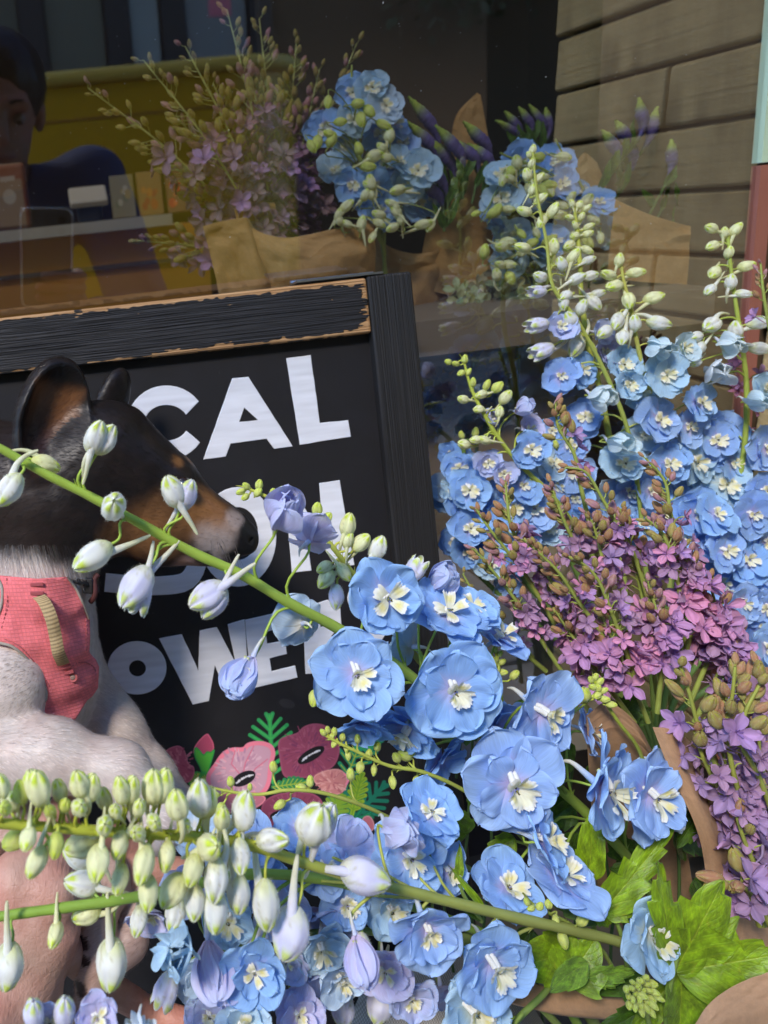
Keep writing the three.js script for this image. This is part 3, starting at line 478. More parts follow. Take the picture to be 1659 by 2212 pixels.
// the white "bee" in the middle: a cluster of fringed little petals on a pale neck
function beeGeo(seed, nu = 14, nv = 7) {
  const R = rng(seed), list = [], n = 4 + (seed % 2);
  const cream = [0.80, 0.80, 0.62], white = [0.86, 0.86, 0.80], yel = [0.82, 0.74, 0.30], a0 = R() * 6;
  for (let i = 0; i < n; i++) {
    const a = a0 + i / n * Math.PI * 2 + (R() - 0.5) * 0.7, tilt = 0.1 + 0.95 * R(), L = 0.25 + 0.13 * R(), W = 0.11 + 0.045 * R(), ph = R() * 9, cleft = 0.05 + 0.12 * R(), yk = R() > 0.25 ? 1 : 0.2;
    const g = grid(nu, nv, (p, q) => { const u = p * 2 - 1, w = 0.34 + 0.66 * Math.pow(Math.sin(Math.min(1, q * 0.78 + 0.04) * Math.PI * 0.62), 0.9), fr = (noise3(u * 5.2 + ph, seed, i) - 0.5) * 0.24, tip = sstep(0.55, 1, q) * (fr - cleft * Math.exp(-u * u * 34) - 0.06 * u * u); return V(u * W * w, L * (q + tip), 0.08 * q + 0.06 * u * u * q + 0.05 * (noise3(u * 2.6 + ph, q * 2.4, i) - 0.5) * q - 0.09 * q * q * q); });
    paint(g, (v, uu, vv) => mix3(mix3(cream, yel, yk * sstep(0.2, 0.5, vv) * (1 - sstep(0.62, 0.92, vv)) * (1 - Math.pow(Math.abs(uu * 2 - 1), 2))), white, sstep(0.7, 1, vv)).map((k) => k * (0.92 + 0.16 * noise3(uu * 9 + ph, vv * 3, i))));
    g.rotateX(tilt).translate(0, 0.045, 0.02).rotateZ(a).translate(0.03, -0.03, 0.17 + 0.03 * R());
    list.push(g);
  }
  for (const s of [-1, 1]) list.push(paint(tube([V(s * 0.04 - 0.12, 0.24, -0.03), V(s * 0.05 - 0.06, 0.17, 0.1), V(s * 0.035 + 0.01, 0.03, 0.19)], (t) => 0.036 + 0.026 * t, 7, 7), (v, a, t) => mix3([0.52, 0.58, 0.2], white, sstep(0, 0.35, t))));
  for (let i = 0; i < 9; i++) { const p = V(0.02 + (R() - 0.5) * 0.1, -0.03 + (R() - 0.5) * 0.1, 0.18 + 0.06 * R()); list.push(paint(new THREE.IcosahedronGeometry(0.013 + 0.008 * R(), 0).translate(p.x, p.y, p.z), R() > 0.5 ? [0.13, 0.11, 0.04] : [0.36, 0.38, 0.14])); }
  return merge(list);
}
const BEES = [1, 2, 3, 4, 5, 6, 7].map((s) => beeGeo(s * 7)), BEES_SMALL = [1, 2, 3].map((s) => beeGeo(s * 9, 6, 3));
function spurGeo(seed, tone) { const R = rng(seed), b = (R() - 0.5) * 0.4; const g = tube([V(0, 0.05, 0.0), V(b * 0.4, 0.22, -0.28), V(b, 0.34 + 0.1 * R(), -0.62), V(b * 1.2, 0.3, -0.86)], (t) => 0.085 * (1 - t) + 0.022, 9, 7); return paint(g, (v, a, t) => mix3(tone, [0.74, 0.74, 0.62], sstep(0.1, 0.7, t))); }
const SPURS = { blue: [1, 2].map((s) => spurGeo(s, [0.32, 0.5, 0.85])), pale: [3, 4].map((s) => spurGeo(s, [0.6, 0.66, 0.84])) };
const FLORET_LITE = [1, 2, 3, 4, 5].map((s) => petalGeo(s * 31, 'flat', 6, 7));

const basis = (zDir, upHint, roll) => { const z = zDir.clone().normalize(), x = upHint.clone().cross(z).normalize(), y = z.clone().cross(x); const m = new THREE.Matrix4().makeBasis(x, y, z); return new THREE.Quaternion().setFromRotationMatrix(m).multiply(new THREE.Quaternion().setFromAxisAngle(V(0, 0, 1), roll)); };
let flowerSeed = 1;
// floret: p = [px, py, depth], diam in picture units, face = [right, up] turn away from the viewer (camera space), open 0 (cup) .. 1 (flat)
function floret(root, { p, diam, face = [0, 0], tone = 'blue', open = 1, n = 6, roll, bee = true, lite = false, fz }) {
  const R = rng(flowerSeed++ * 97 + 13), c = p.isVector3 ? p : at(...p), d = p.isVector3 ? seenAt(p)[2] : p[2], rad = mm(diam / 2, d) * (lite ? 1 : 1.04) * (open < 0.5 ? lerp(1.45, 1.1, open * 2) : 1);
  const dir = face.isVector3 ? face : dirW(face[0], face[1], fz ?? Math.sqrt(Math.max(0.02, 1 - face[0] ** 2 - face[1] ** 2)));
  const f = new THREE.Group(); f.name = 'flower'; root.add(f);
  f.position.copy(c).sub(root.position); f.quaternion.copy(basis(dir, Math.abs(dir.y) > 0.95 ? camX : V(0, 1, 0), roll ?? (R() - 0.5) * 0.9));
  const mat = petalMat[tone][Math.floor(R() * 3)], cupped = open < 0.5;
  const whorl = (count, kind, len, tilt, a0, lift) => { for (let i = 0; i < count; i++) {
    const set = lite && !cupped ? FLORET_LITE : PETALS[kind], m = part('petal', set[Math.floor(R() * set.length)], mat, f), s = len * rad * (0.86 + 0.26 * R());
    const a = a0 + i / count * Math.PI * 2 + (R() - 0.5) * 0.42;
    m.quaternion.setFromEuler(new THREE.Euler(0, 0, a)).multiply(new THREE.Quaternion().setFromEuler(new THREE.Euler(tilt + (R() - 0.5) * 0.34, (R() - 0.5) * 0.4, 0)));
    m.scale.set(s * (0.95 + 0.2 * R()), s, s); m.position.set(0, 0, (lift + 0.012 * (i % 3)) * rad);
  } };
  if (cupped) { const t = lerp(1.25, 0.55, open * 2); whorl(5, 'cup', lerp(1.35, 1.15, open * 2), t, 0, 0); if (!lite) whorl(4, 'cup', 0.95, t * 0.95, 0.6, 0.05); }
  else { const t = lerp(0.5, 0.03, (open - 0.5) * 2); whorl(n, 'flat', 1.0, t, 0, 0); whorl(lite ? 4 : 5, lite ? 'flat' : 'inner', lite ? 0.74 : 0.8, t + 0.11, 0.55, 0.05); }
  if (bee) { const b = part('bee', (lite ? BEES_SMALL : BEES)[Math.floor(R() * (lite ? 3 : 7))], vcolMat, f), s = rad * (lite ? 1.0 : 1.14); b.scale.setScalar(s * (0.78 + 0.34 * R())); b.rotation.z = (R() - 0.5) * 1.6; b.position.z = (cupped ? 0.25 : 0.0) * rad; }
  const sp = part('spur', SPURS[tone === 'blue' || tone === 'blue2' ? 'blue' : 'pale'][Math.floor(R() * 2)], vcolMat, f); sp.scale.setScalar(rad * 0.85);
  f.updateMatrix();
  return { back: c.clone().addScaledVector(dir, -rad * 0.12), dir: dir.clone().negate(), len: rad };
}
// buds
const BUDPAL = {
  green: { base: [0.46, 0.55, 0.10], mid: [0.68, 0.75, 0.20], tip: [0.58, 0.72, 0.06], seam: [0.52, 0.62, 0.12] },
  cream: { base: [0.68, 0.71, 0.28], mid: [0.84, 0.86, 0.52], tip: [0.60, 0.76, 0.06], seam: [0.60, 0.66, 0.30] },
  white: { base: [0.72, 0.76, 0.40], mid: [0.84, 0.86, 0.79], tip: [0.58, 0.72, 0.10], seam: [0.60, 0.63, 0.76] },
  lilac: { base: [0.72, 0.74, 0.56], mid: [0.74, 0.75, 0.90], tip: [0.62, 0.73, 0.22], seam: [0.52, 0.51, 0.84] },
  sky: { base: [0.68, 0.72, 0.74], mid: [0.58, 0.68, 0.90], tip: [0.58, 0.68, 0.34], seam: [0.36, 0.52, 0.88] },
  bronze: { base: [0.42, 0.32, 0.12], mid: [0.46, 0.25, 0.13], tip: [0.42, 0.30, 0.10], seam: [0.36, 0.16, 0.13] },
  rose: { base: [0.44, 0.28, 0.22], mid: [0.50, 0.27, 0.29], tip: [0.42, 0.26, 0.18], seam: [0.32, 0.12, 0.2] },
  olive: { base: [0.36, 0.38, 0.10], mid: [0.42, 0.34, 0.11], tip: [0.38, 0.36, 0.06], seam: [0.34, 0.16, 0.12] },
};
function budGeo(seed, pal, { spur = true, open = 0, slim = 1, fuzz = 0 } = {}) {   // unit length along +y, base at the origin
  const R = rng(seed), P = BUDPAL[pal], wid = 0.33 * slim * (0.9 + 0.2 * R()), ph = R() * 6.3, list = [], skew = (R() - 0.5) * 0.16;
  const ns = 5, place = (u, v) => {   // overlapping sepals: each turn of the section has ridges and one-sided seams
    const t = u * Math.PI * 2, k = ((t - ph) / (Math.PI * 2) * ns % 1 + 1) % 1, lobe = Math.sin(Math.PI * k), seam = 1 - 0.13 * Math.pow(1 - lobe, 3) + 0.035 * (k - 0.5) * slim;
    const e = open ? Math.sin(Math.PI * Math.min(0.74, Math.pow(v, 0.85) * 0.74 + 0.02)) : Math.sin(Math.PI * clamp(Math.pow(v, 0.88) * 0.965 + 0.02));
    const r = wid * Math.pow(Math.max(0.001, e), 0.66) * seam * (1 + 0.06 * Math.sin(2 * t + ph) + 0.12 * (noise3(Math.cos(t) * 2 + seed, v * 4, Math.sin(t) * 2) - 0.5)), bump = 0.14 * lobe * lobe * Math.exp(-(((v - 0.88) / 0.07) ** 2));
    return V(Math.cos(t) * r * (1 + bump) + skew * v * v, v * (1 - (open ? 0.2 * (1 - lobe) * v : 0.06 * (1 - lobe) * v)) , Math.sin(t) * r * (1 + bump));
  };
  const body = grid(30, 16, place, [1, 1], true);
  paint(body, (p, u, v) => { const k = ((u * Math.PI * 2 - ph) / (Math.PI * 2) * ns % 1 + 1) % 1, lobe = Math.sin(Math.PI * k), n = noise3(p.x * 9 + seed, p.y * 5, p.z * 9), rib = 0.5 + 0.5 * Math.sin(k * 22 + seed); let c = mix3(P.base, P.mid, sstep(0.06, 0.42, v)); c = mix3(c, P.seam, clamp(0.5 * Math.pow(1 - lobe, 3) + 0.05 * rib * sstep(0.2, 0.5, v))); c = mix3(c, P.tip, clamp(1.25 * Math.exp(-(((v - 0.86) / 0.11) ** 2)) * sstep(0.4, 0.85, lobe))); return mix3(c, [0.46, 0.44, 0.24], 0.5 * sstep(0.72, 0.8, noise3(p.x * 24 + seed, p.y * 17, p.z * 24))).map((q) => q * (0.84 + 0.32 * n)); });
  list.push(body);
  if (spur) { const b = (R() - 0.5) * 0.3, c = R() > 0.35 ? 1 : -1; const s = tube([V(0.10, 0.42, 0), V(0.16, 0.16, 0), V(0.24, -0.14, b * 0.3), V(0.25 + 0.06 * c, -0.44, b * 0.7), V(0.20 + 0.2 * c, -0.72 - 0.15 * R(), b)], (t) => slim * (0.17 - 0.125 * Math.pow(t, 0.6)) * (t > 0.97 ? 0.7 : 1), 14, 9).rotateY(-ph); paint(s, (p, u, t) => mix3(P.mid, mix3(P.base, [0.74, 0.72, 0.56], 0.5), sstep(0.25, 0.8, t)).map((q) => q * (0.9 + 0.2 * noise3(p.x * 14, p.y * 14, p.z * 14)))); list.push(s); }
  if (fuzz) { // short pale down all over
    const pos = [], col = [], idx = [], e = 0.012; let n = 0;
    for (let i = 0; i < fuzz; i++) { const u = R(), v = 0.04 + 0.95 * R(), p = place(u, v), a = place(u + e, v).sub(p), b = place(u, Math.min(1, v + e)).sub(p), nrm = b.cross(a).normalize(); if (nrm.dot(V(p.x, 0, p.z)) < 0) nrm.negate(); const side = V(R() - 0.5, R() - 0.5, R() - 0.5).cross(nrm).normalize().multiplyScalar(0.0026), tip = p.clone().addScaledVector(nrm, 0.026 + 0.03 * R()).add(V((R() - 0.5) * 0.03, (R() - 0.5) * 0.03, (R() - 0.5) * 0.03)); for (const q of [p.clone().add(side), p.clone().sub(side), tip]) { pos.push(q.x, q.y, q.z); col.push(0.82, 0.84, 0.72); } idx.push(n, n + 1, n + 2); n += 3; }
    const g = new THREE.BufferGeometry(); g.setAttribute('position', new THREE.Float32BufferAttribute(pos, 3)); g.setAttribute('uv', new THREE.Float32BufferAttribute(new Float32Array(n * 2), 2)); g.setAttribute('color', new THREE.Float32BufferAttribute(col, 3)); g.setIndex(idx); g.computeVertexNormals(); list.push(g);
  }
  return merge(list);
}
const BUDS = {};
for (const k of ['green', 'cream', 'white', 'lilac', 'sky']) BUDS[k] = [0, 1, 2, 3].map((i) => budGeo(i * 13 + k.length * 7 + 1, k, { spur: k !== 'green', open: k === 'sky' || (k === 'lilac' && i > 1) ? 1 : 0, fuzz: 520 }));
for (const k of ['bronze', 'rose', 'olive']) BUDS[k] = [0, 1, 2].map((i) => budGeo(i * 19 + k.length, k, { spur: k === 'rose' && i > 0, slim: 0.72, fuzz: 60 }));
const R0 = rng(4242);
// bud: p = middle of the bud, len in picture units, ang = direction of its tip in the picture (degrees, 90 = up), tz = towards the viewer
function bud(root, { p, len, ang = 90, tz = 0.2, pal = 'cream', roll, v }) {
  const d = p.isVector3 ? seenAt(p)[2] : p[2], c = p.isVector3 ? p : at(...p), L = mm(len * 0.92, d), a = ang * Math.PI / 180;
  const dir = dirW(Math.cos(a), Math.sin(a), tz).normalize(), m = part('bud', BUDS[pal][v ?? Math.floor(R0() * BUDS[pal].length)], vcolMat, root);
  m.position.copy(c).addScaledVector(dir, -L * 0.5).sub(root.position);
  m.quaternion.setFromUnitVectors(V(0, 1, 0), dir).multiply(new THREE.Quaternion().setFromAxisAngle(V(0, 1, 0), roll ?? R0() * 6.3));
  m.scale.set(L * (0.82 + 0.16 * R0()), L, L * (0.82 + 0.16 * R0()));
  return { back: c.clone().addScaledVector(dir, -L * 0.47), dir: dir.clone().negate(), len: L };
}
const GREEN = [0.20, 0.30, 0.055], GREEN2 = [0.30, 0.37, 0.075], OLIVE = [0.21, 0.23, 0.075], DARKGREEN = [0.06, 0.12, 0.03];
// a stem with everything that grows on it; path runs from the tip to the cut end
function stem(name, label, group, { path, r = [0.0008, 0.0026], color = GREEN, tip, buds = [], flowers = [], category = 'flower', ped = 0.55, extra }) {
  const pts = path.map((q) => q.isVector3 ? q : at(...q)), curve = new THREE.CatmullRomCurve3(pts), root = thing(name, label, category, pts[pts.length - 1], group);
  const N = 160, sample = []; for (let i = 0; i <= N; i++) sample.push(curve.getPoint(i / N));
  const list = [tube(curve, (t) => lerp(r[0], r[1], Math.pow(t, 0.7)) * (1 + 0.05 * Math.sin(t * 90)), 60, 9)], R = rng(name.length * 31 + Math.round(pts[0].x * 9999));
  const hold = (h, thick, reach) => {
    let best = 0, bd = 1e9; for (let i = 0; i <= N; i++) { const q = sample[i].distanceToSquared(h.back); if (q < bd) { bd = q; best = i; } }
    const dist = Math.sqrt(bd), k = Math.min(N, best + Math.round(N * clamp(dist * ped / curve.getLength(), 0, 0.2))), s = sample[k], up = sample[Math.max(0, k - 3)].clone().sub(sample[Math.min(N, k + 3)]).normalize();
    if (dist > 0.09) return;
    const L = s.distanceTo(h.back); if (L < 0.0015) return;
    list.push(tube([s, s.clone().addScaledVector(up, L * 0.25).lerp(h.back, 0.25), h.back.clone().addScaledVector(h.dir, Math.min(L * 0.3, 0.006)), h.back.clone().addScaledVector(h.dir, -h.len * 0.05)], (t) => thick * (1 - 0.25 * t + 0.35 * sstep(0.85, 1, t)), 10, 6));
    const br = s.clone().lerp(h.back, 0.12).addScaledVector(up, 0.004 + 0.003 * R()); list.push(tube([s, s.clone().lerp(br, 0.5), br.addScaledVector(h.dir, -0.002)], (t) => 0.0007 * (1 - t) + 0.00008, 4, 5));
  };
  for (const f of flowers) hold(floret(root, f), f.lite ? 0.0007 : 0.00085);
  for (const b of buds) hold(bud(root, b), b.thin ?? (b.len > 40 ? 0.0008 : 0.0006));
  const c2 = tip ?? color;
  const g = merge(list.map((q) => paint(q, (p, u, t) => { const n = noise3(p.x * 900, p.y * 900, p.z * 900); return color.map((k, i) => lerp(c2[i], k, 0.6) * (0.86 + 0.28 * n)); })));
  { // the tip is a fresher green than the cut end
    const c = g.attributes.color, p = g.attributes.position; for (let i = 0; i < p.count; i++) { const q = clamp(V(p.getX(i), p.getY(i), p.getZ(i)).distanceTo(pts[0]) / curve.getLength()); for (let k = 0; k < 3; k++) c.array[i * 3 + k] *= lerp(c2[k] / color[k], 1, sstep(0.1, 0.7, q)); } }
  g.translate(-root.position.x, -root.position.y, -root.position.z);
  part('stem', g, stemMat, root);
  if (extra) extra(root, curve);
  return root;
}
// leaves: lobes from a common base, toothed
const leafTex = texture(512, 512, (u, v) => { const x = (u - 0.5) * 2, q = v * 8 - Math.abs(x) * 2.8, side = Math.abs((q % 1 + 1) % 1 - 0.5), w2 = Math.abs(((q * 4 + x * 9) % 1 + 1) % 1 - 0.5), vein = Math.exp(-Math.abs(x) * 46) + 0.7 * Math.exp(-side * 34) * sstep(0.02, 0.15, Math.abs(x)) + 0.25 * Math.exp(-w2 * 14), n = fbm(u * 9, v * 9, 2, 4), m = fbm(u * 34, v * 34, 5, 3), dry = sstep(0.66, 0.78, fbm(u * 7 + 3, v * 7, 8, 4)), k = 0.76 + 0.5 * (n - 0.5) + 0.22 * (m - 0.5); return mix3([0.58 * k + 0.14 * vein, 0.75 * k + 0.10 * vein, 0.15 * k + 0.09 * vein], [0.62, 0.60, 0.26], 0.4 * dry); });
const leafBump = texture(256, 256, (u, v) => { const x = (u - 0.5) * 2, side = Math.abs(((v * 7 - Math.abs(x) * 2.6) % 1 + 1) % 1 - 0.5), vein = Math.exp(-Math.abs(x) * 30) + 0.6 * Math.exp(-side * 20), k = 0.55 - 0.35 * vein + 0.25 * (fbm(u * 30, v * 30, 2, 3) - 0.5); return [k, k, k]; }, false);
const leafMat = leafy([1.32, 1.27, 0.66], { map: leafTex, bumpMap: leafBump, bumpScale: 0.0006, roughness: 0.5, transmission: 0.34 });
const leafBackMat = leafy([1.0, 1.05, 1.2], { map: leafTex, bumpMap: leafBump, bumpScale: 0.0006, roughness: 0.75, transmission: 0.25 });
const leafDarkMat = leafy([0.36, 0.5, 0.34], { map: leafTex, bumpMap: leafBump, bumpScale: 0.0006, roughness: 0.55, transmission: 0.25 });  // darker leaf copy, with the shade of the bouquet gaps in its colour
function lobe(a, b, w, nrm, { teeth = 4, bend = 0.12, fold = 0.25, seed = 1, tooth = 0.35 } = {}) {
  const R = rng(seed), y = b.clone().sub(a), L = y.length(); y.divideScalar(L);
  const z = nrm.clone().sub(y.clone().multiplyScalar(nrm.dot(y))).normalize(), x = y.clone().cross(z), W = w, ph = R();
  return grid(10, 44, (p, v) => {
    const u = p * 2 - 1, prof = Math.pow(Math.sin(Math.PI * Math.pow(clamp(v * 0.985 + 0.012), 0.8)), 0.75) * (1 - 0.25 * v);
    const saw = ((v * teeth + ph + (u > 0 ? 0.37 : 0)) % 1), cut = 1 - tooth * (1 - saw) * sstep(0.22, 0.4, v) * (0.6 + 0.4 * v);
    const k = Math.max(0.02, prof * cut * 1.25), tipPull = sstep(0.2, 0.5, v) * 0.03 * saw * Math.abs(u);
    return a.clone().addScaledVector(y, L * (v + tipPull)).addScaledVector(x, u * W * k).addScaledVector(z, -bend * L * v * v + fold * W * Math.abs(u) * k + 0.03 * L * Math.sin(v * 9 + u * 3 + seed) * Math.abs(u));
  });
}
function leaf(root, lobes, { mat = leafMat, nrm = dirW(0.1, 0.45, 1).normalize(), name = 'leaf' } = {}) {
  const g = merge(lobes.map(([a, b, w, o], i) => lobe(at(...a), at(...b), mm(w, a[2]), (o?.nrm ?? nrm), { seed: i * 5 + 2, ...o }))).translate(-root.position.x, -root.position.y, -root.position.z);
  return part(name, g, mat, root);
}
// small larkspur florets, one mesh each
function larkGeo(seed, c1, c2, cc) {
  const R = rng(seed), list = [], n = 5, R2 = [0, 1, 2, 3, 4].map(() => R() * 1.6 - 0.3);
  for (let i = 0; i < n; i++) {
    const a = i / n * 6.283 + (R() - 0.5) * 0.3, W = 0.21 + 0.11 * R(), ph = R() * 9, tilt = 0.0 + 0.7 * R(), col = mix3(c1, c2, R());
    const g = grid(6, 6, (p, v) => { const u = p * 2 - 1, w = v < 0.6 ? 0.22 + 0.78 * sstep(0, 0.6, v) : Math.sqrt(Math.max(0.01, 1 - ((v - 0.6) / 0.4) ** 2)); return V(u * W * w, v * (0.85 + 0.15 * R()), 0.2 * v * v * (R2[i] - 0.3) + 0.14 * u * u * w + 0.05 * Math.sin(u * 6 + v * 5 + ph) * v + 0.06 * Math.exp(-u * u * 12) * v * (1 - v)); });
    paint(g, (p, u, v) => mix3(mix3(col, cc, 0.55), col, sstep(0.05, 0.6, v)).map((k) => k * (0.72 + 0.5 * noise3(u * 16 + ph, v * 2, seed)))); list.push(g.rotateX(tilt).rotateZ(a));
  }
  for (let i = 0; i < 5; i++) list.push(paint(grid(2, 3, (p, v) => V((p - 0.5) * 0.12 * (1 - v * 0.6), 0.32 * v, 0.12 * v)), cc).rotateX(0.5 + 0.4 * R()).rotateZ(R() * 6.3).translate(0, 0, 0.06));
  list.push(paint(tube([V(0, 0, 0), V(0.05, 0.3, -0.35), V(0.1, 0.42, -0.95)], (t) => 0.07 * (1 - 0.7 * t), 6, 5), mix3(c1, [0.3, 0.25, 0.2], 0.3)));
  return merge(list);
}
const LARK = [[1, [0.66, 0.32, 0.50], [0.54, 0.30, 0.55], [0.32, 0.17, 0.40]], [2, [0.52, 0.30, 0.50], [0.44, 0.28, 0.54], [0.30, 0.18, 0.42]], [3, [0.72, 0.32, 0.48], [0.62, 0.28, 0.48], [0.36, 0.17, 0.37]], [4, [0.46, 0.29, 0.42], [0.42, 0.25, 0.42], [0.30, 0.18, 0.33]], [5, [0.37, 0.26, 0.46], [0.43, 0.28, 0.48], [0.28, 0.2, 0.4]], [6, [0.34, 0.23, 0.39], [0.40, 0.26, 0.42], [0.25, 0.17, 0.33]]].map((a) => larkGeo(...a));
LARK.push(...[[11, [0.40, 0.25, 0.33], [0.34, 0.23, 0.36], [0.26, 0.14, 0.28]], [12, [0.36, 0.26, 0.28], [0.32, 0.22, 0.26], [0.25, 0.15, 0.24]], [13, [0.46, 0.24, 0.31], [0.38, 0.21, 0.31], [0.28, 0.14, 0.26]]].map((a) => larkGeo(...a)));
function larkspur(label, group, { path, nb, nf, size, seed, kinds = [0, 1, 2, 3], pals = ['bronze', 'rose'], budLen = 24, from = 0.42, spread = 1, name = 'larkspur', r = [0.0006, 0.0016], color = GREEN2, faceCam = 0.5, to = 0.9 }) {
  const pts = path.map((q) => q.isVector3 ? q : at(...q)), curve = new THREE.CatmullRomCurve3(pts), R = rng(seed), root = thing(name, label, 'flower', pts[pts.length - 1], group), list = [tube(curve, (t) => lerp(r[0], r[1], t), 36, 7)];
  const d0 = seenAt(pts[0])[2];
  const limb = (t, len) => { const s = curve.getPoint(t), T = curve.getTangent(t).negate().normalize(), a = R() * 6.283 + t * 40, side = V(Math.cos(a), Math.sin(a) * 0.5, Math.sin(a)), o = side.sub(T.clone().multiplyScalar(side.dot(T))).normalize(), dir = o.clone().addScaledVector(T, 0.75).normalize(); return { s, T, o, dir, e: s.clone().addScaledVector(dir, len) }; };
  for (let i = 0; i < nb; i++) { const t = from * Math.pow(i / nb, 0.85), k = limb(t, mm((4 + 16 * i / nb) * spread, d0)), L = mm(budLen * (0.6 + 0.6 * i / nb) * (0.85 + 0.3 * R()), d0), m = part('bud', BUDS[pals[Math.floor(R() * pals.length)]][Math.floor(R() * 3)], vcolMat, root), up = k.dir.clone().addScaledVector(k.T, 0.7).normalize(); m.position.copy(k.e).sub(root.position); m.quaternion.setFromUnitVectors(V(0, 1, 0), up); m.scale.setScalar(L); list.push(tube([k.s, k.s.clone().lerp(k.e, 0.5).addScaledVector(k.o, 0.0006), k.e.clone().addScaledVector(up, L * 0.05)], 0.00035, 4, 5)); }
  for (let i = 0; i < nf; i++) { const t = from * 0.85 + (to - from * 0.85) * (i + R() * 0.6) / nf, k = limb(t, mm((14 + 18 * R()) * spread, d0)), s = mm(size * (0.3 + 0.3 * R()), d0), m = part('flower', LARK[kinds[Math.floor(R() * kinds.length)]], vcolMat, root), face = k.dir.clone().addScaledVector(camZ, faceCam).addScaledVector(V(R() - 0.5, R() - 0.5, R() - 0.5), 0.9); m.position.copy(k.e).sub(root.position); m.quaternion.copy(basis(face, V(0, 1, 0), R() * 6.3)); m.scale.setScalar(s); list.push(tube([k.s, k.s.clone().lerp(k.e, 0.5).addScaledVector(k.T, 0.002), k.e], 0.0004, 4, 5)); }
  const g = merge(list.map((q) => paint(q, (p) => color.map((c) => c * (0.8 + 0.4 * noise3(p.x * 500, p.y * 500, p.z * 500)))))).translate(-root.position.x, -root.position.y, -root.position.z);
  part('stem', g, stemMat, root);
  return root;
}
// ------------------------------------------------------------ delphiniums in front
const B = (x, y, d, len, ang, pal = 'cream', tz = 0.2, more = {}) => ({ p: [x, y, d], len, ang, pal, tz, ...more });
const F = (x, y, d, diam, fx, fy, tone = 'blue', open = 1, more = {}) => ({ p: [x, y, d], diam, face: [fx, fy], tone, open, ...more });
const arch = stem('delphinium', 'tall arching delphinium in front of the dog, white hanging buds, then big open blue flowers', null, {
  path: [[-60, 935, 0.352], [0, 968, 0.357], [95, 1022, 0.364], [200, 1075, 0.371], [310, 1135, 0.378], [420, 1195, 0.386], [520, 1240, 0.393], [620, 1300, 0.402], [720, 1352, 0.412], [860, 1440, 0.43], [980, 1535, 0.445], [1130, 1640, 0.46], [1300, 1790, 0.475], [1420, 1950, 0.49], [1500, 2260, 0.5]],
  r: [0.0017, 0.0034], color: [0.22, 0.33, 0.05], tip: [0.30, 0.44, 0.06],
  buds: [B(20, 1058, 0.35, 92, 235, 'white', 0.3, { roll: 2.5 }), B(100, 1003, 0.372, 74, -20, 'cream', -0.2), B(207, 945, 0.362, 88, 68, 'white', 0.3, { roll: 2.2 }), B(228, 950, 0.366, 82, 58, 'white', 0.1), B(375, 1062, 0.375, 88, 112, 'white', 0.3, { roll: 2.4 }), B(402, 1070, 0.379, 84, 68, 'lilac', 0.1, { v: 0 }), B(200, 1203, 0.362, 110, 212, 'white', 0.35, { roll: 3.2 }), B(292, 1268, 0.366, 118, 232, 'lilac', 0.35, { v: 0, roll: 2.9 }), B(300, 1282, 0.37, 100, 252, 'lilac', 0.3, { v: 2 }), B(448, 1286, 0.378, 104, 205, 'lilac', 0.3, { v: 1, roll: 3.1 }), B(462, 1302, 0.381, 92, 232, 'lilac', 0.2, { v: 0 }),
    B(246, 1094, 0.358, 100, 80, 'white', 2.6, { v: 0 }), B(896, 1232, 0.432, 70, 62, 'lilac', 0.3, { v: 2 }), B(680, 1508, 0.43, 42, 250, 'green', 0.3), B(1062, 1432, 0.452, 36, 90, 'green', 0.2)],
  flowers: [F(598, 1140, 0.385, 118, 0.1, 0.72, 'lilac', 0.36), F(668, 1172, 0.402, 128, 0.2, 0.55, 'lilac', 0.55, { fz: -0.6, bee: false }), F(548, 1420, 0.39, 100, -0.45, -0.5, 'lilac', 0.3, { fz: 0.4 }), F(655, 1350, 0.412, 128, -0.3, 0.1, 'pale', 0.72, { fz: -0.85, bee: false }),
    F(826, 1291, 0.405, 172, 0.12, 0.12, 'blue', 0.92, { n: 6 }), F(765, 1450, 0.392, 196, -0.02, 0.02, 'blue', 0.88, { n: 6 }), F(972, 1486, 0.412, 216, 0.06, 0.04, 'blue', 1, { n: 6 }), F(960, 1332, 0.43, 168, 0.15, 0.78, 'blue2', 0.9), F(1010, 1318, 0.44, 130, 0.3, 0.72, 'blue', 0.8), F(1080, 1382, 0.452, 128, 0.35, 0.86, 'blue2', 0.95), F(930, 1272, 0.446, 84, 0.4, 0.7, 'lilac', 0.4),
    F(878, 1567, 0.43, 150, -0.55, -0.62, 'blue2', 0.8), F(1163, 1536, 0.425, 192, 0.42, 0.02, 'blue', 0.92), F(1100, 1690, 0.415, 226, 0.02, 0.05, 'blue', 1, { n: 6 }), F(1294, 1702, 0.415, 216, 0.66, 0.05, 'blue', 0.95), F(1398, 1716, 0.42, 212, 0.42, 0.08, 'blue', 0.92), F(1420, 1700, 0.46, 170, 0.5, 0.3, 'pale', 0.9), F(1166, 1818, 0.412, 150, 0.72, 0.35, 'blue', 0.72), F(1212, 1896, 0.418, 170, 0.25, 0.86, 'blue', 0.9), F(1090, 1920, 0.42, 150, 0.1, 0.75, 'blue2', 0.75),
    F(780, 1560, 0.425, 130, -0.2, -0.7, 'blue2', 0.7, { bee: false }), F(950, 1640, 0.45, 150, 0.5, -0.4, 'blue2', 0.9, { bee: false }), F(890, 1400, 0.45, 120, -0.5, 0.2, 'pale', 0.7, { fz: -0.6, bee: false }), F(1265, 1580, 0.46, 110, 0.8, 0.3, 'blue', 0.9), F(1080, 1560, 0.455, 130, 0.4, -0.3, 'blue2', 0.9, { bee: false })],
});
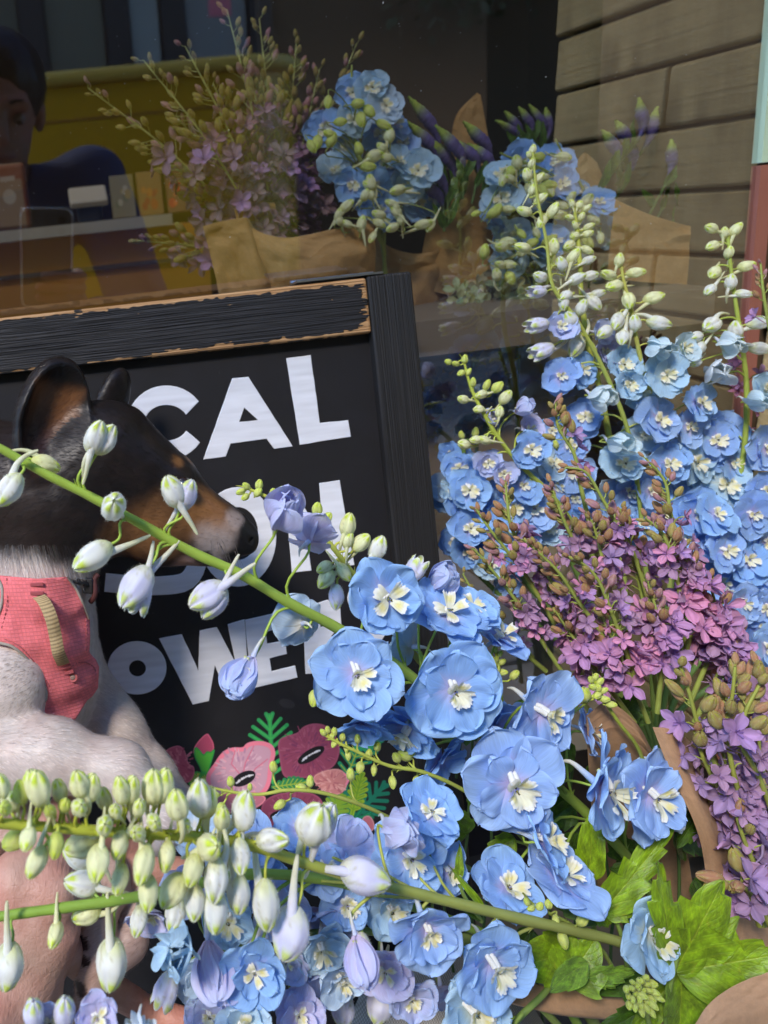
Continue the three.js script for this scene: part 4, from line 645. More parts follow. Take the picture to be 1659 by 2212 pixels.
stem('delphinium', 'thick delphinium stem lying low across the front, crowded with yellow-green buds on the dog side', null, {
  path: [[-120, 1768, 0.285], [-20, 1777, 0.295], [150, 1790, 0.305], [280, 1800, 0.315], [400, 1806, 0.325], [520, 1820, 0.336], [640, 1858, 0.348], [760, 1895, 0.36], [900, 1930, 0.376], [1010, 1957, 0.388], [1130, 1986, 0.40], [1250, 2012, 0.412], [1370, 2047, 0.425], [1480, 2120, 0.44], [1520, 2320, 0.45]],
  r: [0.0017, 0.0030], color: [0.25, 0.27, 0.085], tip: [0.36, 0.40, 0.06],
  buds: [B(4, 1698, 0.29, 66, 95), B(44, 1712, 0.298, 66, 100, 'green'), B(84, 1702, 0.296, 92, 92), B(70, 1694, 0.299, 74, 100), B(172, 1692, 0.303, 74, 98), B(196, 1700, 0.306, 78, 82), B(170, 1744, 0.296, 66, 80, 'cream', 1.2), B(224, 1724, 0.315, 62, 100), B(262, 1706, 0.31, 78, 96), B(284, 1706, 0.313, 80, 78), B(330, 1700, 0.318, 92, 92), B(354, 1698, 0.32, 90, 80), B(384, 1738, 0.31, 84, 92), B(430, 1722, 0.325, 100, 94, 'white', 0.2, { roll: 2.4 }), B(446, 1732, 0.33, 90, 76, 'cream'), B(226, 1783, 0.298, 64, 80, 'cream', 1.6), B(332, 1775, 0.306, 66, 90, 'cream', 1.6), B(452, 1830, 0.315, 84, 60, 'cream', 1.3), B(588, 1814, 0.332, 86, 28, 'white', 0.6), B(528, 1752, 0.33, 104, 78, 'white', 0.25, { roll: 2.2 }), B(12, 1745, 0.284, 56, 90, 'green', 1.6), B(60, 1812, 0.286, 60, 250, 'cream', 1.6), B(78, 1862, 0.292, 78, 238, 'cream', 0.3), B(212, 1864, 0.296, 84, 262, 'cream', 0.9), B(312, 1868, 0.305, 92, 255, 'cream', 0.8), B(320, 1930, 0.308, 80, 262, 'cream', 0.5), B(466, 1902, 0.318, 100, 262, 'white', 0.4, { roll: 0.5 }), B(466, 1968, 0.322, 96, 268, 'white', 0.4), B(374, 1926, 0.318, 92, 240, 'cream', 0.1), B(574, 1954, 0.33, 112, 268, 'white', 0.25, { roll: 0.6 }), B(626, 2016, 0.336, 124, 248, 'lilac', 0.25, { v: 0, roll: 0.4 }), B(176, 1822, 0.318, 90, 200, 'cream', -0.2), B(30, 1815, 0.31, 70, 220, 'green', -0.1), ...[[30, 1728, 0.300, 58, 84, 'cream', 0.2],[128, 1708, 0.306, 62, 104, 'cream', 0.2],[140, 1740, 0.300, 54, 70, 'green', 0.8],[108, 1752, 0.296, 52, 110, 'green', 1.0],[248, 1752, 0.303, 56, 96, 'cream', 0.8],[300, 1744, 0.308, 58, 88, 'cream', 0.6],[298, 1800, 0.304, 58, 110, 'cream', 1.4],[398, 1782, 0.314, 62, 92, 'cream', 1.2],[258, 1826, 0.304, 66, 250, 'cream', 0.8],[120, 1826, 0.294, 60, 262, 'green', 0.7],[360, 1850, 0.312, 70, 255, 'cream', 0.8],[418, 1880, 0.316, 74, 250, 'cream', 0.5],[420, 1950, 0.322, 78, 262, 'white', 0.4],[520, 1850, 0.326, 78, 270, 'white', 0.7],[514, 1930, 0.328, 88, 265, 'white', 0.4],[480, 1766, 0.326, 76, 88, 'cream', 0.4],[260, 1900, 0.305, 70, 258, 'cream', 0.5]].map((q) => B(...q)), B(676, 1778, 0.345, 116, 78, 'white', 0.3, { roll: 2.6 }), B(700, 1776, 0.352, 104, 64, 'lilac', 0.2, { v: 1 }), B(788, 1892, 0.352, 118, -4, 'lilac', 0.35, { v: 0, roll: 3.2 })],
  flowers: [F(834, 1790, 0.372, 108, 0.2, 0.35, 'lilac', 0.22), F(768, 2020, 0.356, 92, 0.05, -0.62, 'lilac', 0.25), F(917, 2000, 0.37, 186, 0.12, -0.12, 'blue', 0.66), F(1056, 2074, 0.382, 182, 0.2, -0.1, 'blue', 0.8), F(1014, 2180, 0.39, 180, 0.15, 0.25, 'pale', 0.78), F(880, 1852, 0.395, 168, 0.1, 0.3, 'blue', 0.95), F(924, 1762, 0.40, 150, 0.25, 0.75, 'blue', 0.85), F(1396, 2018, 0.41, 160, 0.25, 0.3, 'pale', 0.72), F(700, 1968, 0.40, 140, -0.1, -0.5, 'lilac', 0.6, { bee: false }), F(540, 1822, 0.40, 120, 0.1, 0.6, 'blue', 0.9, { bee: false }), F(640, 1796, 0.41, 116, 0.1, 0.72, 'blue', 0.9, { bee: false }), F(420, 1786, 0.40, 120, -0.1, 0.5, 'pale', 0.8, { bee: false }), F(760, 1830, 0.402, 130, 0.2, 0.5, 'lilac', 0.8, { bee: false }), F(560, 1900, 0.40, 130, -0.2, 0.5, 'blue', 0.9, { bee: false })],
});
stem('delphinium', 'smooth green delphinium stem crossing the hand, round greenish buds and a cup-shaped lilac flower', null, {
  path: [[-60, 1992, 0.335], [0, 1980, 0.338], [130, 1962, 0.343], [280, 1940, 0.35], [400, 1916, 0.36], [520, 1890, 0.37], [700, 1900, 0.385], [900, 1960, 0.41], [1150, 2080, 0.43], [1300, 2300, 0.45]],
  r: [0.0019, 0.0027], color: [0.20, 0.32, 0.045], tip: [0.22, 0.36, 0.05],
  buds: [B(300, 1990, 0.35, 70, 255, 'white', 0.5), B(380, 1975, 0.355, 76, 250, 'white', 0.4), B(120, 2020, 0.335, 62, 250, 'cream', 1.2), B(18, 2088, 0.33, 108, 262, 'white', 0.25, { roll: 0.6 }), B(240, 2084, 0.345, 116, 264, 'white', 0.3, { roll: 0.8 }), B(178, 1908, 0.352, 92, 160, 'white', 0.2, { roll: 0.3 }), B(166, 1850, 0.358, 84, 140, 'white', 0.1), B(186, 1975, 0.348, 76, 205, 'cream', 0)],
  flowers: [F(324, 1962, 0.362, 118, -0.1, -0.55, 'lilac', 0.5), F(360, 2046, 0.352, 128, 0.1, 0.5, 'pale', 0.28), F(450, 2030, 0.37, 110, 0.15, -0.62, 'lilac', 0.3, { bee: false }), F(545, 2092, 0.362, 148, 0.05, 0.05, 'blue', 0.66, { n: 5 }), F(524, 2212, 0.36, 150, 0.02, 0.35, 'pale', 0.6, { n: 5 }), F(690, 2090, 0.40, 130, 0.1, -0.4, 'lilac', 0.6, { bee: false })],
});
stem('delphinium', 'delphinium tip at the bottom edge with washed-out lilac flowers just entering the picture', null, {
  path: [[-40, 2230, 0.30], [100, 2225, 0.305], [250, 2250, 0.31], [400, 2300, 0.33]], r: [0.0016, 0.0022], color: [0.2, 0.3, 0.06],
  buds: [B(72, 2186, 0.30, 78, 92, 'lilac', 0.3, { v: 0 }), B(140, 2186, 0.302, 88, 85, 'lilac', 0.3, { v: 1 })],
  flowers: [F(208, 2196, 0.305, 112, 0.05, 0.4, 'lilac', 0.55), F(110, 2206, 0.308, 100, -0.1, 0.4, 'lilac', 0.5), F(300, 2206, 0.31, 88, 0, 0.35, 'ice', 0.3)],
});
stem('delphinium', 'bare thick green stem above the knee with thin side shoots hanging down', null, {
  path: [[560, 2142, 0.40], [600, 2118, 0.402], [680, 2104, 0.405], [760, 2086, 0.41], [920, 2060, 0.42], [1060, 2020, 0.43], [1200, 2100, 0.44], [1340, 2300, 0.45]], r: [0.0028, 0.0032], color: [0.18, 0.24, 0.06],
  buds: [B(640, 2190, 0.41, 60, 260, 'lilac', 0, { v: 0 }), B(740, 2180, 0.415, 90, 268, 'lilac', 0, { v: 1 }), B(820, 2170, 0.42, 90, 250, 'lilac', 0, { v: 0 })], flowers: [F(660, 2150, 0.425, 110, -0.2, -0.6, 'lilac', 0.4, { bee: false }), F(950, 2130, 0.43, 110, 0.2, -0.6, 'lilac', 0.5, { bee: false })],
});
stem('delphinium_sprig', 'thin side shoot of tiny hairy green buds in front of the painted dark poppy', null, {
  path: [[694, 1584, 0.42], [730, 1604, 0.42], [776, 1626, 0.421], [840, 1654, 0.424], [911, 1667, 0.428], [1000, 1706, 0.434], [1100, 1780, 0.445], [1200, 1900, 0.46]], r: [0.0006, 0.0013], color: [0.22, 0.28, 0.06], tip: [0.36, 0.42, 0.07],
  buds: [[698, 1582, 22, 130], [708, 1576, 22, 100], [716, 1590, 22, 60], [722, 1580, 24, 95], [740, 1592, 24, 85], [722, 1606, 22, 230], [748, 1616, 22, 270], [752, 1632, 22, 265], [772, 1596, 26, 95], [797, 1628, 26, 85], [778, 1658, 28, 250], [808, 1664, 26, 262], [815, 1612, 26, 85], [848, 1690, 30, 265], [900, 1688, 26, 255], [857, 1636, 30, 110], [874, 1632, 40, 150], [890, 1624, 30, 70]].map(([x, y, l, a]) => B(x, y, 0.42 + (x - 700) * 0.00006, l, a, 'green', 0.3)),
});
stem('delphinium_sprig', 'thin side shoot with yellow-green buds in front of the painted light pink poppy', null, {
  path: [[452, 1700, 0.40], [508, 1712, 0.402], [562, 1716, 0.404], [620, 1707, 0.406], [692, 1712, 0.41], [793, 1744, 0.416], [900, 1800, 0.43], [1020, 1880, 0.44]], r: [0.0006, 0.0012], color: [0.24, 0.28, 0.06], tip: [0.36, 0.40, 0.07],
  buds: [[498, 1688, 28, 100], [591, 1656, 34, 92], [670, 1688, 32, 90], [650, 1702, 30, 170], [604, 1738, 34, 200], [465, 1717, 24, 170], [476, 1748, 34, 235], [757, 1672, 36, 96], [540, 1700, 22, 80]].map(([x, y, l, a]) => B(x, y, 0.402 + (x - 450) * 0.00005, l, a, 'green', 0.25)),
});
stem('delphinium', 'delphinium tip with cream buds in front of the sign, behind the lilac half-open flowers', null, {
  path: [[528, 1052, 0.43], [600, 1085, 0.432], [690, 1150, 0.434], [740, 1210, 0.438], [800, 1290, 0.444], [900, 1420, 0.46], [1050, 1600, 0.475], [1250, 1900, 0.49]], r: [0.0007, 0.0022], color: [0.26, 0.32, 0.08], tip: [0.4, 0.45, 0.08],
  buds: [[520, 1062, 26, 190], [532, 1050, 26, 130], [560, 1047, 28, 75], [557, 1063, 28, 60], [530, 1074, 24, 215], [590, 1066, 30, 95], [606, 1062, 30, 70], [636, 1078, 32, 80], [686, 1100, 40, 85], [704, 1120, 40, 60]].map(([x, y, l, a]) => B(x, y, 0.43, l, a, 'green', 0.4)).concat([[752, 1134, 62, 78, 'cream'], [780, 1172, 56, 50, 'cream'], [752, 1166, 48, 80, 'cream'], [816, 1184, 66, 72, 'white'], [704, 1251, 56, 230, 'cream'], [742, 1236, 50, 300, 'cream'], [726, 1290, 62, 260, 'lilac'], [700, 1225, 46, 200, 'cream']].map(([x, y, l, a, p]) => B(x, y, 0.436, l, a, p, 0.3))),
});
stem('delphinium_sprig', 'short hairy green bud cluster standing between two big blue flowers', null, { path: [[1072, 1410, 0.455], [1074, 1450, 0.456], [1082, 1500, 0.458], [1092, 1560, 0.462], [1130, 1700, 0.47]], r: [0.0007, 0.0013], color: [0.2, 0.27, 0.06], tip: [0.34, 0.42, 0.06],
  buds: [[1070, 1404, 20, 95], [1080, 1412, 20, 70], [1060, 1418, 20, 120], [1072, 1424, 22, 90], [1084, 1430, 22, 50], [1058, 1438, 24, 150], [1074, 1444, 24, 90], [1086, 1452, 24, 20], [1062, 1458, 24, 170], [1112, 1458, 30, 60]].map(([x, y, l, a]) => B(x, y, 0.455, l, a, 'green', 0.5)) });
stem('delphinium_sprig', 'stubby green bud cluster at the foot of the mauve larkspur', null, { path: [[1283, 1462, 0.44], [1294, 1490, 0.442], [1310, 1520, 0.444], [1336, 1560, 0.448], [1380, 1620, 0.455], [1420, 1760, 0.47]], r: [0.0007, 0.0012], color: [0.2, 0.27, 0.06], tip: [0.34, 0.42, 0.06],
  buds: [[1276, 1468, 22, 120], [1286, 1462, 22, 85], [1296, 1472, 24, 60], [1280, 1484, 24, 150], [1292, 1486, 24, 90], [1304, 1492, 24, 40], [1290, 1502, 26, 200], [1306, 1510, 24, 20], [1320, 1522, 26, 10], [1262, 1500, 44, 110], [1244, 1490, 40, 95], [1236, 1530, 40, 80]].map(([x, y, l, a]) => B(x, y, 0.44, l, a, 'green', 0.5)) });
stem('delphinium_sprig', 'loose shoot of small yellow buds in front of the cut leaf stalk', null, { path: [[1130, 1930, 0.41], [1150, 1952, 0.411], [1185, 1972, 0.413], [1230, 1995, 0.416], [1290, 2040, 0.42], [1340, 2120, 0.43]], r: [0.0006, 0.0012], color: [0.24, 0.3, 0.06],
  buds: [[1138, 1948, 26, 110], [1146, 1962, 24, 180], [1166, 1958, 26, 80], [1186, 1952, 28, 80], [1146, 1984, 28, 250], [1200, 1990, 30, 250], [1216, 2030, 40, 270], [1258, 1988, 36, 60]].map(([x, y, l, a]) => B(x, y, 0.408, l, a, 'green', 0.4)) });
stem('delphinium_sprig', 'round clump of bright green buds at the bottom edge beside the large leaf', null, { path: [[1385, 2130, 0.40], [1390, 2160, 0.402], [1400, 2200, 0.405], [1420, 2300, 0.41]], r: [0.0009, 0.0014], color: [0.2, 0.27, 0.06],
  buds: (() => { const R = rng(8), o = []; for (let i = 0; i < 26; i++) { const a = i * 2.4, q = Math.sqrt(i / 26) * 38; o.push(B(1388 + Math.cos(a) * q, 2150 + Math.sin(a) * q * 1.1, 0.398 + 0.004 * R(), 20 + 8 * R(), a * -57.3, 'green', 1.2)); } return o; })() });

stem('delphinium', 'delphinium with a soft mass of pale open flowers filling the bottom middle above the knee', null, {
  path: [[400, 2080, 0.392], [520, 2040, 0.394], [640, 2020, 0.396], [760, 2010, 0.40], [900, 2030, 0.41], [1060, 2080, 0.42], [1250, 2260, 0.44]], r: [0.0012, 0.0022], color: [0.2, 0.28, 0.06],
  flowers: [F(492, 1985, 0.385, 124, -0.1, 0.2, 'pale', 0.85), F(606, 1965, 0.388, 130, 0.1, 0.3, 'lilac', 0.8), F(690, 2040, 0.386, 132, 0.1, -0.2, 'pale', 0.8), F(748, 1950, 0.392, 120, -0.1, 0.3, 'blue', 0.85), F(838, 1962, 0.396, 120, 0.2, 0.1, 'pale', 0.8), F(826, 2090, 0.39, 130, -0.1, -0.1, 'lilac', 0.7), F(735, 2110, 0.392, 120, 0.2, -0.3, 'pale', 0.7), F(884, 2150, 0.395, 120, 0.1, 0, 'lilac', 0.7), F(618, 2070, 0.39, 110, -0.3, -0.2, 'lilac', 0.75), F(430, 2110, 0.388, 120, 0.1, 0.1, 'pale', 0.75), F(452, 2190, 0.385, 120, -0.1, 0.2, 'lilac', 0.7), F(640, 2190, 0.385, 120, 0.1, 0.3, 'lilac', 0.75), F(400, 1920, 0.39, 110, -0.2, 0.3, 'lilac', 0.8), F(960, 1880, 0.405, 120, 0.3, 0.2, 'blue', 0.9), F(700, 1880, 0.395, 110, 0, 0.5, 'blue', 0.9), F(500, 1860, 0.395, 110, -0.2, 0.5, 'pale', 0.9)],
  buds: [B(560, 2030, 0.382, 84, 255, 'lilac', 0.3), B(780, 2060, 0.385, 90, 262, 'lilac', 0.3), B(360, 2140, 0.38, 84, 250, 'lilac', 0.3)] });

// ------------------------------------------------------------ blue delphiniums standing at the back, against the window
const rearGroup = 'blue delphiniums standing against the window';
const Lz = { lite: true };
const FR = (x, y, d, diam, fx, fy, tone, open) => F(x, y, d, diam, fx, fy, tone, open, Lz);
stem('delphinium', 'tallest delphinium spike against the window, cream buds all the way up', rearGroup, {
  path: [[1150, 318, 0.535], [1160, 420, 0.537], [1180, 520, 0.54], [1195, 620, 0.543], [1245, 690, 0.547], [1300, 790, 0.553], [1350, 910, 0.56], [1372, 1010, 0.57], [1400, 1300, 0.6], [1420, 1800, 0.64]], r: [0.0007, 0.0018], color: [0.22, 0.34, 0.06], tip: [0.34, 0.42, 0.08],
  buds: [[1151, 323, 26, 80], [1142, 335, 20, 130], [1149, 353, 28, 75], [1139, 377, 34, 110], [1165, 385, 32, 50], [1150, 410, 30, 80], [1168, 428, 34, 40], [1133, 456, 42, 165], [1194, 454, 42, 68], [1170, 478, 38, 240], [1128, 535, 46, 175], [1195, 533, 42, 95], [1212, 570, 40, 120], [1238, 553, 44, 65], [1166, 598, 42, 170], [1246, 602, 44, 30], [1220, 640, 44, 200], [1256, 664, 42, 80], [1232, 690, 46, 130], [1218, 655, 40, 260]].map(([x, y, l, a]) => B(x, y, 0.536 + (y - 320) * 0.00003, l, a, y > 560 ? 'white' : 'cream', 0.3)).concat([B(1160, 630, 0.545, 50, 185, 'lilac'), B(1162, 702, 0.548, 60, 195, 'lilac', 0.2), B(1172, 758, 0.55, 64, 205, 'lilac', 0.2), B(1244, 748, 0.556, 60, 240, 'white')]),
  flowers: [FR(1208, 706, 0.55, 76, -0.1, 0.2, 'lilac', 0.6), FR(1208, 812, 0.556, 92, -0.1, 0, 'blue2', 0.95), FR(1250, 800, 0.56, 86, 0.3, 0.1, 'blue', 0.9), FR(1278, 856, 0.552, 80, 0.02, -0.1, 'ice', 0.42), FR(1314, 956, 0.556, 76, 0.2, -0.05, 'ice', 0.4), FR(1290, 720, 0.566, 70, 0.4, 0.2, 'lilac', 0.5), FR(1260, 900, 0.572, 90, -0.3, 0.1, 'blue2', 0.95)],
});
stem('delphinium', 'delphinium spike directly behind the tallest one, knobbly with small tight buds at its tip', rearGroup, {
  path: [[1238, 436, 0.556], [1246, 490, 0.557], [1252, 560, 0.558], [1256, 640, 0.56], [1270, 740, 0.564], [1300, 860, 0.572], [1330, 1050, 0.585], [1370, 1600, 0.64]], r: [0.0008, 0.0024], color: [0.26, 0.34, 0.08], tip: [0.38, 0.44, 0.08],
  buds: [[1236, 440, 24, 110], [1251, 443, 24, 80], [1268, 450, 26, 40], [1230, 470, 26, 160], [1256, 468, 24, 70], [1243, 486, 26, 120], [1272, 490, 28, 30], [1242, 510, 28, 200], [1270, 505, 28, 20], [1230, 530, 34, 215], [1268, 540, 32, 330], [1272, 562, 34, 20], [1224, 572, 36, 180], [1276, 596, 36, 10], [1292, 634, 36, 20], [1282, 655, 44, 300]].map(([x, y, l, a]) => B(x, y, 0.556, l, a, y > 560 ? 'white' : 'cream', 0.3)),
  flowers: [FR(1300, 760, 0.568, 84, 0.3, 0.1, 'lilac', 0.5), FR(1340, 790, 0.562, 92, 0.1, 0.2, 'pale', 0.7), FR(1355, 830, 0.558, 80, 0, -0.1, 'pale', 0.5), FR(1420, 906, 0.56, 110, 0.15, 0.1, 'blue', 0.95), FR(1345, 1000, 0.565, 100, -0.2, 0.1, 'pale', 0.9), FR(1230, 960, 0.58, 90, -0.3, 0, 'blue2', 0.95), FR(1190, 930, 0.585, 70, -0.2, 0.1, 'blue', 0.9)],
});
stem('delphinium', 'delphinium with fat cream buds held wide and pale icy blue flowers just beneath', rearGroup, {
  path: [[1340, 560, 0.55], [1348, 610, 0.551], [1362, 660, 0.552], [1372, 720, 0.555], [1390, 800, 0.56], [1420, 900, 0.568], [1440, 1050, 0.58], [1450, 1600, 0.63]], r: [0.0008, 0.0019], color: [0.28, 0.36, 0.09], tip: [0.4, 0.44, 0.1],
  buds: [[1338, 562, 36, 88], [1374, 588, 44, 10], [1314, 594, 44, 165], [1326, 618, 48, 200], [1358, 650, 44, 260], [1412, 642, 48, 25], [1334, 694, 50, 240], [1424, 698, 56, 345], [1372, 698, 44, 100], [1306, 718, 46, 215], [1344, 728, 46, 250]].map(([x, y, l, a]) => B(x, y, 0.55, l, a, y > 680 ? 'white' : 'cream', 0.3)),
  flowers: [FR(1404, 744, 0.552, 66, -0.05, -0.25, 'ice', 0.3), FR(1432, 812, 0.552, 110, 0.02, 0.05, 'pale', 0.85), FR(1470, 752, 0.56, 84, 0.3, 0.1, 'ice', 0.6), FR(1385, 850, 0.566, 90, -0.1, 0.1, 'pale', 0.9), FR(1506, 870, 0.564, 96, 0.3, 0.1, 'blue', 0.8), FR(1484, 920, 0.57, 96, 0.2, 0, 'blue', 0.9), FR(1440, 1000, 0.568, 106, 0.1, 0.1, 'blue2', 0.95), FR(1388, 940, 0.574, 96, -0.1, 0, 'pale', 0.95)],
});
stem('delphinium', 'delphinium spike nearest the mint window jamb, green-tipped buds on long stalks', rearGroup, {
  path: [[1572, 505, 0.56], [1580, 590, 0.561], [1590, 660, 0.563], [1605, 760, 0.566], [1612, 830, 0.57], [1610, 940, 0.575], [1590, 1100, 0.585], [1560, 1600, 0.63]], r: [0.0009, 0.002], color: [0.24, 0.36, 0.06], tip: [0.32, 0.42, 0.07],
  buds: [[1537, 493, 38, 165], [1565, 503, 30, 100], [1588, 496, 40, 62], [1539, 531, 38, 205], [1575, 545, 32, 80], [1613, 575, 40, 15], [1543, 589, 42, 225], [1579, 609, 40, 90], [1533, 627, 42, 220], [1607, 635, 40, 350], [1536, 702, 54, 205], [1640, 697, 54, 10], [1590, 712, 46, 100], [1641, 753, 50, 350], [1503, 728, 40, 200], [1511, 752, 40, 230], [1503, 785, 34, 200]].map(([x, y, l, a]) => B(x, y, 0.56, l, a, y > 600 ? 'white' : 'cream', 0.3)),
  flowers: [FR(1556, 740, 0.558, 68, -0.05, -0.2, 'ice', 0.28), FR(1536, 818, 0.565, 80, -0.3, 0.3, 'ice', 0.3), FR(1612, 868, 0.564, 70, 0.05, 0.1, 'ice', 0.35), FR(1652, 840, 0.57, 90, 0.2, 0.1, 'pale', 0.9), FR(1650, 970, 0.572, 100, 0.1, 0, 'blue', 0.95), FR(1562, 930, 0.585, 96, 0, 0.2, 'blue2', 0.9), FR(1580, 1000, 0.582, 100, 0.2, 0.1, 'blue', 0.95)],
});
stem('delphinium', 'small slender delphinium spike next to the right edge of the sign, bright green tip buds', rearGroup, {
  path: [[1000, 770, 0.55], [1015, 830, 0.551], [1032, 870, 0.552], [1080, 950, 0.556], [1130, 1010, 0.56], [1200, 1080, 0.57], [1300, 1250, 0.59], [1360, 1700, 0.63]], r: [0.0007, 0.0022], color: [0.24, 0.36, 0.06], tip: [0.36, 0.46, 0.07],
  buds: [[1004, 776, 24, 85], [984, 786, 22, 170], [996, 806, 24, 210], [968, 782, 20, 160], [1012, 804, 22, 60], [1022, 826, 26, 90], [1052, 832, 30, 70], [1074, 836, 34, 55], [1040, 852, 34, 200], [1092, 858, 40, 60], [1000, 862, 32, 165], [1080, 890, 30, 80], [1034, 884, 30, 190], [1028, 950, 34, 190], [1002, 960, 34, 175], [1046, 950, 38, 160]].map(([x, y, l, a]) => B(x, y, 0.55, l, a, y < 845 ? 'green' : 'cream', 0.3)),
  flowers: [FR(1115, 890, 0.558, 58, 0.2, 0.4, 'lilac', 0.4), FR(1052, 905, 0.566, 56, -0.2, 0.2, 'lilac', 0.4), FR(1138, 930, 0.566, 80, 0.3, 0.3, 'lilac', 0.6), FR(1142, 970, 0.556, 92, 0, 0, 'blue2', 0.95), FR(1050, 1000, 0.56, 70, 0, 0, 'lilac', 0.7), FR(1084, 1022, 0.558, 70, 0.05, -0.1, 'lilac', 0.7), FR(1010, 1056, 0.566, 100, -0.1, 0, 'blue', 0.95), FR(1126, 1048, 0.566, 90, 0, 0.05, 'blue2', 0.95), FR(1070, 1080, 0.575, 84, -0.1, -0.1, 'blue', 0.9)],
});
const massLabels = ['blue delphinium low beside the sign edge, open flowers packed tight', 'blue delphinium under the slender spike, its flowers half hidden by bronze larkspur buds', 'blue delphinium in the middle of the rear mass, flowers behind the tallest larkspur bud stems', 'blue delphinium with large pale-eyed flowers to the right of the larkspur tips', 'blue delphinium deep on the right, below the icy blue flowers', 'blue delphinium at the right border, flowers beside the mauve larkspur', 'lowest blue delphinium at the right border, above the tan paper'];
const massFlowers = [
  [[1000, 1090, 96], [1012, 1140, 92], [990, 1010, 80], [1040, 1130, 90], [975, 1060, 60], [1058, 1180, 84], [1010, 1190, 80], [970, 980, 60]],
  [[1100, 1100, 96], [1150, 1100, 92], [1080, 1150, 90], [1130, 1150, 90], [1180, 1140, 84], [1060, 1215, 76], [1110, 1200, 90]],
  [[1200, 1050, 96], [1190, 1000, 86], [1236, 1020, 90], [1205, 1110, 94], [1170, 1060, 84], [1240, 1080, 84], [1230, 1150, 84]],
  [[1494, 996, 112], [1544, 950, 104], [1400, 1060, 96], [1450, 1075, 110], [1352, 1060, 90], [1520, 1050, 100], [1420, 1110, 100]],
  [[1562, 1044, 116], [1500, 1110, 116], [1540, 1110, 104], [1466, 1150, 104], [1380, 1130, 90], [1600, 1070, 104], [1590, 960, 92]],
  [[1620, 1110, 108], [1650, 1060, 90], [1560, 1190, 110], [1610, 1210, 110], [1650, 1170, 100], [1650, 1235, 100], [1530, 1170, 96]],
  [[1650, 1310, 100], [1600, 1300, 100], [1648, 1395, 118], [1560, 1260, 96], [1640, 1350, 100], [1600, 1380, 90]],
];
massFlowers.forEach((list, k) => {
  const R = rng(900 + k), cx = list.reduce((s, f) => s + f[0], 0) / list.length, top = Math.min(...list.map((f) => f[1])), low = Math.max(...list.map((f) => f[1]));
  stem('delphinium', massLabels[k], rearGroup, { path: [[cx - 6, top - 30, 0.585], [cx, (top + low) / 2, 0.592], [cx + 8, low + 20, 0.6], [1380 + k * 12, 1560, 0.62], [1400 + k * 12, 1850, 0.64]], r: [0.0014, 0.0024], color: [0.14, 0.24, 0.05],
    buds: k > 2 ? [] : [B(cx + 20, top - 46, 0.578, 26, 80, 'green'), B(cx - 10, top - 40, 0.58, 24, 110, 'green')],
    flowers: list.concat(list.map(([x, y, w], i) => [x + (i % 2 ? 34 : -30), y + (i % 3 - 1) * 34 + 12, w * 0.95, 1])).map(([x, y, w, b], i) => FR(x, y, 0.572 + 0.012 * R() + (i > 2 ? 0.01 : 0) + (b ? 0.012 : 0), w * (0.98 + 0.12 * R()), (R() - 0.5) * 0.6, (R() - 0.4) * 0.5, R() > (y < 1020 ? 0.4 : 0.75) ? 'pale' : R() > 0.4 ? 'blue' : 'blue2', 0.86 + 0.14 * R())) });
});

// ------------------------------------------------------------ mauve larkspur bouquet
const lg = 'mauve larkspur stems in the front paper bouquet';
const lk = 'mauve larkspur stem deep inside the front paper bouquet';
const LKL = { 0: 'mauve larkspur stem with bronze buds standing highest on the right of its bouquet', 1: 'larkspur stem arching left with glossy bronze buds, below the icy blue flower', 2: 'larkspur stem with small bronze buds just left of the glossy arching one', 3: 'upright larkspur stem with orange-bronze buds in front of the slender blue spike', 4: 'larkspur stem leaning left with rosy buds over the lowest rear blue flowers', 5: 'leftmost larkspur stem of the mauve bouquet, bronze buds leaning over the shade', 6: 'long larkspur stem slanting through the middle of the mauve bouquet', 7: 'curved larkspur stem with bronze buds crossing the centre of the mauve bouquet', 8: 'larkspur stem with rose buds just below the highest stem of its bouquet', 9: 'thin bronze-budded larkspur stem curling up between two blue delphiniums', 12: 'flower-laden pink larkspur stem on the right flank of the mauve bouquet', 13: 'pink larkspur stem at the right edge of the mauve bouquet, beside rear blue flowers', 14: 'lowest right larkspur stem of the mauve bouquet, over the tan paper corner', 15: 'larkspur stem with large pink flowers at the front centre of the mauve bouquet', 16: 'larkspur stem with large pink flowers just above the curled brown paper', 17: 'larkspur stem low on the left of its bouquet above the stubby green buds' };
const DKL = { 0: 'dusky larkspur with fat olive buds standing beside the top of the tan paper fold', 1: 'dusky larkspur with olive buds at the middle top of the nearer bouquet', 2: 'dusky larkspur with olive buds leaning in from the right border', 3: 'dusky purple larkspur flowers spilling over the top of the tan paper fold', 6: 'dusky larkspur with olive buds low in the nearer bouquet', 7: 'lowest dusky larkspur, its bud cluster beside the large jagged leaf', 9: 'dusky larkspur with wide purple flowers low along the tan paper fold' };
const FDL = { 0: 'faded larkspur stem behind the glass reaching furthest left', 1: 'faded larkspur stem behind the glass, second from the left', 3: 'tallest faded larkspur stem behind the glass, its tip before the pink notice', 7: 'faded larkspur stem rising above the pale blue delphinium behind the glass', 17: 'lowest faded larkspur sprig behind the glass, just above the sign rail' };
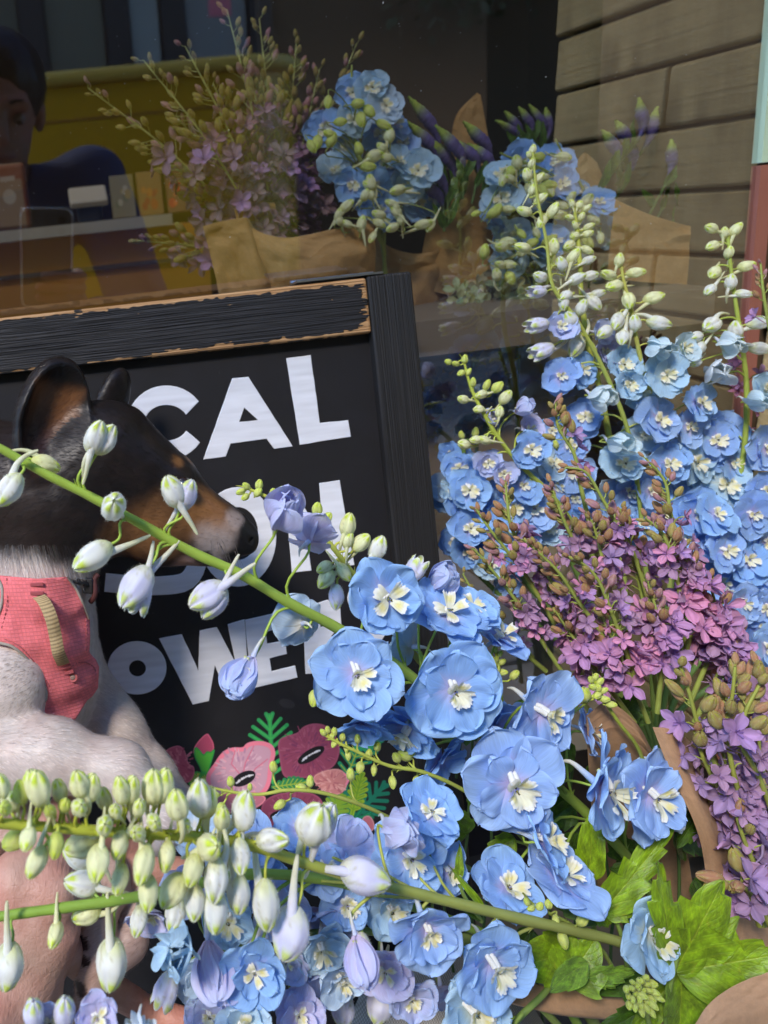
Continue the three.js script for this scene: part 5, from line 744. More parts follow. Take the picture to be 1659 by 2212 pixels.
const LKS = [
  [[[1395, 990, 0.47], [1436, 1040, 0.471], [1447, 1100, 0.473], [1468, 1205, 0.48], [1470, 1420, 0.5]], 10, 9],
  [[[1222, 1010, 0.475], [1262, 1018, 0.476], [1300, 1075, 0.478], [1340, 1150, 0.48], [1372, 1205, 0.485], [1430, 1420, 0.5]], 11, 10],
  [[[1190, 1045, 0.49], [1205, 1090, 0.491], [1225, 1140, 0.493], [1250, 1190, 0.496], [1320, 1420, 0.51]], 12, 8],
  [[[1092, 1045, 0.49], [1096, 1085, 0.491], [1105, 1140, 0.493], [1160, 1230, 0.497], [1280, 1450, 0.51]], 10, 7],
  [[[1028, 1100, 0.485], [1056, 1140, 0.486], [1095, 1190, 0.488], [1140, 1250, 0.49], [1260, 1460, 0.505]], 10, 8],
  [[[1024, 1186, 0.48], [1050, 1216, 0.481], [1090, 1265, 0.483], [1130, 1320, 0.486], [1180, 1400, 0.49], [1290, 1560, 0.505]], 12, 12],
  [[[1130, 1165, 0.462], [1165, 1195, 0.463], [1210, 1240, 0.464], [1250, 1300, 0.467], [1296, 1365, 0.47], [1350, 1480, 0.48]], 13, 9],
  [[[1215, 1200, 0.455], [1255, 1215, 0.456], [1290, 1250, 0.458], [1320, 1320, 0.461], [1345, 1385, 0.465], [1380, 1500, 0.475]], 12, 9],
  [[[1395, 1120, 0.462], [1425, 1145, 0.463], [1446, 1185, 0.464], [1462, 1240, 0.467], [1480, 1400, 0.48]], 9, 12],
  [[[1200, 870, 0.50], [1205, 920, 0.501], [1240, 980, 0.503], [1252, 1040, 0.505], [1290, 1200, 0.51]], 7, 4],
  [[[1140, 1180, 0.485], [1180, 1240, 0.486], [1240, 1330, 0.488], [1320, 1480, 0.5]], 8, 14],
  [[[1270, 1110, 0.48], [1290, 1160, 0.481], [1310, 1250, 0.484], [1360, 1440, 0.495]], 8, 14],
  [[[1480, 1180, 0.465], [1500, 1240, 0.466], [1500, 1330, 0.469], [1460, 1480, 0.48]], 4, 16],
  [[[1530, 1250, 0.468], [1545, 1310, 0.469], [1540, 1390, 0.472], [1490, 1520, 0.482]], 3, 18],
  [[[1590, 1340, 0.47], [1580, 1400, 0.471], [1550, 1460, 0.474], [1500, 1560, 0.484]], 2, 16],
  [[[1400, 1260, 0.462], [1420, 1330, 0.463], [1430, 1410, 0.466], [1420, 1540, 0.475]], 4, 16],
  [[[1300, 1330, 0.466], [1330, 1400, 0.467], [1360, 1460, 0.47], [1400, 1560, 0.48]], 3, 15],
  [[[1200, 1320, 0.478], [1240, 1380, 0.479], [1290, 1450, 0.482], [1370, 1560, 0.49]], 3, 14],
  [[[1340, 1100, 0.492], [1360, 1180, 0.494], [1390, 1300, 0.497], [1420, 1500, 0.505]], 8, 12],
];
LKS.forEach(([path, nb, nf], i) => larkspur(LKL[i] ?? lk, lg, { path, nb: nb + 8, nf: Math.round(nf * 1.1), size: i > 11 && i < 18 ? 82 : 58, seed: 300 + i, pals: ['bronze', 'rose', 'olive', 'bronze'], kinds: i > 11 ? [0, 0, 2, 1, 3] : [0, 1, 2, 3, 3, 4], from: nb > 8 ? 0.66 : 0.45, budLen: 30, spread: 1.2, to: 0.8, faceCam: 0.2 + 0.05 * (i % 5) }));
// darker, nearer larkspur on the right border
const dk = 'dusky purple larkspur stem with olive buds, in the nearer paper bouquet at the right border';
[[[[1470, 1440, 0.42], [1490, 1500, 0.42], [1506, 1560, 0.422], [1540, 1640, 0.425], [1600, 1800, 0.43], [1640, 2000, 0.44]], 9, 5], [[[1588, 1440, 0.415], [1582, 1500, 0.416], [1570, 1560, 0.418], [1580, 1650, 0.42], [1620, 1800, 0.43], [1650, 2000, 0.44]], 9, 6], [[[1640, 1480, 0.41], [1610, 1540, 0.412], [1600, 1600, 0.414], [1640, 1680, 0.418], [1700, 1850, 0.43]], 9, 5], [[[1500, 1580, 0.425], [1520, 1640, 0.426], [1560, 1720, 0.428], [1620, 1850, 0.435]], 2, 9], [[[1560, 1620, 0.43], [1580, 1700, 0.431], [1610, 1780, 0.433], [1650, 1900, 0.44]], 2, 12], [[[1640, 1590, 0.43], [1640, 1700, 0.431], [1640, 1800, 0.433], [1660, 1950, 0.44]], 3, 12], [[[1590, 1760, 0.42], [1606, 1810, 0.421], [1630, 1870, 0.424], [1670, 1990, 0.43]], 6, 6], [[[1560, 1915, 0.42], [1590, 1905, 0.421], [1620, 1930, 0.424], [1670, 2010, 0.43]], 8, 4], [[[1640, 1440, 0.44], [1620, 1520, 0.441], [1600, 1600, 0.443], [1620, 1760, 0.45]], 5, 10], [[[1500, 1700, 0.44], [1540, 1780, 0.441], [1590, 1860, 0.443], [1650, 1980, 0.45]], 2, 9]]
  .forEach(([path, nb, nf], i) => larkspur(DKL[i] ?? 'dusky purple larkspur deep in the nearer paper bouquet at the right border', 'dusky larkspur stems at the right border', { path, nb, nf, size: 88, seed: 500 + i, kinds: [3, 4, 4, 5, 1], pals: ['olive', 'olive', 'bronze'], budLen: 50, from: nb > 5 ? 0.5 : 0.3, spread: 1.5, r: [0.0008, 0.0016], color: [0.3, 0.34, 0.06] }));
larkspur('bronze-budded larkspur sprig poking in above the right border', null, { path: [[1643, 570, 0.53], [1650, 640, 0.531], [1672, 760, 0.535], [1700, 900, 0.54]], nb: 7, nf: 2, size: 50, seed: 77, budLen: 22 });
larkspur('pink larkspur stem half hidden behind the delphinium at the window jamb', null, { path: [[1600, 740, 0.585], [1612, 800, 0.586], [1616, 880, 0.588], [1600, 1100, 0.6]], nb: 3, nf: 8, size: 46, seed: 78, budLen: 20, from: 0.3 });
[[[[1000, 1240, 0.52], [1030, 1290, 0.521], [1070, 1330, 0.522], [1150, 1420, 0.525]], 9, 1], [[[1010, 1330, 0.515], [1050, 1352, 0.516], [1100, 1385, 0.518], [1180, 1450, 0.52]], 9, 1]].forEach(([path, nb, nf], i) => larkspur(i ? 'green-budded larkspur sprig just above the shade next to the blue flower edge' : 'green-budded larkspur sprig leaning out over the sign edge', null, { path, nb, nf, size: 40, seed: 90 + i, pals: ['olive'], budLen: 26, from: 0.8 }));

// ------------------------------------------------------------ kraft paper
const kraftTex = texture(512, 512, (u, v) => { const f = fbm(u * 70, v * 90, 3, 4), g = fbm(u * 5, v * 5, 8, 4), s = noise3(u * 260, v * 300, 1), cr = Math.exp(-Math.abs(fbm(u * 5 + 4, v * 5, 12, 3) - 0.5) * 70), k = 0.95 + 0.08 * (f - 0.5) + 0.14 * (g - 0.5) + 0.05 * (s - 0.5) + 0.05 * cr; return [0.755 * k, 0.595 * k, 0.445 * k]; });
const kraftBump = texture(512, 512, (u, v) => { const c = Math.abs(fbm(u * 4, v * 4, 4, 3) - 0.5) * 2, c2 = Math.abs(fbm(u * 11, v * 11, 9, 3) - 0.5) * 2, k = 0.2 + Math.min(0.6, c * 1.6) + 0.3 * Math.min(0.5, c2); return [k, k, k]; }, false);
const kraft = leafy(0xffffff, { map: kraftTex, bumpMap: kraftBump, bumpScale: 0.0012, roughness: 0.8, transmission: 0.12 });
const kraftDim = leafy([1.0, 1.0, 0.66], { map: kraftTex, bumpMap: kraftBump, bumpScale: 0.0026, roughness: 0.85, transmission: 0.12 });
// a sheet from rows of control points, gently crumpled
function paper(label, rows, seed, mat = kraft, amp = 0.0005) {
  const P = rows.map((r) => r.map((q) => at(...q))), c = P.map((r) => new THREE.CatmullRomCurve3(r)), o = P[P.length - 1][0];
  const g = grid(36, 36, (u, v) => { const col = new THREE.CatmullRomCurve3(c.map((k) => k.getPoint(u))), p = col.getPoint(v), n = fbm(u * 4 + seed, v * 4, seed, 3) - 0.5, k = Math.abs(fbm(u * 3 + seed * 2, v * 3, 2, 2) - 0.5); return p.addScaledVector(camZ, amp * (n * 4 - k * 3)); }, [Math.max(0.05, c[1].getLength() / 0.16), Math.max(0.05, P[0][1].distanceTo(P[P.length - 1][1]) / 0.16)]).translate(-o.x, -o.y, -o.z);
  const t = thing('kraft_paper_wrap', label, 'wrapping paper', o); part('paper', g, mat, t); return t;
}
paper('brown kraft paper sheet curling up in shade below the mauve larkspur', [[[1268, 1548, 0.452], [1310, 1516, 0.455], [1370, 1556, 0.453], [1410, 1620, 0.447]], [[1270, 1620, 0.458], [1330, 1590, 0.462], [1390, 1620, 0.46], [1440, 1680, 0.45]], [[1280, 1800, 0.51], [1350, 1780, 0.52], [1420, 1780, 0.512], [1480, 1800, 0.49]], [[1300, 2000, 0.54], [1380, 2000, 0.545], [1450, 2000, 0.535], [1510, 2010, 0.5]]], 3);
paper('tan kraft paper fold running down between the blue flowers and the dusky larkspur', [[[1412, 1572, 0.425], [1436, 1572, 0.424], [1462, 1582, 0.43], [1490, 1600, 0.445]], [[1446, 1660, 0.425], [1476, 1670, 0.424], [1500, 1690, 0.432], [1530, 1710, 0.45]], [[1500, 1780, 0.427], [1526, 1780, 0.426], [1550, 1790, 0.436], [1580, 1800, 0.455]], [[1526, 1900, 0.44], [1552, 1900, 0.438], [1580, 1900, 0.447], [1640, 1900, 0.465]], [[1540, 2060, 0.44], [1570, 2060, 0.435], [1610, 2060, 0.446], [1670, 2060, 0.465]], [[1545, 2260, 0.44], [1590, 2260, 0.433], [1640, 2260, 0.446], [1700, 2260, 0.465]]], 6);
paper('smooth light kraft paper corner at the bottom right border', [[[1496, 2222, 0.375], [1545, 2160, 0.376], [1630, 2112, 0.378], [1720, 2084, 0.38]], [[1490, 2265, 0.372], [1565, 2215, 0.372], [1650, 2180, 0.374], [1740, 2155, 0.376]], [[1490, 2350, 0.37], [1580, 2340, 0.37], [1660, 2330, 0.37], [1760, 2310, 0.37]]], 9);
paper('reddish brown kraft paper edge under the curled leaf at the bottom', [[[1085, 2110, 0.425], [1180, 2130, 0.425], [1300, 2150, 0.425], [1460, 2175, 0.425]], [[1092, 2160, 0.42], [1190, 2185, 0.42], [1310, 2196, 0.42], [1460, 2206, 0.42]], [[1105, 2168, 0.425], [1195, 2192, 0.425], [1310, 2204, 0.425], [1460, 2214, 0.425]]], 12);
paper('tan paper corner showing behind the larkspur at the right border', [[[1590, 1420, 0.50], [1630, 1440, 0.50], [1700, 1440, 0.50]], [[1580, 1500, 0.505], [1640, 1500, 0.505], [1700, 1500, 0.505]], [[1580, 1640, 0.51], [1640, 1640, 0.51], [1700, 1640, 0.51]]], 15);

// ------------------------------------------------------------ leaves
const leafStem = (label, path, r, leaves, color = [0.2, 0.3, 0.06]) => { const pts = path.map((q) => at(...q)), root = thing('leafy_sprig', label, 'leaf', pts[pts.length - 1]); part('stalk', paint(tube(pts, (t) => lerp(r[0], r[1], t), 24, 8), (p) => color.map((c) => c * (0.85 + 0.3 * noise3(p.x * 600, p.y * 600, p.z * 600)))).translate(-root.position.x, -root.position.y, -root.position.z), stemMat, root); for (const l of leaves) leaf(root, l[0], l[1]); return root; };
leafStem('largest bright green lobed leaf at the bottom right, jagged tips spread flat in the sun', [[1462, 2068, 0.404], [1445, 2140, 0.405], [1440, 2230, 0.41], [1450, 2320, 0.42]], [0.0012, 0.0016], [
  [[[[1458, 2100, 0.404], [1420, 1862, 0.402], 40, { teeth: 5, tooth: 0.42, bend: 0.0, fold: 0.05 }], [[1458, 2098, 0.4045], [1566, 1908, 0.401], 72, { teeth: 3, tooth: 0.45, bend: 0.03, fold: 0.06 }], [[1462, 2100, 0.405], [1600, 1985, 0.40], 40, { teeth: 2, tooth: 0.4, bend: 0.03, fold: 0.05 }], [[1460, 2098, 0.4055], [1690, 2062, 0.394], 70, { teeth: 5, tooth: 0.42, bend: 0.02, fold: 0.06 }]], { nrm: dirW(0.05, 0.4, 1).normalize() }]]);
leafStem('jagged green leaf pointing up to the right between two blue flowers', [[1302, 1950, 0.424], [1330, 1990, 0.425], [1345, 2030, 0.426], [1360, 2120, 0.43]], [0.001, 0.0014], [
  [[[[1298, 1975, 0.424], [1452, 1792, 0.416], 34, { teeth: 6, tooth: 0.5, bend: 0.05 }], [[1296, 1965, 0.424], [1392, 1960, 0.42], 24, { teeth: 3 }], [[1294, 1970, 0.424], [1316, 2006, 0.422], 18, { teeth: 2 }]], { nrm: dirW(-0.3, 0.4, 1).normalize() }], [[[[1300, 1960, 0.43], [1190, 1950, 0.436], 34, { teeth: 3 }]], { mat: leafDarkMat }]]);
leafStem('upright green leaf under the side-facing blue flower', [[1272, 1885, 0.436], [1276, 1950, 0.438], [1290, 2050, 0.44]], [0.001, 0.0014], [[[[[1272, 1900, 0.436], [1282, 1752, 0.43], 26, { teeth: 3, tooth: 0.15, fold: 0.5, nrm: dirW(-0.6, 0.2, 1).normalize() }]], {}]]);
leafStem('curled leaf with a pale felted underside at the bottom, left of the bud clump', [[1232, 2060, 0.42], [1180, 2140, 0.41], [1110, 2212, 0.40], [1060, 2300, 0.40]], [0.0013, 0.0019], [
  [[[[1246, 2050, 0.42], [1100, 2094, 0.41], 46, { teeth: 2, tooth: 0.12, bend: -0.05 }]], {}], [[[[1220, 2120, 0.412], [1290, 2040, 0.408], 54, { teeth: 3, bend: 0.3, nrm: dirW(-0.5, 0.2, 1).normalize() }]], {}], [[[[1270, 2080, 0.405], [1168, 2130, 0.40], 24, { teeth: 2, tooth: 0.1, bend: -0.3 }], [[1270, 2110, 0.406], [1385, 2100, 0.406], 18, { teeth: 4 }], [[1275, 2112, 0.407], [1345, 2128, 0.406], 14, { teeth: 3 }]], { mat: leafBackMat }]]);
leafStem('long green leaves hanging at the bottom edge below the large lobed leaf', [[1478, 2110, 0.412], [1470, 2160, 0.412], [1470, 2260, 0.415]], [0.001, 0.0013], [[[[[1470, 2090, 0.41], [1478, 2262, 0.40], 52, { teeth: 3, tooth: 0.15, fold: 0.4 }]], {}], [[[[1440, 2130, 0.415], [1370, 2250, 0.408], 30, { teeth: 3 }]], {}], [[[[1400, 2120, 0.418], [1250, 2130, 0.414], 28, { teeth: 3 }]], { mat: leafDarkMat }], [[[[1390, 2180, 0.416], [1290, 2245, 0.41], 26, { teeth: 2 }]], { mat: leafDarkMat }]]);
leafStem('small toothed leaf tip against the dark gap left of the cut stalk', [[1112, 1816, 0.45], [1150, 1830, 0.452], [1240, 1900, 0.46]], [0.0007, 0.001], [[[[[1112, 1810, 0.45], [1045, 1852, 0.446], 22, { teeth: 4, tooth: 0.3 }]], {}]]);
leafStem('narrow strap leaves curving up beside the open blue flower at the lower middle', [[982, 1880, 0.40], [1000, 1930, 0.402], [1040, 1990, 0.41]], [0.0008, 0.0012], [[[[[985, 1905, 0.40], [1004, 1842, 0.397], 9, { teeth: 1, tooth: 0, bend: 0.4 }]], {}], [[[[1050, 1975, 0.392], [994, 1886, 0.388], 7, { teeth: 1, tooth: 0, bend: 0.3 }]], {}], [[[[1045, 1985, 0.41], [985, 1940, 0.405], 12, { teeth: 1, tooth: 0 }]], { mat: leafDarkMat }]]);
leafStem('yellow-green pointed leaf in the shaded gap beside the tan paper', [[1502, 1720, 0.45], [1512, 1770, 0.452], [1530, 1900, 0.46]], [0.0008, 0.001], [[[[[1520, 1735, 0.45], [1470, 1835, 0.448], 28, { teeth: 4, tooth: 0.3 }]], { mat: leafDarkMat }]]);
leafStem('pale leaf sliver and strap at the bottom edge below the last blue flower', [[1128, 2190, 0.39], [1100, 2230, 0.392], [1080, 2300, 0.40]], [0.0009, 0.001], [[[[[1040, 2222, 0.392], [1112, 2200, 0.386], 12, { teeth: 1, tooth: 0 }]], {}]]);
{ // greenery with the shade of the gaps in its colour: single leaves on stalks
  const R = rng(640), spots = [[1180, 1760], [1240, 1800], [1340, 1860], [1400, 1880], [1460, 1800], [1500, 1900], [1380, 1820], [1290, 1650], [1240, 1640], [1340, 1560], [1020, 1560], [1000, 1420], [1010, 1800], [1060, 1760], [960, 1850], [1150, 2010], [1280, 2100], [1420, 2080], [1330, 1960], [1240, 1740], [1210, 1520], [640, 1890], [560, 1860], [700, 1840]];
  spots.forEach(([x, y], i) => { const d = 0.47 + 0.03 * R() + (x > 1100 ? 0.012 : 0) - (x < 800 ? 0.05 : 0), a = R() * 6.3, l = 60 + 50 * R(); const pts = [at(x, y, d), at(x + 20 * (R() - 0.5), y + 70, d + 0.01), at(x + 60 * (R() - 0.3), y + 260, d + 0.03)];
    const root = thing('leafy_sprig', 'delphinium leaf with shade put into its dark colour, deep between the blue flowers', 'leaf', pts[2], 'shaded leaves deep in the front bouquet');
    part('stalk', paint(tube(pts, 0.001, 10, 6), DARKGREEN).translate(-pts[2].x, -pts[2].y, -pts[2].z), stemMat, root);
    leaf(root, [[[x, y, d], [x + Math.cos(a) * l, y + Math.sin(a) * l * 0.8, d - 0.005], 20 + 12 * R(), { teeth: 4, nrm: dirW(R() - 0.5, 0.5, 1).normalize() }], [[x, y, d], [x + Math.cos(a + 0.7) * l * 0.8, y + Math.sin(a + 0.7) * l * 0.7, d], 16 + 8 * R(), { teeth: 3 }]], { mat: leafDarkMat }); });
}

// ------------------------------------------------------------ bouquets inside, behind the glass
const inG = 'bouquets displayed behind the glass';
const IN = (px, py, z) => { const p = onZ(px, py, z), s = seenAt(p); return s; };        // a place on the upright plane z, as [px, py, depth]
{ // mauve larkspur in kraft paper
  const R = rng(55), z = -0.16, base = IN(610, 640, z);
  const tips = [[190, 190], [310, 130], [400, 100], [490, 20], [560, 40], [640, 90], [690, 150], [770, 95], [380, 250], [330, 330], [460, 180], [540, 150], [600, 200], [450, 330], [520, 280], [600, 300], [400, 400], [300, 520], [480, 420], [680, 260], [560, 420]];
  tips.forEach(([x, y], i) => { const zz = z + (R() - 0.5) * 0.06, t = IN(x, y, zz), m = IN(lerp(x, 610, 0.45), lerp(y, 560, 0.4), zz), m2 = IN(lerp(x, 610, 0.8), lerp(y, 600, 0.75), zz);
    larkspur(FDL[i] ?? 'faded mauve larkspur stem with dry seed-like buds in the paper bouquet behind the glass', 'faded larkspur stems behind the glass', { path: [t, m, m2, base], nb: 22, nf: y > 150 ? 24 : 18, size: 68, seed: 700 + i, kinds: [6, 7, 8, 1], pals: ['olive', 'rose', 'olive'], budLen: 30, from: 0.42, to: 0.8, spread: 2.6, faceCam: 0.6, color: [0.4, 0.42, 0.14] }); });
}
{ // pale blue delphiniums beside it
  const R = rng(66), z = -0.12, spots = [[[760, 200], [800, 190], [830, 230], [760, 260], [820, 290], [700, 280], [740, 320]], [[850, 270], [870, 310], [860, 350], [830, 360], [880, 400], [900, 370], [800, 400]], [[900, 440], [930, 430], [860, 440], [820, 460], [790, 430], [760, 400], [720, 370]]];
  spots.forEach((list, k) => stem('delphinium', ['pale blue delphinium standing highest behind the glass, yellow-green buds in front', 'pale blue delphinium behind the glass, its flowers lined up beside the veronica', 'pale blue delphinium behind the glass drooping over the kraft collar'][k], inG, {
    path: [IN(list[0][0], list[0][1] - 60, z), IN(list[3][0], list[3][1], z), IN(830, 560, z - 0.01), IN(830, 700, z - 0.01)], r: [0.0008, 0.002], color: [0.3, 0.36, 0.08],
    buds: list.slice(0, 6).flatMap(([x, y], i) => [0, 1].map((j) => ({ p: IN(x - 60 + R() * 60, y + 20 + R() * 50, z + 0.03), len: 32 + 12 * R(), ang: R() * 360, pal: k < 1 ? 'green' : 'cream', tz: 0.2 }))),
    flowers: list.map(([x, y]) => ({ p: IN(x, y, z + (R() - 0.5) * 0.03), diam: 84 + 14 * R(), face: [(R() - 0.4) * 0.9, (R() - 0.5) * 0.7], tone: R() > 0.4 ? 'pale' : 'blue', open: 0.9, lite: true })) }));
}
{ // blue and green mixed bouquet further right
  const R = rng(67), z = -0.1;
  [[[1080, 380], [1120, 350], [1180, 380], [1210, 400], [1160, 430], [1080, 430], [1060, 470]], [[1200, 350], [1250, 420], [1290, 440], [1280, 490], [1220, 470], [1190, 520], [1110, 510]], [[1100, 560], [1150, 540], [1200, 560], [1130, 590], [1080, 530], [1240, 530], [1300, 500]]].forEach((list, k) => stem('delphinium', ['deep blue delphinium behind the glass above the whitish floret clusters', 'deep blue delphinium behind the glass in front of the veronica paper', 'deep blue delphinium low on the ledge behind the glass'][k], inG, {
    path: [IN(list[0][0], list[0][1] - 50, z), IN(list[3][0], list[3][1], z), IN(1160, 600, z), IN(1170, 720, z)], r: [0.0008, 0.002], color: [0.28, 0.36, 0.08],
    buds: list.flatMap(([x, y]) => [0, 1].map(() => ({ p: IN(x - 40 + R() * 60, y - 20 + R() * 60, z + 0.02), len: 28 + 12 * R(), ang: R() * 360, pal: R() > 0.5 ? 'green' : 'cream', tz: 0.3 }))),
    flowers: list.map(([x, y]) => ({ p: IN(x, y, z + (R() - 0.5) * 0.03), diam: 80 + 16 * R(), face: [(R() - 0.5) * 0.9, (R() - 0.4) * 0.7], tone: ['blue', 'blue2', 'pale'][Math.floor(R() * 3)], open: 0.9, lite: true })) }));
}
{ // veronica: dark violet tapering spikes with green tips
  const verMat = std(0xffffff, 0.8, { vertexColors: true }), R = rng(71);
  const spike = (label, group, tip, base, z, w) => {
    const a = onZ(...tip, z), b = onZ(...base, z), m = a.clone().lerp(b, 0.5).add(V(0.008 + 0.01 * R(), 0.008 * R(), 0)), t = thing('veronica_spike', label, 'flower', b, group), curve = new THREE.CatmullRomCurve3([a, a.clone().lerp(m, 0.5).add(V(0, 0.002, 0)), m, b]), L = curve.getLength();
    const body = tube(curve, (q) => 0.0006 + w * Math.sin(Math.PI * Math.pow(clamp(q / 0.72), 1.25) * 0.9 + 0.04) * (q < 0.72 ? 1 : Math.max(0.12, 1 - (q - 0.72) * 12)), 40, 9);
    paint(body, (p, u, q) => { const n = noise3(p.x * 900, p.y * 900, p.z * 900); return mix3(mix3([0.26, 0.34, 0.05], [0.10, 0.075, 0.23], sstep(0.15, 0.42, q)), [0.1, 0.16, 0.04], sstep(0.7, 0.78, q)).map((k) => k * (0.6 + 0.8 * n)); });
    const pos = body.attributes.position, nor = body.attributes.normal; for (let i = 0; i < pos.count; i++) { const k = 0.0016 * (noise3(pos.getX(i) * 1500, pos.getY(i) * 1500, pos.getZ(i) * 1500) - 0.4); pos.setXYZ(i, pos.getX(i) + nor.getX(i) * k, pos.getY(i) + nor.getY(i) * k, pos.getZ(i) + nor.getZ(i) * k); }
    part('flower_spike', body.translate(-b.x, -b.y, -b.z), verMat, t);
    const l = []; for (let i = 0; i < 2; i++) { const s = curve.getPoint(0.78 + 0.2 * R()), e = s.clone().add(V((R() - 0.5) * 0.03, 0.016 + 0.016 * R(), 0.01 * R())); l.push(lobe(s, e, 0.0035, camZ, { teeth: 1, tooth: 0, seed: i })); }
    part('leaves', merge(l).translate(-b.x, -b.y, -b.z), leafDarkMat, t);
  };
  const l1 = 'violet veronica spike with green tip, left of the tall kraft corner behind the glass', l2 = 'violet veronica spike in the bunch in front of the mirrored siding behind the glass', l3 = 'veronica spike in the bunch between the kraft corner and the mirrored siding';
  for (const [a, b] of [[[882, 208], [960, 400]], [[878, 262], [950, 430]], [[1000, 262], [1045, 400]], [[940, 270], [1000, 430]], [[880, 310], [960, 470]], [[905, 340], [970, 480]], [[930, 300], [985, 450]], [[970, 300], [1020, 440]], [[1010, 310], [1040, 430]], [[900, 390], [960, 500]]]) spike(l1, 'veronica spikes beside the kraft corner', a, b, -0.10 - 0.03 * R(), 0.0047);
  for (const [a, b] of [[[1476, 288], [1420, 470]], [[1500, 300], [1450, 480]], [[1600, 330], [1480, 500]], [[1420, 230], [1330, 400]], [[1380, 210], [1320, 380]], [[1330, 260], [1300, 400]], [[1580, 380], [1470, 520]], [[1510, 330], [1440, 500]], [[1300, 280], [1290, 420]], [[1450, 300], [1400, 470]], [[1540, 390], [1450, 520]], [[1360, 300], [1330, 430]]]) spike(l2, 'veronica spikes in front of the siding', a, b, -0.085 - 0.03 * R(), 0.0044);
  for (const [a, b] of [[[1090, 240], [1120, 360]], [[1120, 230], [1130, 360]], [[1142, 225], [1140, 360]], [[1178, 232], [1150, 360]], [[1070, 260], [1110, 370]]]) spike(l3, 'veronica spikes left of the siding', a, b, -0.2, 0.0034);
}
{ // floret clusters added low behind the glass, standing in for the mirrored bouquet
  const R = rng(73);
  for (const [cx, cy, n, label] of [[1030, 690, 46, 'dim whitish green florets standing in for the mirrored bouquet, right of the sign corner'], [1010, 860, 40, 'dark bluish florets standing in low for the mirrored bouquet beside the sign edge'], [1120, 640, 30, 'small whitish florets standing in for the mirrored bouquet below the deep blue delphinium']]) {
    const o = onZ(cx, cy + 120, -0.12), t = thing('mirrored_bouquet_florets', label, 'flower', o), list = [];
    for (let i = 0; i < n; i++) { const a = i * 2.4, q = Math.sqrt(i / n), p = onZ(cx + Math.cos(a) * q * 90, cy + Math.sin(a) * q * 80, -0.12 + 0.03 * (1 - q)); const g = LARK[0].clone(); paint(g, (cy > 800 ? [0.16, 0.2, 0.3] : [0.42, 0.44, 0.28]).map((k) => k * (0.8 + 0.4 * R()))); g.scale(0.013, 0.013, 0.009).rotateX((R() - 0.5)).rotateY((R() - 0.5)).translate(p.x - o.x, p.y - o.y, p.z - o.z); list.push(g); }
    const f = part('florets', merge(list), vcolMat, t); f.userData.kind = 'stuff';
    part('stem', tube([onZ(cx, cy, -0.13).sub(o), V(0, -0.1, 0)], 0.002, 4, 6), std([0.1, 0.16, 0.04]), t);
  }
}
const K = (rows, z) => rows.map((r) => r.map(([x, y, dz]) => IN(x, y, z + (dz ?? 0))));
paper('folded kraft paper wrap of the faded larkspur, just behind the sign top', K([[[438, 488, 0.02], [480, 478, 0.02], [528, 470, 0.02], [540, 474, 0.0]], [[452, 540, 0.02], [500, 536, 0.025], [548, 540, 0.03], [575, 548, 0.01]], [[478, 660, 0.02], [530, 660, 0.025], [580, 660, 0.03], [640, 660, 0.01]]], -0.12), 21, kraftDim, 0.0024);
paper('upright flap of kraft paper behind the folded larkspur wrap', K([[[506, 452], [528, 424], [556, 430], [594, 440]], [[515, 500], [545, 500], [575, 500], [604, 500]], [[530, 620], [560, 620], [590, 620], [630, 620]]], -0.13), 24, kraftDim);
paper('wide shadowed kraft paper wrap between the larkspur and the pale blue delphinium', K([[[538, 488, 0.0], [610, 512, 0.01], [720, 494, 0.01], [808, 470, 0]], [[556, 560, 0.01], [640, 570, 0.02], [730, 560, 0.02], [812, 540]], [[600, 690], [660, 690, 0.01], [740, 690, 0.01], [812, 680]]], -0.10), 27, kraftDim, 0.003);
paper('rolled kraft collar under the pale blue delphinium behind the glass', K([[[786, 486, -0.02], [850, 536, 0.01], [930, 544, 0.015], [1000, 478, -0.02]], [[792, 560, -0.02], [860, 580, 0.012], [930, 586, 0.015], [1000, 560, -0.02]], [[820, 690, -0.02], [870, 690, 0.01], [930, 690, 0.01], [985, 690, -0.02]]], -0.14), 30, kraftDim, 0.0024);
paper('tall pointed kraft corner standing between the veronica bunches', K([[[1030, 200], [1034, 202], [1038, 206]], [[985, 250], [1015, 260], [1050, 270]], [[975, 340], [1015, 350], [1062, 350]], [[980, 470], [1020, 480], [1060, 480]]], -0.2), 33, kraftDim);
paper('broad kraft sheet with a peaked edge below the tall kraft corner', K([[[1012, 360], [1018, 362], [1026, 370]], [[975, 400], [1015, 420], [1066, 410]], [[930, 470], [1000, 500], [1070, 490]], [[900, 620], [990, 640], [1080, 640]]], -0.13), 36, kraftDim);
paper('kraft wrap with a slanting edge in front of the mirrored siding behind the glass', K([[[1330, 430], [1400, 462], [1500, 490], [1590, 500]], [[1320, 500], [1400, 520], [1500, 530], [1590, 540]], [[1310, 600], [1400, 610], [1490, 615], [1580, 620]]], -0.075), 39, kraftDim);
paper('narrow kraft flap beside the deep blue delphinium behind the glass', K([[[1240, 360], [1262, 330], [1290, 350]], [[1250, 430], [1280, 430], [1320, 440]], [[1250, 600], [1290, 600], [1330, 600]]], -0.13), 42, kraftDim);
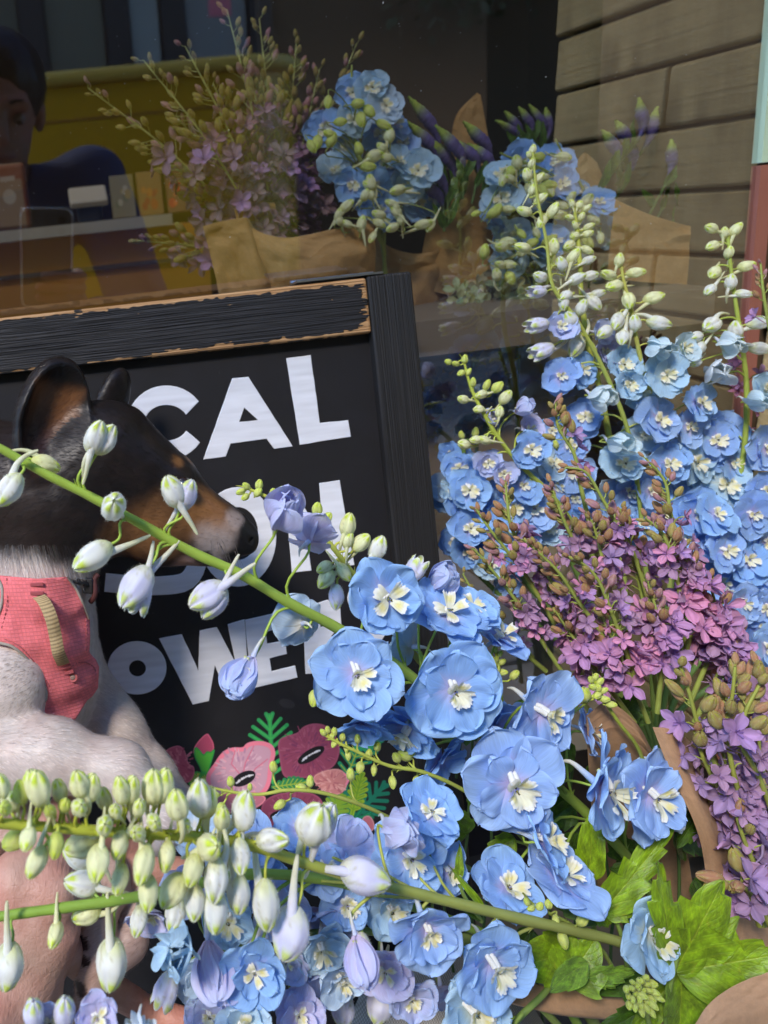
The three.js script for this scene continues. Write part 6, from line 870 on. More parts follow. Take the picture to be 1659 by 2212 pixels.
// ------------------------------------------------------------ the dog
const P3 = at;
const rp = (px, d) => mm(px, d);
const HD = 0.475;                                        // depth of the head's middle
const dogParts = {
  skull: ellipsoid(P3(205, 1000, HD + 0.004), rp(128, HD), rp(128, HD), 0.034, camX, camY, camZ),
  brow: capsule(P3(240, 985, HD), P3(345, 1048, HD - 0.002), rp(112, HD), rp(84, HD)),
  cheek: capsule(P3(190, 1110, HD), P3(330, 1140, HD), rp(86, HD), rp(66, HD)),
  muzzle: capsule(P3(385, 1110, HD - 0.002), P3(492, 1160, HD - 0.006), rp(62, HD), rp(40, HD)),
  bridge: capsule(P3(380, 1068, HD - 0.002), P3(500, 1132, HD - 0.006), rp(44, HD), rp(29, HD)),
  chin: capsule(P3(340, 1186, HD - 0.002), P3(480, 1206, HD - 0.006), rp(34, HD), rp(18, HD)),
  noseTip: ellipsoid(P3(528, 1163, HD - 0.006), rp(30, HD), rp(36, HD), 0.008, camX, camY, camZ),
  neck: capsule(P3(150, 1050, HD + 0.004), P3(-150, 1075, HD + 0.02), rp(132, HD), rp(190, HD)),
  throat: capsule(P3(120, 1130, HD), P3(40, 1300, HD + 0.004), rp(112, HD), rp(150, HD)),
  chest: ellipsoid(P3(40, 1420, HD + 0.012), rp(176, HD), rp(235, HD), 0.05, camX, camY, camZ),
  belly: capsule(P3(-10, 1500, HD + 0.02), P3(-260, 1480, HD + 0.03), rp(180, HD), rp(220, HD)),
  shoulder: ellipsoid(P3(6, 1490, 0.438), rp(98, 0.438), rp(108, 0.438), 0.022, camX, camY, camZ),
};
const legNear = union([capsule(P3(-90, 1630, 0.425), P3(110, 1630, 0.418), rp(80, 0.42), rp(70, 0.42)), capsule(P3(110, 1630, 0.418), P3(262, 1668, 0.412), rp(68, 0.418), rp(54, 0.412)), capsule(P3(262, 1668, 0.412), P3(338, 1755, 0.406), rp(54, 0.412), rp(42, 0.406)), ellipsoid(P3(345, 1790, 0.404), rp(46, 0.404), rp(52, 0.404), 0.012, camX, camY, camZ)], 0.012);
const legFar = union([capsule(P3(165, 1430, HD + 0.02), P3(250, 1570, HD + 0.02), rp(52, HD), rp(56, HD)), capsule(P3(250, 1570, HD + 0.02), P3(330, 1672, HD + 0.016), rp(54, HD), rp(42, HD)), capsule(P3(330, 1672, HD + 0.016), P3(420, 1770, HD + 0.01), rp(42, HD), rp(36, HD))], 0.012);
const legHind = union([capsule(P3(228, 1880, 0.432), P3(205, 2060, 0.424), rp(36, 0.43), rp(40, 0.424)), capsule(P3(205, 2060, 0.424), P3(186, 2290, 0.42), rp(38, 0.424), rp(36, 0.42)), capsule(P3(240, 1900, 0.44), P3(-60, 1800, 0.49), rp(46, 0.44), rp(120, 0.49))], 0.012);
const pawFar = union([ellipsoid(P3(285, 2036, 0.43), rp(34, 0.43), rp(40, 0.43), 0.009, camX, camY, camZ), ellipsoid(P3(262, 2060, 0.428), rp(24, 0.43), rp(34, 0.43), 0.009, camX, camY, camZ), capsule(P3(285, 2020, 0.433), P3(300, 1880, 0.45), rp(30, 0.43), rp(34, 0.45))], 0.006);
// ears: thin cupped shells
const earAxis = (ux, uy, vx, vy, tilt) => { const y = dirW(vx, vy, tilt).normalize(), z = camZ.clone().addScaledVector(camX, ux).addScaledVector(camY, uy), x = y.clone().cross(z).normalize(); return [x, y, x.clone().cross(y).normalize()]; };
const [ex, ey, ez] = earAxis(0.45, -0.05, 0.2, 1, -0.12);
const earC = P3(112, 905, 0.452);
const earOuter = ellipsoid(earC, rp(84, 0.45), rp(138, 0.45), 0.0165, ex, ey, ez), earInner = ellipsoid(earC.clone().addScaledVector(ez, 0.0125).addScaledVector(ey, -0.002), rp(78, 0.45), rp(132, 0.45), 0.0155, ex, ey, ez);
const earNear = (x, y, z) => -smin(-earOuter(x, y, z), earInner(x, y, z), 0.003);
const [fx, fy, fz] = earAxis(0.9, 0.1, 0.34, 1, 0);
const earFar = ellipsoid(P3(243, 868, 0.512), rp(40, 0.51), rp(76, 0.51), 0.0075, fx, fy, fz);
const torso = union([dogParts.neck, dogParts.throat, dogParts.chest, dogParts.belly], 0.02);
const torsoAll = (x, y, z) => smin(torso(x, y, z), dogParts.shoulder(x, y, z), 0.008);
const head = union([dogParts.skull, dogParts.brow, dogParts.cheek, dogParts.muzzle, dogParts.bridge, dogParts.chin], 0.014);
const eyeC = P3(396, 1048, HD - 0.0285), nostril = P3(541, 1168, HD - 0.0135);
const socket = ellipsoid(eyeC, 0.0065, 0.0045, 0.006, camX, camY, camZ);
const mouth = (() => { const a = P3(512, 1204, HD - 0.014), b = P3(430, 1204, HD - 0.019), c = P3(345, 1192, HD - 0.021); const l = [capsule(a, b, 0.0012, 0.0014), capsule(b, c, 0.0014, 0.001)]; return union(l); })();
const nostrilHole = capsule(nostril, nostril.clone().addScaledVector(camX, 0.0035).addScaledVector(camY, -0.003), 0.0016, 0.0011);
const headFull = (x, y, z) => { let d = smin(head(x, y, z), dogParts.noseTip(x, y, z), 0.004); d = -smin(-d, socket(x, y, z), 0.003); d = Math.max(d, -mouth(x, y, z)); return Math.max(d, -nostrilHole(x, y, z)); };
const wrinkle = (x, y, z) => 0.0012 * (noise3(x * 60, y * 60, z * 60) - 0.5) + 0.0005 * (noise3(x * 190, y * 190, z * 190) - 0.5);
const dogBody = (x, y, z) => { let d = smin(torsoAll(x, y, z), headFull(x, y, z), 0.014); d = smin(d, earNear(x, y, z), 0.006); d = smin(d, earFar(x, y, z), 0.006); d = smin(d, legFar(x, y, z), 0.012); d = smin(d, legNear(x, y, z), 0.007); d = smin(d, legHind(x, y, z), 0.006); d = smin(d, pawFar(x, y, z), 0.004); return d + wrinkle(x, y, z); };
// coat, as places on the body: dark brown saddle and head, tan cheeks and brow spots, white blaze on the muzzle, white chest and legs
const spot = (p, r, c, soft = 0.5) => ({ p, r, c, soft });
const COAT = { dark: [0.008, 0.0065, 0.0065], brown: [0.022, 0.0145, 0.012], tan: [0.20, 0.092, 0.032], white: [0.55, 0.49, 0.44], pink: [0.46, 0.29, 0.24], black: [0.01, 0.009, 0.009], gray: [0.26, 0.22, 0.2] };
const onDog = (px, py) => march(dogBody, px, py, 0.38, 0.56);
const tanA = onDog(330, 1150), tanB = onDog(440, 1112), tanLow = onDog(265, 1165), browSpot = onDog(384, 996), browSpot2 = onDog(412, 996), white1 = onDog(462, 1172), whiteTop = onDog(505, 1116), chinP = onDog(400, 1222), nosePos = P3(534, 1160, HD - 0.008);
const dist = (a, x, y, z) => Math.hypot(a.x - x, a.y - y, a.z - z);
const onLip = onDog(508, 1204), onLip2 = onDog(440, 1204);
const patches = [[P3(168, 2145, 0.413), 0.0062], [P3(232, 2160, 0.413), 0.0045], [P3(178, 2040, 0.415), 0.0036], [P3(182, 2075, 0.414), 0.003], [P3(222, 1972, 0.42), 0.0038], [P3(160, 2200, 0.412), 0.004]];
const coat = (p) => {
  const { x, y, z } = p, n = fbm(x * 90, y * 90, z * 90, 3) - 0.5, f = fbm(x * 420, y * 420, z * 420, 2) - 0.5, w = (q, r, s) => 1 - sstep(r * (1 - s), r * (1 + s), dist(q, x, y, z) + n * 0.010);
  const body = torsoAll(x, y, z), hd = headFull(x, y, z), ear = earNear(x, y, z), ln = legNear(x, y, z), lf = legFar(x, y, z), lh = legHind(x, y, z), pf = pawFar(x, y, z);
  const m = Math.min(body, hd, ear, ln, lf, lh, pf, earFar(x, y, z));
  if (m === lh || m === pf) { let c = mix3(COAT.pink, COAT.white, 0.25 + 0.5 * n); for (const [q, r] of patches) c = mix3(c, [0.05, 0.025, 0.02], 1 - sstep(r * 0.9, r * 1.1, dist(q, x, y, z) + n * 0.008)); return c; }
  if (m === ln || m === lf) return mix3(mix3(COAT.white, COAT.pink, clamp(0.18 + 0.6 * n)), COAT.gray, clamp(f * 0.5 + (m === lf ? 0.2 : 0)));  // the far leg is greyer: its shade is mixed into the coat
  if (ear < 0.003 && ear <= hd + 0.001 && ear <= body) { const inside = earInner(x, y, z); const c = mix3(COAT.dark, COAT.brown, 0.4); if (inside < 0.0022) { const q = p.clone().sub(earC), u = q.dot(ex) / rp(70, 0.45), v = q.dot(ey) / rp(122, 0.45); return mix3(mix3([0.16, 0.07, 0.028], [0.03, 0.014, 0.01], sstep(0.25, 0.95, 0.6 - u * 0.35 - v * 0.55 - Math.abs(u + 0.1) * 0.2)), COAT.dark, Math.max(sstep(0.45, 0.75, v), sstep(0.62, 0.9, u), sstep(-0.75, -0.95, u))); } return c; }
  // height on the chest decides dark neck against white chest
  const lowChest = p.clone().sub(P3(60, 1182, 0.437)).dot(camY), side = p.clone().sub(P3(60, 1190, 0.437)).dot(camX);
  let c = mix3(COAT.dark, COAT.brown, clamp(0.35 + n * 1.1 + sstep(0.0, -0.02, p.clone().sub(P3(150, 1090, HD)).dot(camX)) * 0.6));
  c = mix3(c, COAT.gray, sstep(-0.02, -0.05, p.clone().sub(P3(60, 1000, HD)).dot(camX)) * 0.12);
  if (hd < body + 0.004) {
    c = mix3(c, COAT.tan, 0.8 * w(tanA, 0.0195, 0.55)); c = mix3(c, COAT.tan, 0.95 * w(tanB, 0.0165, 0.4)); c = mix3(c, mix3(COAT.tan, COAT.brown, 0.3), 0.8 * w(tanLow, 0.016, 0.5));
    c = mix3(c, COAT.tan, 0.9 * w(browSpot, 0.0052, 0.5)); c = mix3(c, COAT.tan, 0.9 * w(browSpot2, 0.004, 0.5));
    c = mix3(c, [0.42, 0.35, 0.32], 0.8 * w(white1, 0.0105, 0.7)); c = mix3(c, [0.4, 0.33, 0.3], 0.6 * w(whiteTop, 0.005, 0.5)); c = mix3(c, COAT.pink.map((k) => k * 0.7), 0.8 * w(chinP, 0.008, 0.5));
    c = mix3(c, COAT.black, w(onLip, 0.006, 0.4)); c = mix3(c, COAT.black, w(onLip2, 0.004, 0.4));
    c = mix3(c, COAT.black, 1 - sstep(0.011, 0.0135, dist(nosePos, x, y, z)));
  }
  if (lowChest < 0.004) { const t = sstep(-0.002, -0.012, lowChest + n * 0.012 + (side > 0.01 ? (side - 0.01) * 0.3 : 0)); c = mix3(c, mix3(COAT.white, [0.62, 0.5, 0.46], clamp(n + 0.2)), t); }
  return c.map((k) => k * (1 + f * 0.5));
};
const lo = V(1e9, 1e9, 1e9), hi = V(-1e9, -1e9, -1e9);
for (const [x, y, d] of [[-60, 740, 0.40], [580, 740, 0.56], [-60, 2240, 0.39], [460, 2240, 0.5], [-60, 740, 0.56], [-60, 2240, 0.54], [580, 1300, 0.40]]) { lo.min(at(x, y, d)); hi.max(at(x, y, d)); }
const dog = thing('dog', 'small dark dog with tan cheeks and white legs in a coral harness, sniffing a delphinium', 'dog', at(60, 1600, 0.46));
const dogGeo = nets(dogBody, lo, hi, 0.0021);
paint(dogGeo, (p) => coat(p));
const dogMesh = part('body', dogGeo.clone().translate(-dog.position.x, -dog.position.y, -dog.position.z), new THREE.MeshPhysicalMaterial({ vertexColors: true, roughness: 0.42, specularIntensity: 0.6, side: THREE.DoubleSide }), dog);
{ // eye, nose leather sits in the body; the eye is a glossy ball
  const e = part('eye', new THREE.SphereGeometry(0.0048, 24, 16).translate(eyeC.x - dog.position.x, eyeC.y - dog.position.y, eyeC.z - dog.position.z), new THREE.MeshPhysicalMaterial({ color: lin(0.02, 0.01, 0.006), roughness: 0.08, clearcoat: 1 }), dog);
}
{ // whiskers
  const R = rng(7), l = []; for (let i = 0; i < 16; i++) { const a = onDog(455 + 55 * R(), 1165 + 30 * R()), e = a.clone().addScaledVector(dirW(0.5 - 0.5 * R(), -0.8 - 0.4 * R(), 0.35).normalize(), 0.010 + 0.012 * R()); l.push(tube([a, a.clone().lerp(e, 0.5).addScaledVector(camY, 0.001), e], (t) => 0.00011 * (1 - 0.8 * t), 5, 4)); }
  tag(part('whiskers', merge(l).translate(-dog.position.x, -dog.position.y, -dog.position.z), std([0.12, 0.1, 0.09], 0.5), dog), null, null, null, 'stuff');
}
{ // short coat: tens of thousands of hairs lying along the body
  const R = rng(99), pos = dogGeo.attributes.position, nor = dogGeo.attributes.normal, col = dogGeo.attributes.color, idx = dogGeo.index.array, hair = grid(1, 3, (u, v) => V((u - 0.5) * (1 - v * 0.85), v, 0.16 * v * v)), mats = [], cols = [], q = new THREE.Quaternion(), m = new THREE.Matrix4();
  const nose = P3(540, 1165, HD), legDir = dirW(0.9, -0.4, 0), backDir = dirW(-1, -0.05, 0);
  const tris = idx.length / 3, N = 150000, a = V(0, 0, 0), n = V(0, 0, 0);
  for (let i = 0; i < N; i++) {
    const t = Math.floor(R() * tris) * 3, u = R(), v = R() * (1 - u), w = 1 - u - v, [i0, i1, i2] = [idx[t], idx[t + 1], idx[t + 2]];
    a.set(pos.getX(i0) * u + pos.getX(i1) * v + pos.getX(i2) * w, pos.getY(i0) * u + pos.getY(i1) * v + pos.getY(i2) * w, pos.getZ(i0) * u + pos.getZ(i1) * v + pos.getZ(i2) * w); n.set(nor.getX(i0), nor.getY(i0), nor.getZ(i0)).normalize();
    if (n.dot(EYE.clone().sub(a).normalize()) < -0.35) continue;
    const [px, py] = seenAt(a); if (px < -40 || py > 2240) continue;
    if (dist(nosePos, a.x, a.y, a.z) < 0.0125) continue;
    const ln = legNear(a.x, a.y, a.z) < 0.003 || legFar(a.x, a.y, a.z) < 0.003, white = Math.abs(py - 1215) < 40 && px < 220, inEar = earInner(a.x, a.y, a.z) < 0.003;
    const flow = ln ? legDir.clone() : white ? dirW(0.35, -1, 0.2) : hd2(a) ? a.clone().sub(nose).normalize().lerp(backDir, 0.4) : backDir.clone().addScaledVector(camY, -0.35);
    flow.addScaledVector(V(R() - 0.5, R() - 0.5, R() - 0.5), 0.35); flow.addScaledVector(n, -flow.dot(n)).normalize().addScaledVector(n, white ? 0.28 : 0.2).normalize();
    const L = (white ? 0.0085 : ln ? 0.0034 : inEar ? 0.0036 : 0.0030) * (0.6 + 0.7 * R()) * (dist(nosePos, a.x, a.y, a.z) < 0.04 ? 0.5 : 1), W = 0.00016 * (0.7 + 0.6 * R());
    const x = flow.clone().cross(n).normalize(), z = x.clone().cross(flow); m.makeBasis(x.multiplyScalar(W), flow.multiplyScalar(L), z.multiplyScalar(L)); m.setPosition(a.x - dog.position.x, a.y - dog.position.y, a.z - dog.position.z);
    mats.push(m.clone()); const k = 0.75 + 0.7 * R(); cols.push([col.getX(i0) * k + (R() > 0.985 ? 0.025 : 0), col.getY(i0) * k + (R() > 0.985 ? 0.02 : 0), col.getZ(i0) * k]);
  }
  function hd2(p) { return headFull(p.x, p.y, p.z) < 0.004; }
  const im = new THREE.InstancedMesh(hair, new THREE.MeshStandardMaterial({ color: 0xffffff, roughness: 0.5, side: THREE.DoubleSide }), mats.length);
  mats.forEach((k, i) => { im.setMatrixAt(i, k); im.setColorAt(i, lin(...cols[i])); });
  im.name = 'fur'; im.userData.kind = 'stuff'; im.castShadow = im.receiveShadow = true; dog.add(im);
}
{ // coral harness: a cloth shell over the chest
  const poly = [[-80, 1238], [0, 1243], [80, 1250], [146, 1246], [164, 1268], [178, 1294], [194, 1335], [195, 1375], [193, 1410], [207, 1424], [214, 1440], [212, 1486], [200, 1504], [189, 1512], [162, 1556], [54, 1556], [80, 1530], [100, 1510], [98, 1484], [66, 1432], [27, 1397], [0, 1389], [-80, 1380]];
  const inside = (x, y) => { let d = 1e9, s = 1; for (let i = 0, j = poly.length - 1; i < poly.length; j = i++) { const [ax, ay] = poly[j], [bx, by] = poly[i], ex2 = bx - ax, ey2 = by - ay, wx = x - ax, wy = y - ay, t = clamp((wx * ex2 + wy * ey2) / (ex2 * ex2 + ey2 * ey2)), dx = wx - ex2 * t, dy = wy - ey2 * t; d = Math.min(d, dx * dx + dy * dy); if ((ay > y) !== (by > y) && x < ax + (y - ay) / (by - ay) * ex2) s = -s; } return s * Math.sqrt(d); };
  const fold = (x, y, z) => 0.0016 * (fbm(x * 70, y * 26, z * 40, 2) - 0.5) * 2 + 0.001 * Math.sin(y * 260 + x * 120 + 3 * noise3(x * 60, y * 60, z * 60));
  const shell = (x, y, z) => { const q = V(x, y, z), s = seenAt(q), e = -inside(s[0], s[1]) * (-1), reg = inside(s[0], s[1]); return Math.max(torso(x, y, z) - 0.0062 + fold(x, y, z), reg * s[2] / FOCAL, -(torso(x, y, z) - 0.001)); };
  // inside() is negative inside the outline
  const a = V(1e9, 1e9, 1e9), b = V(-1e9, -1e9, -1e9); for (const [x, y, d] of [[-70, 1225, 0.40], [225, 1225, 0.48], [-70, 1570, 0.40], [225, 1570, 0.52], [-70, 1225, 0.52]]) { a.min(at(x, y, d)); b.max(at(x, y, d)); }
  const g = nets(shell, a, b, 0.0016), p = g.attributes.position, uv = new Float32Array(p.count * 2), o = at(60, 1400, 0.43), v = V(0, 0, 0);
  for (let i = 0; i < p.count; i++) { v.fromBufferAttribute(p, i).sub(o); uv[i * 2] = v.dot(camX) / 0.012 + v.dot(camY) / 0.05; uv[i * 2 + 1] = v.dot(camY) / 0.012; }
  g.setAttribute('uv', new THREE.BufferAttribute(uv, 2));
  const cloth = texture(256, 256, (u, w) => { const rip = Math.max(Math.exp(-(((w * 6) % 1 - 0.5) ** 2) * 90), 0.7 * Math.exp(-(((u * 6) % 1 - 0.5) ** 2) * 120)), th = 0.5 + 0.25 * Math.sin(u * 6.283 * 48) + 0.25 * Math.sin(w * 6.283 * 48), n = fbm(u * 6, w * 6, 3, 3), k = 0.9 + 0.10 * th - 0.09 * rip + 0.12 * (n - 0.5); return [0.97 * k, 0.50 * k, 0.515 * k]; });
  const bump = texture(256, 256, (u, w) => { const rip = Math.max(Math.exp(-(((w * 6) % 1 - 0.5) ** 2) * 90), 0.7 * Math.exp(-(((u * 6) % 1 - 0.5) ** 2) * 120)), th = 0.5 + 0.25 * Math.sin(u * 6.283 * 48) + 0.25 * Math.sin(w * 6.283 * 48), k = 0.4 + 0.4 * rip + 0.15 * th; return [k, k, k]; }, false);
  const hm = std(0xffffff, 0.85, { map: cloth, bumpMap: bump, bumpScale: 0.0003 });
  const h = part('harness', g.translate(-dog.position.x, -dog.position.y, -dog.position.z), hm, dog);
  tag(h, 'coral pink ripstop harness with a sand-coloured grab loop');
  const sub = (name, geo, mat) => part(name, geo.translate(-dog.position.x, -dog.position.y, -dog.position.z), mat, h);
  const skin = (x, y, z) => torso(x, y, z) - 0.0062 + fold(x, y, z), onC = (px, py, lift = 0) => { const q = march(skin, px, py, 0.39, 0.52); return q.addScaledVector(camZ, lift); };
  // grab loop of ribbed webbing
  const ribs = texture(64, 256, (u, w) => { const k = 0.62 + 0.3 * Math.abs(Math.sin(w * Math.PI * 26)) + 0.1 * (noise3(u * 30, w * 60, 2) - 0.5); return [0.76 * k, 0.66 * k, 0.48 * k]; });
  const loopPts = [onC(84, 1286, 0.001), onC(98, 1296, 0.005), onC(114, 1325, 0.009), onC(123, 1362, 0.010), onC(128, 1396, 0.008), onC(134, 1422, 0.003), onC(138, 1434, 0.0008)], lc = new THREE.CatmullRomCurve3(loopPts), wd = dirW(0.95, 0.28, 0);
  const web = grid(6, 60, (u, w) => { const q = lc.getPoint(w), k = (u - 0.5) * 2; return q.addScaledVector(wd, k * 0.0036).addScaledVector(camZ, 0.0013 * (1 - k * k) + 0.0005 * Math.abs(Math.sin(w * Math.PI * 26))); });
  const web2 = grid(6, 60, (u, w) => { const q = lc.getPoint(w), k = (u - 0.5) * 2; return q.addScaledVector(wd, k * 0.0036).addScaledVector(camZ, -0.0009 * (1 - k * k)); });
  sub('grab_loop', merge([web, web2]), std(0xffffff, 0.9, { map: ribs }));
  // bar tacks, piping, stitch lines and the eyelet
  const tack = (px, py, w, hh, ang) => { const q = onC(px, py, 0.0006), geo = rbox(w, hh, 0.0012, 0.0005, 1).rotateZ(ang); const mtx = new THREE.Matrix4().makeBasis(camX, camY, camZ).setPosition(q); sub('bar_tack', geo.applyMatrix4(mtx), std([0.55, 0.12, 0.13], 0.9, { bumpMap: ribs, bumpScale: 0.0004 })); };
  tack(80, 1262, 0.0075, 0.0022, 0.05); tack(80, 1281, 0.0078, 0.0024, 0.02); tack(139, 1440, 0.0078, 0.0024, 0.25); tack(146, 1452, 0.0075, 0.0022, 0.25);
  const piping = std([0.34, 0.30, 0.25], 0.9), along = (list, r, name, mat, lift = 0) => sub(name, tube(list.map(([x, y]) => onC(x, y, lift)), r, list.length * 6, 6), mat);
  along([[-30, 1384], [0, 1389], [27, 1397], [66, 1432], [96, 1482], [99, 1510], [80, 1532]], 0.0009, 'piping', piping); along([[146, 1247], [162, 1268], [176, 1296], [192, 1336]], 0.0008, 'piping', piping); along([[-8, 1244], [4, 1270], [4, 1300], [-4, 1330]], 0.001, 'piping', piping);
  const stitches = (list) => { const c = new THREE.CatmullRomCurve3(list.map(([x, y]) => onC(x, y, 0.0003))), out = [], n = Math.round(c.getLength() / 0.0024); for (let i = 0; i < n; i++) out.push(tube([c.getPointAt(i / n), c.getPointAt((i + 0.62) / n)], 0.00032, 1, 4)); const m = sub('stitching', merge(out), std([0.5, 0.13, 0.14], 0.8)); m.userData.kind = 'stuff'; };
  stitches([[14, 1248], [16, 1290], [10, 1330], [2, 1360]]); stitches([[186, 1336], [187, 1380], [186, 1410]]); stitches([[10, 1380], [40, 1394], [78, 1436], [108, 1484]]); stitches([[150, 1440], [180, 1430], [206, 1446], [204, 1480]]);
  const ey2 = onC(157, 1462, 0.0006); sub('eyelet', new THREE.TorusGeometry(0.0024, 0.0009, 8, 20).applyMatrix4(new THREE.Matrix4().makeBasis(camX, camY, camZ).setPosition(ey2)), std([0.4, 0.1, 0.1], 0.8)); sub('stud', new THREE.SphereGeometry(0.0019, 14, 10).scale(1, 1, 0.6).applyMatrix4(new THREE.Matrix4().makeBasis(camX, camY, camZ).setPosition(ey2)), std([0.25, 0.17, 0.14], 0.5));
  // collar under the throat with its short dark cord
  const dm = std([0.012, 0.011, 0.012], 0.6);
  const cl = part('collar', tube([P3(140, 1250, 0.45), P3(172, 1256, 0.452), P3(198, 1262, 0.462), P3(206, 1272, 0.475)], 0.0032, 14, 8, 0.5).translate(-dog.position.x, -dog.position.y, -dog.position.z), dm, dog);
  part('buckle', rbox(0.006, 0.009, 0.004, 0.001, 2).applyMatrix4(new THREE.Matrix4().makeBasis(camX, camY, camZ).setPosition(P3(190, 1265, 0.456))).translate(-dog.position.x, -dog.position.y, -dog.position.z), dm, dog);
  part('cord', tube([P3(212, 1240, 0.458), P3(204, 1252, 0.457), P3(206, 1272, 0.456), P3(204, 1288, 0.456), P3(196, 1300, 0.458)], 0.0017, 16, 8).translate(-dog.position.x, -dog.position.y, -dog.position.z), std([0.07, 0.016, 0.016], 0.7), dog);
}
// ------------------------------------------------------------ the person holding the dog and the phone
{
  const W = (x, y, z) => V(EYE.x + x, EYE.y + y, z);
  const headC = W(-0.070, 0.215, 0.90), tiltY = V(0.12, 0.96, -0.22).normalize(), faceZ = V(0.1, -0.28, -1).normalize();
  const fxr = tiltY.clone().cross(faceZ.clone().negate()).normalize(), fwd = faceZ.clone().addScaledVector(tiltY, -faceZ.dot(tiltY)).normalize();
  const hp = (r, u, f) => headC.clone().addScaledVector(fxr, r).addScaledVector(tiltY, u).addScaledVector(fwd, f);
  const skull = ellipsoid(hp(0, 0.03, -0.012), 0.076, 0.092, 0.094, fxr, tiltY, fwd), jaw = ellipsoid(hp(0, -0.05, 0.022), 0.056, 0.066, 0.062, fxr, tiltY, fwd);
  const nose = capsule(hp(0, 0.0, 0.088), hp(0, -0.036, 0.104), 0.009, 0.013), lips = ellipsoid(hp(0, -0.068, 0.082), 0.024, 0.011, 0.012, fxr, tiltY, fwd), neckP = capsule(hp(0, -0.07, -0.02), W(-0.098, 0.07, 0.985), 0.055, 0.062);
  const browR = capsule(hp(-0.04, 0.018, 0.078), hp(0.04, 0.018, 0.078), 0.012, 0.012), earsP = union([ellipsoid(hp(0.077, -0.005, -0.01), 0.011, 0.031, 0.019, fxr, tiltY, fwd), ellipsoid(hp(-0.077, -0.005, -0.01), 0.011, 0.031, 0.019, fxr, tiltY, fwd)]);
  const eyeHole = union([ellipsoid(hp(0.032, -0.004, 0.088), 0.016, 0.010, 0.012, fxr, tiltY, fwd), ellipsoid(hp(-0.032, -0.004, 0.088), 0.016, 0.010, 0.012, fxr, tiltY, fwd)]);
  const headS = (x, y, z) => { let d = smin(skull(x, y, z), jaw(x, y, z), 0.03); d = smin(d, nose(x, y, z), 0.012); d = smin(d, browR(x, y, z), 0.014); d = smin(d, lips(x, y, z), 0.008); d = smin(d, earsP(x, y, z), 0.006); d = -smin(-d, eyeHole(x, y, z), 0.006); return smin(d, neckP(x, y, z), 0.02); };
  const j = { rs: W(0.095, 0.085, 0.985), ls: W(-0.29, 0.05, 0.985), re: W(0.16, -0.2, 0.86), rw: W(0.035, -0.155, 0.70), le: W(-0.36, -0.30, 0.80), chest: W(-0.10, -0.06, 1.01), belly: W(-0.1, -0.28, 1.02), hips: W(-0.15, -0.44, 1.04), rh: W(-0.06, -0.46, 1.02), lh: W(-0.24, -0.46, 1.02) };
  const lw = at(28, 2150, 0.405), palm = at(62, 1960, 0.40), rk = at(980, 2330, 0.50), lk2 = W(-0.30, -0.40, 0.62), rf = W(0.16, -0.83, 0.86), lf2 = W(-0.26, -0.83, 0.86);
  const armL = union([capsule(j.ls, j.le, 0.042, 0.037), capsule(j.le, lw, 0.037, 0.0235)], 0.02), armR = union([capsule(j.rs, j.re, 0.042, 0.036), capsule(j.re, j.rw, 0.036, 0.0235)], 0.02);
  const torsoP = union([capsule(j.rs.clone().lerp(j.chest, 0.2), j.ls.clone().lerp(j.chest, 0.2), 0.062, 0.062), capsule(j.chest, j.belly, 0.12, 0.11), capsule(j.belly, j.hips, 0.11, 0.125)], 0.06);
  const legs = union([capsule(j.rh, rk, 0.082, 0.052), capsule(rk, rf, 0.05, 0.034), capsule(j.lh, lk2, 0.082, 0.055), capsule(lk2, lf2, 0.052, 0.035)], 0.03);
  // left hand under the dog
  const hd = 0.40, fc = (list, r0, r1) => { const o = []; for (let i = 0; i < list.length - 1; i++) { const t0 = i / (list.length - 1), t1 = (i + 1) / (list.length - 1); o.push(capsule(at(...list[i]), at(...list[i + 1]), lerp(r0, r1, t0), lerp(r0, r1, t1))); } return union(o, 0.003); };
  const back = union([capsule(lw, at(40, 1905, 0.404), 0.0215, 0.0142), capsule(lw, at(108, 1925, 0.40), 0.020, 0.0132), capsule(lw, at(124, 2010, 0.40), 0.0195, 0.0122), capsule(at(40, 1900, 0.403), at(118, 1935, 0.40), 0.0125, 0.0118)], 0.006);
  const fingersL = [fc([[48, 1895, 0.405], [96, 1800, 0.418], [150, 1735, 0.438], [186, 1700, 0.45]], 0.0105, 0.0078), fc([[92, 1902, 0.404], [170, 1830, 0.428], [240, 1815, 0.448], [290, 1830, 0.456]], 0.0108, 0.008), fc([[122, 1950, 0.403], [220, 1900, 0.438], [330, 1880, 0.452], [410, 1886, 0.452]], 0.0105, 0.0078), fc([[120, 2030, 0.408], [230, 2130, 0.45], [330, 2190, 0.462], [402, 2206, 0.456]], 0.0092, 0.007), fc([[38, 2060, 0.398], [-10, 1980, 0.41], [-30, 1900, 0.43], [-20, 1850, 0.45]], 0.0125, 0.0095)];
  const handL = (x, y, z) => { let d = smin(back(x, y, z), armL(x, y, z), 0.012); for (const f of fingersL) d = smin(d, f(x, y, z), 0.006); return d + 0.0005 * (noise3(x * 130, y * 130, z * 130) - 0.5) + 0.0004 * (noise3(x * 420, y * 420, z * 420) - 0.5); };
  // right hand round the lower half of the phone (phone frame: camera axes)
  const pf = (x, y, z) => EYE.clone().addScaledVector(camX, x).addScaledVector(camY, y).addScaledVector(camZ, z);
  const fw = (list, r0, r1) => { const o = []; for (let i = 0; i < list.length - 1; i++) o.push(capsule(pf(...list[i]), pf(...list[i + 1]), lerp(r0, r1, i / (list.length - 1)), lerp(r0, r1, (i + 1) / (list.length - 1)))); return union(o, 0.003); };
  const palmR = union([capsule(j.rw, pf(0.036, -0.10, 0.03), 0.022, 0.016), capsule(j.rw, pf(0.03, -0.125, 0.032), 0.022, 0.015), capsule(pf(0.04, -0.085, 0.026), pf(0.036, -0.13, 0.028), 0.012, 0.012)], 0.01);
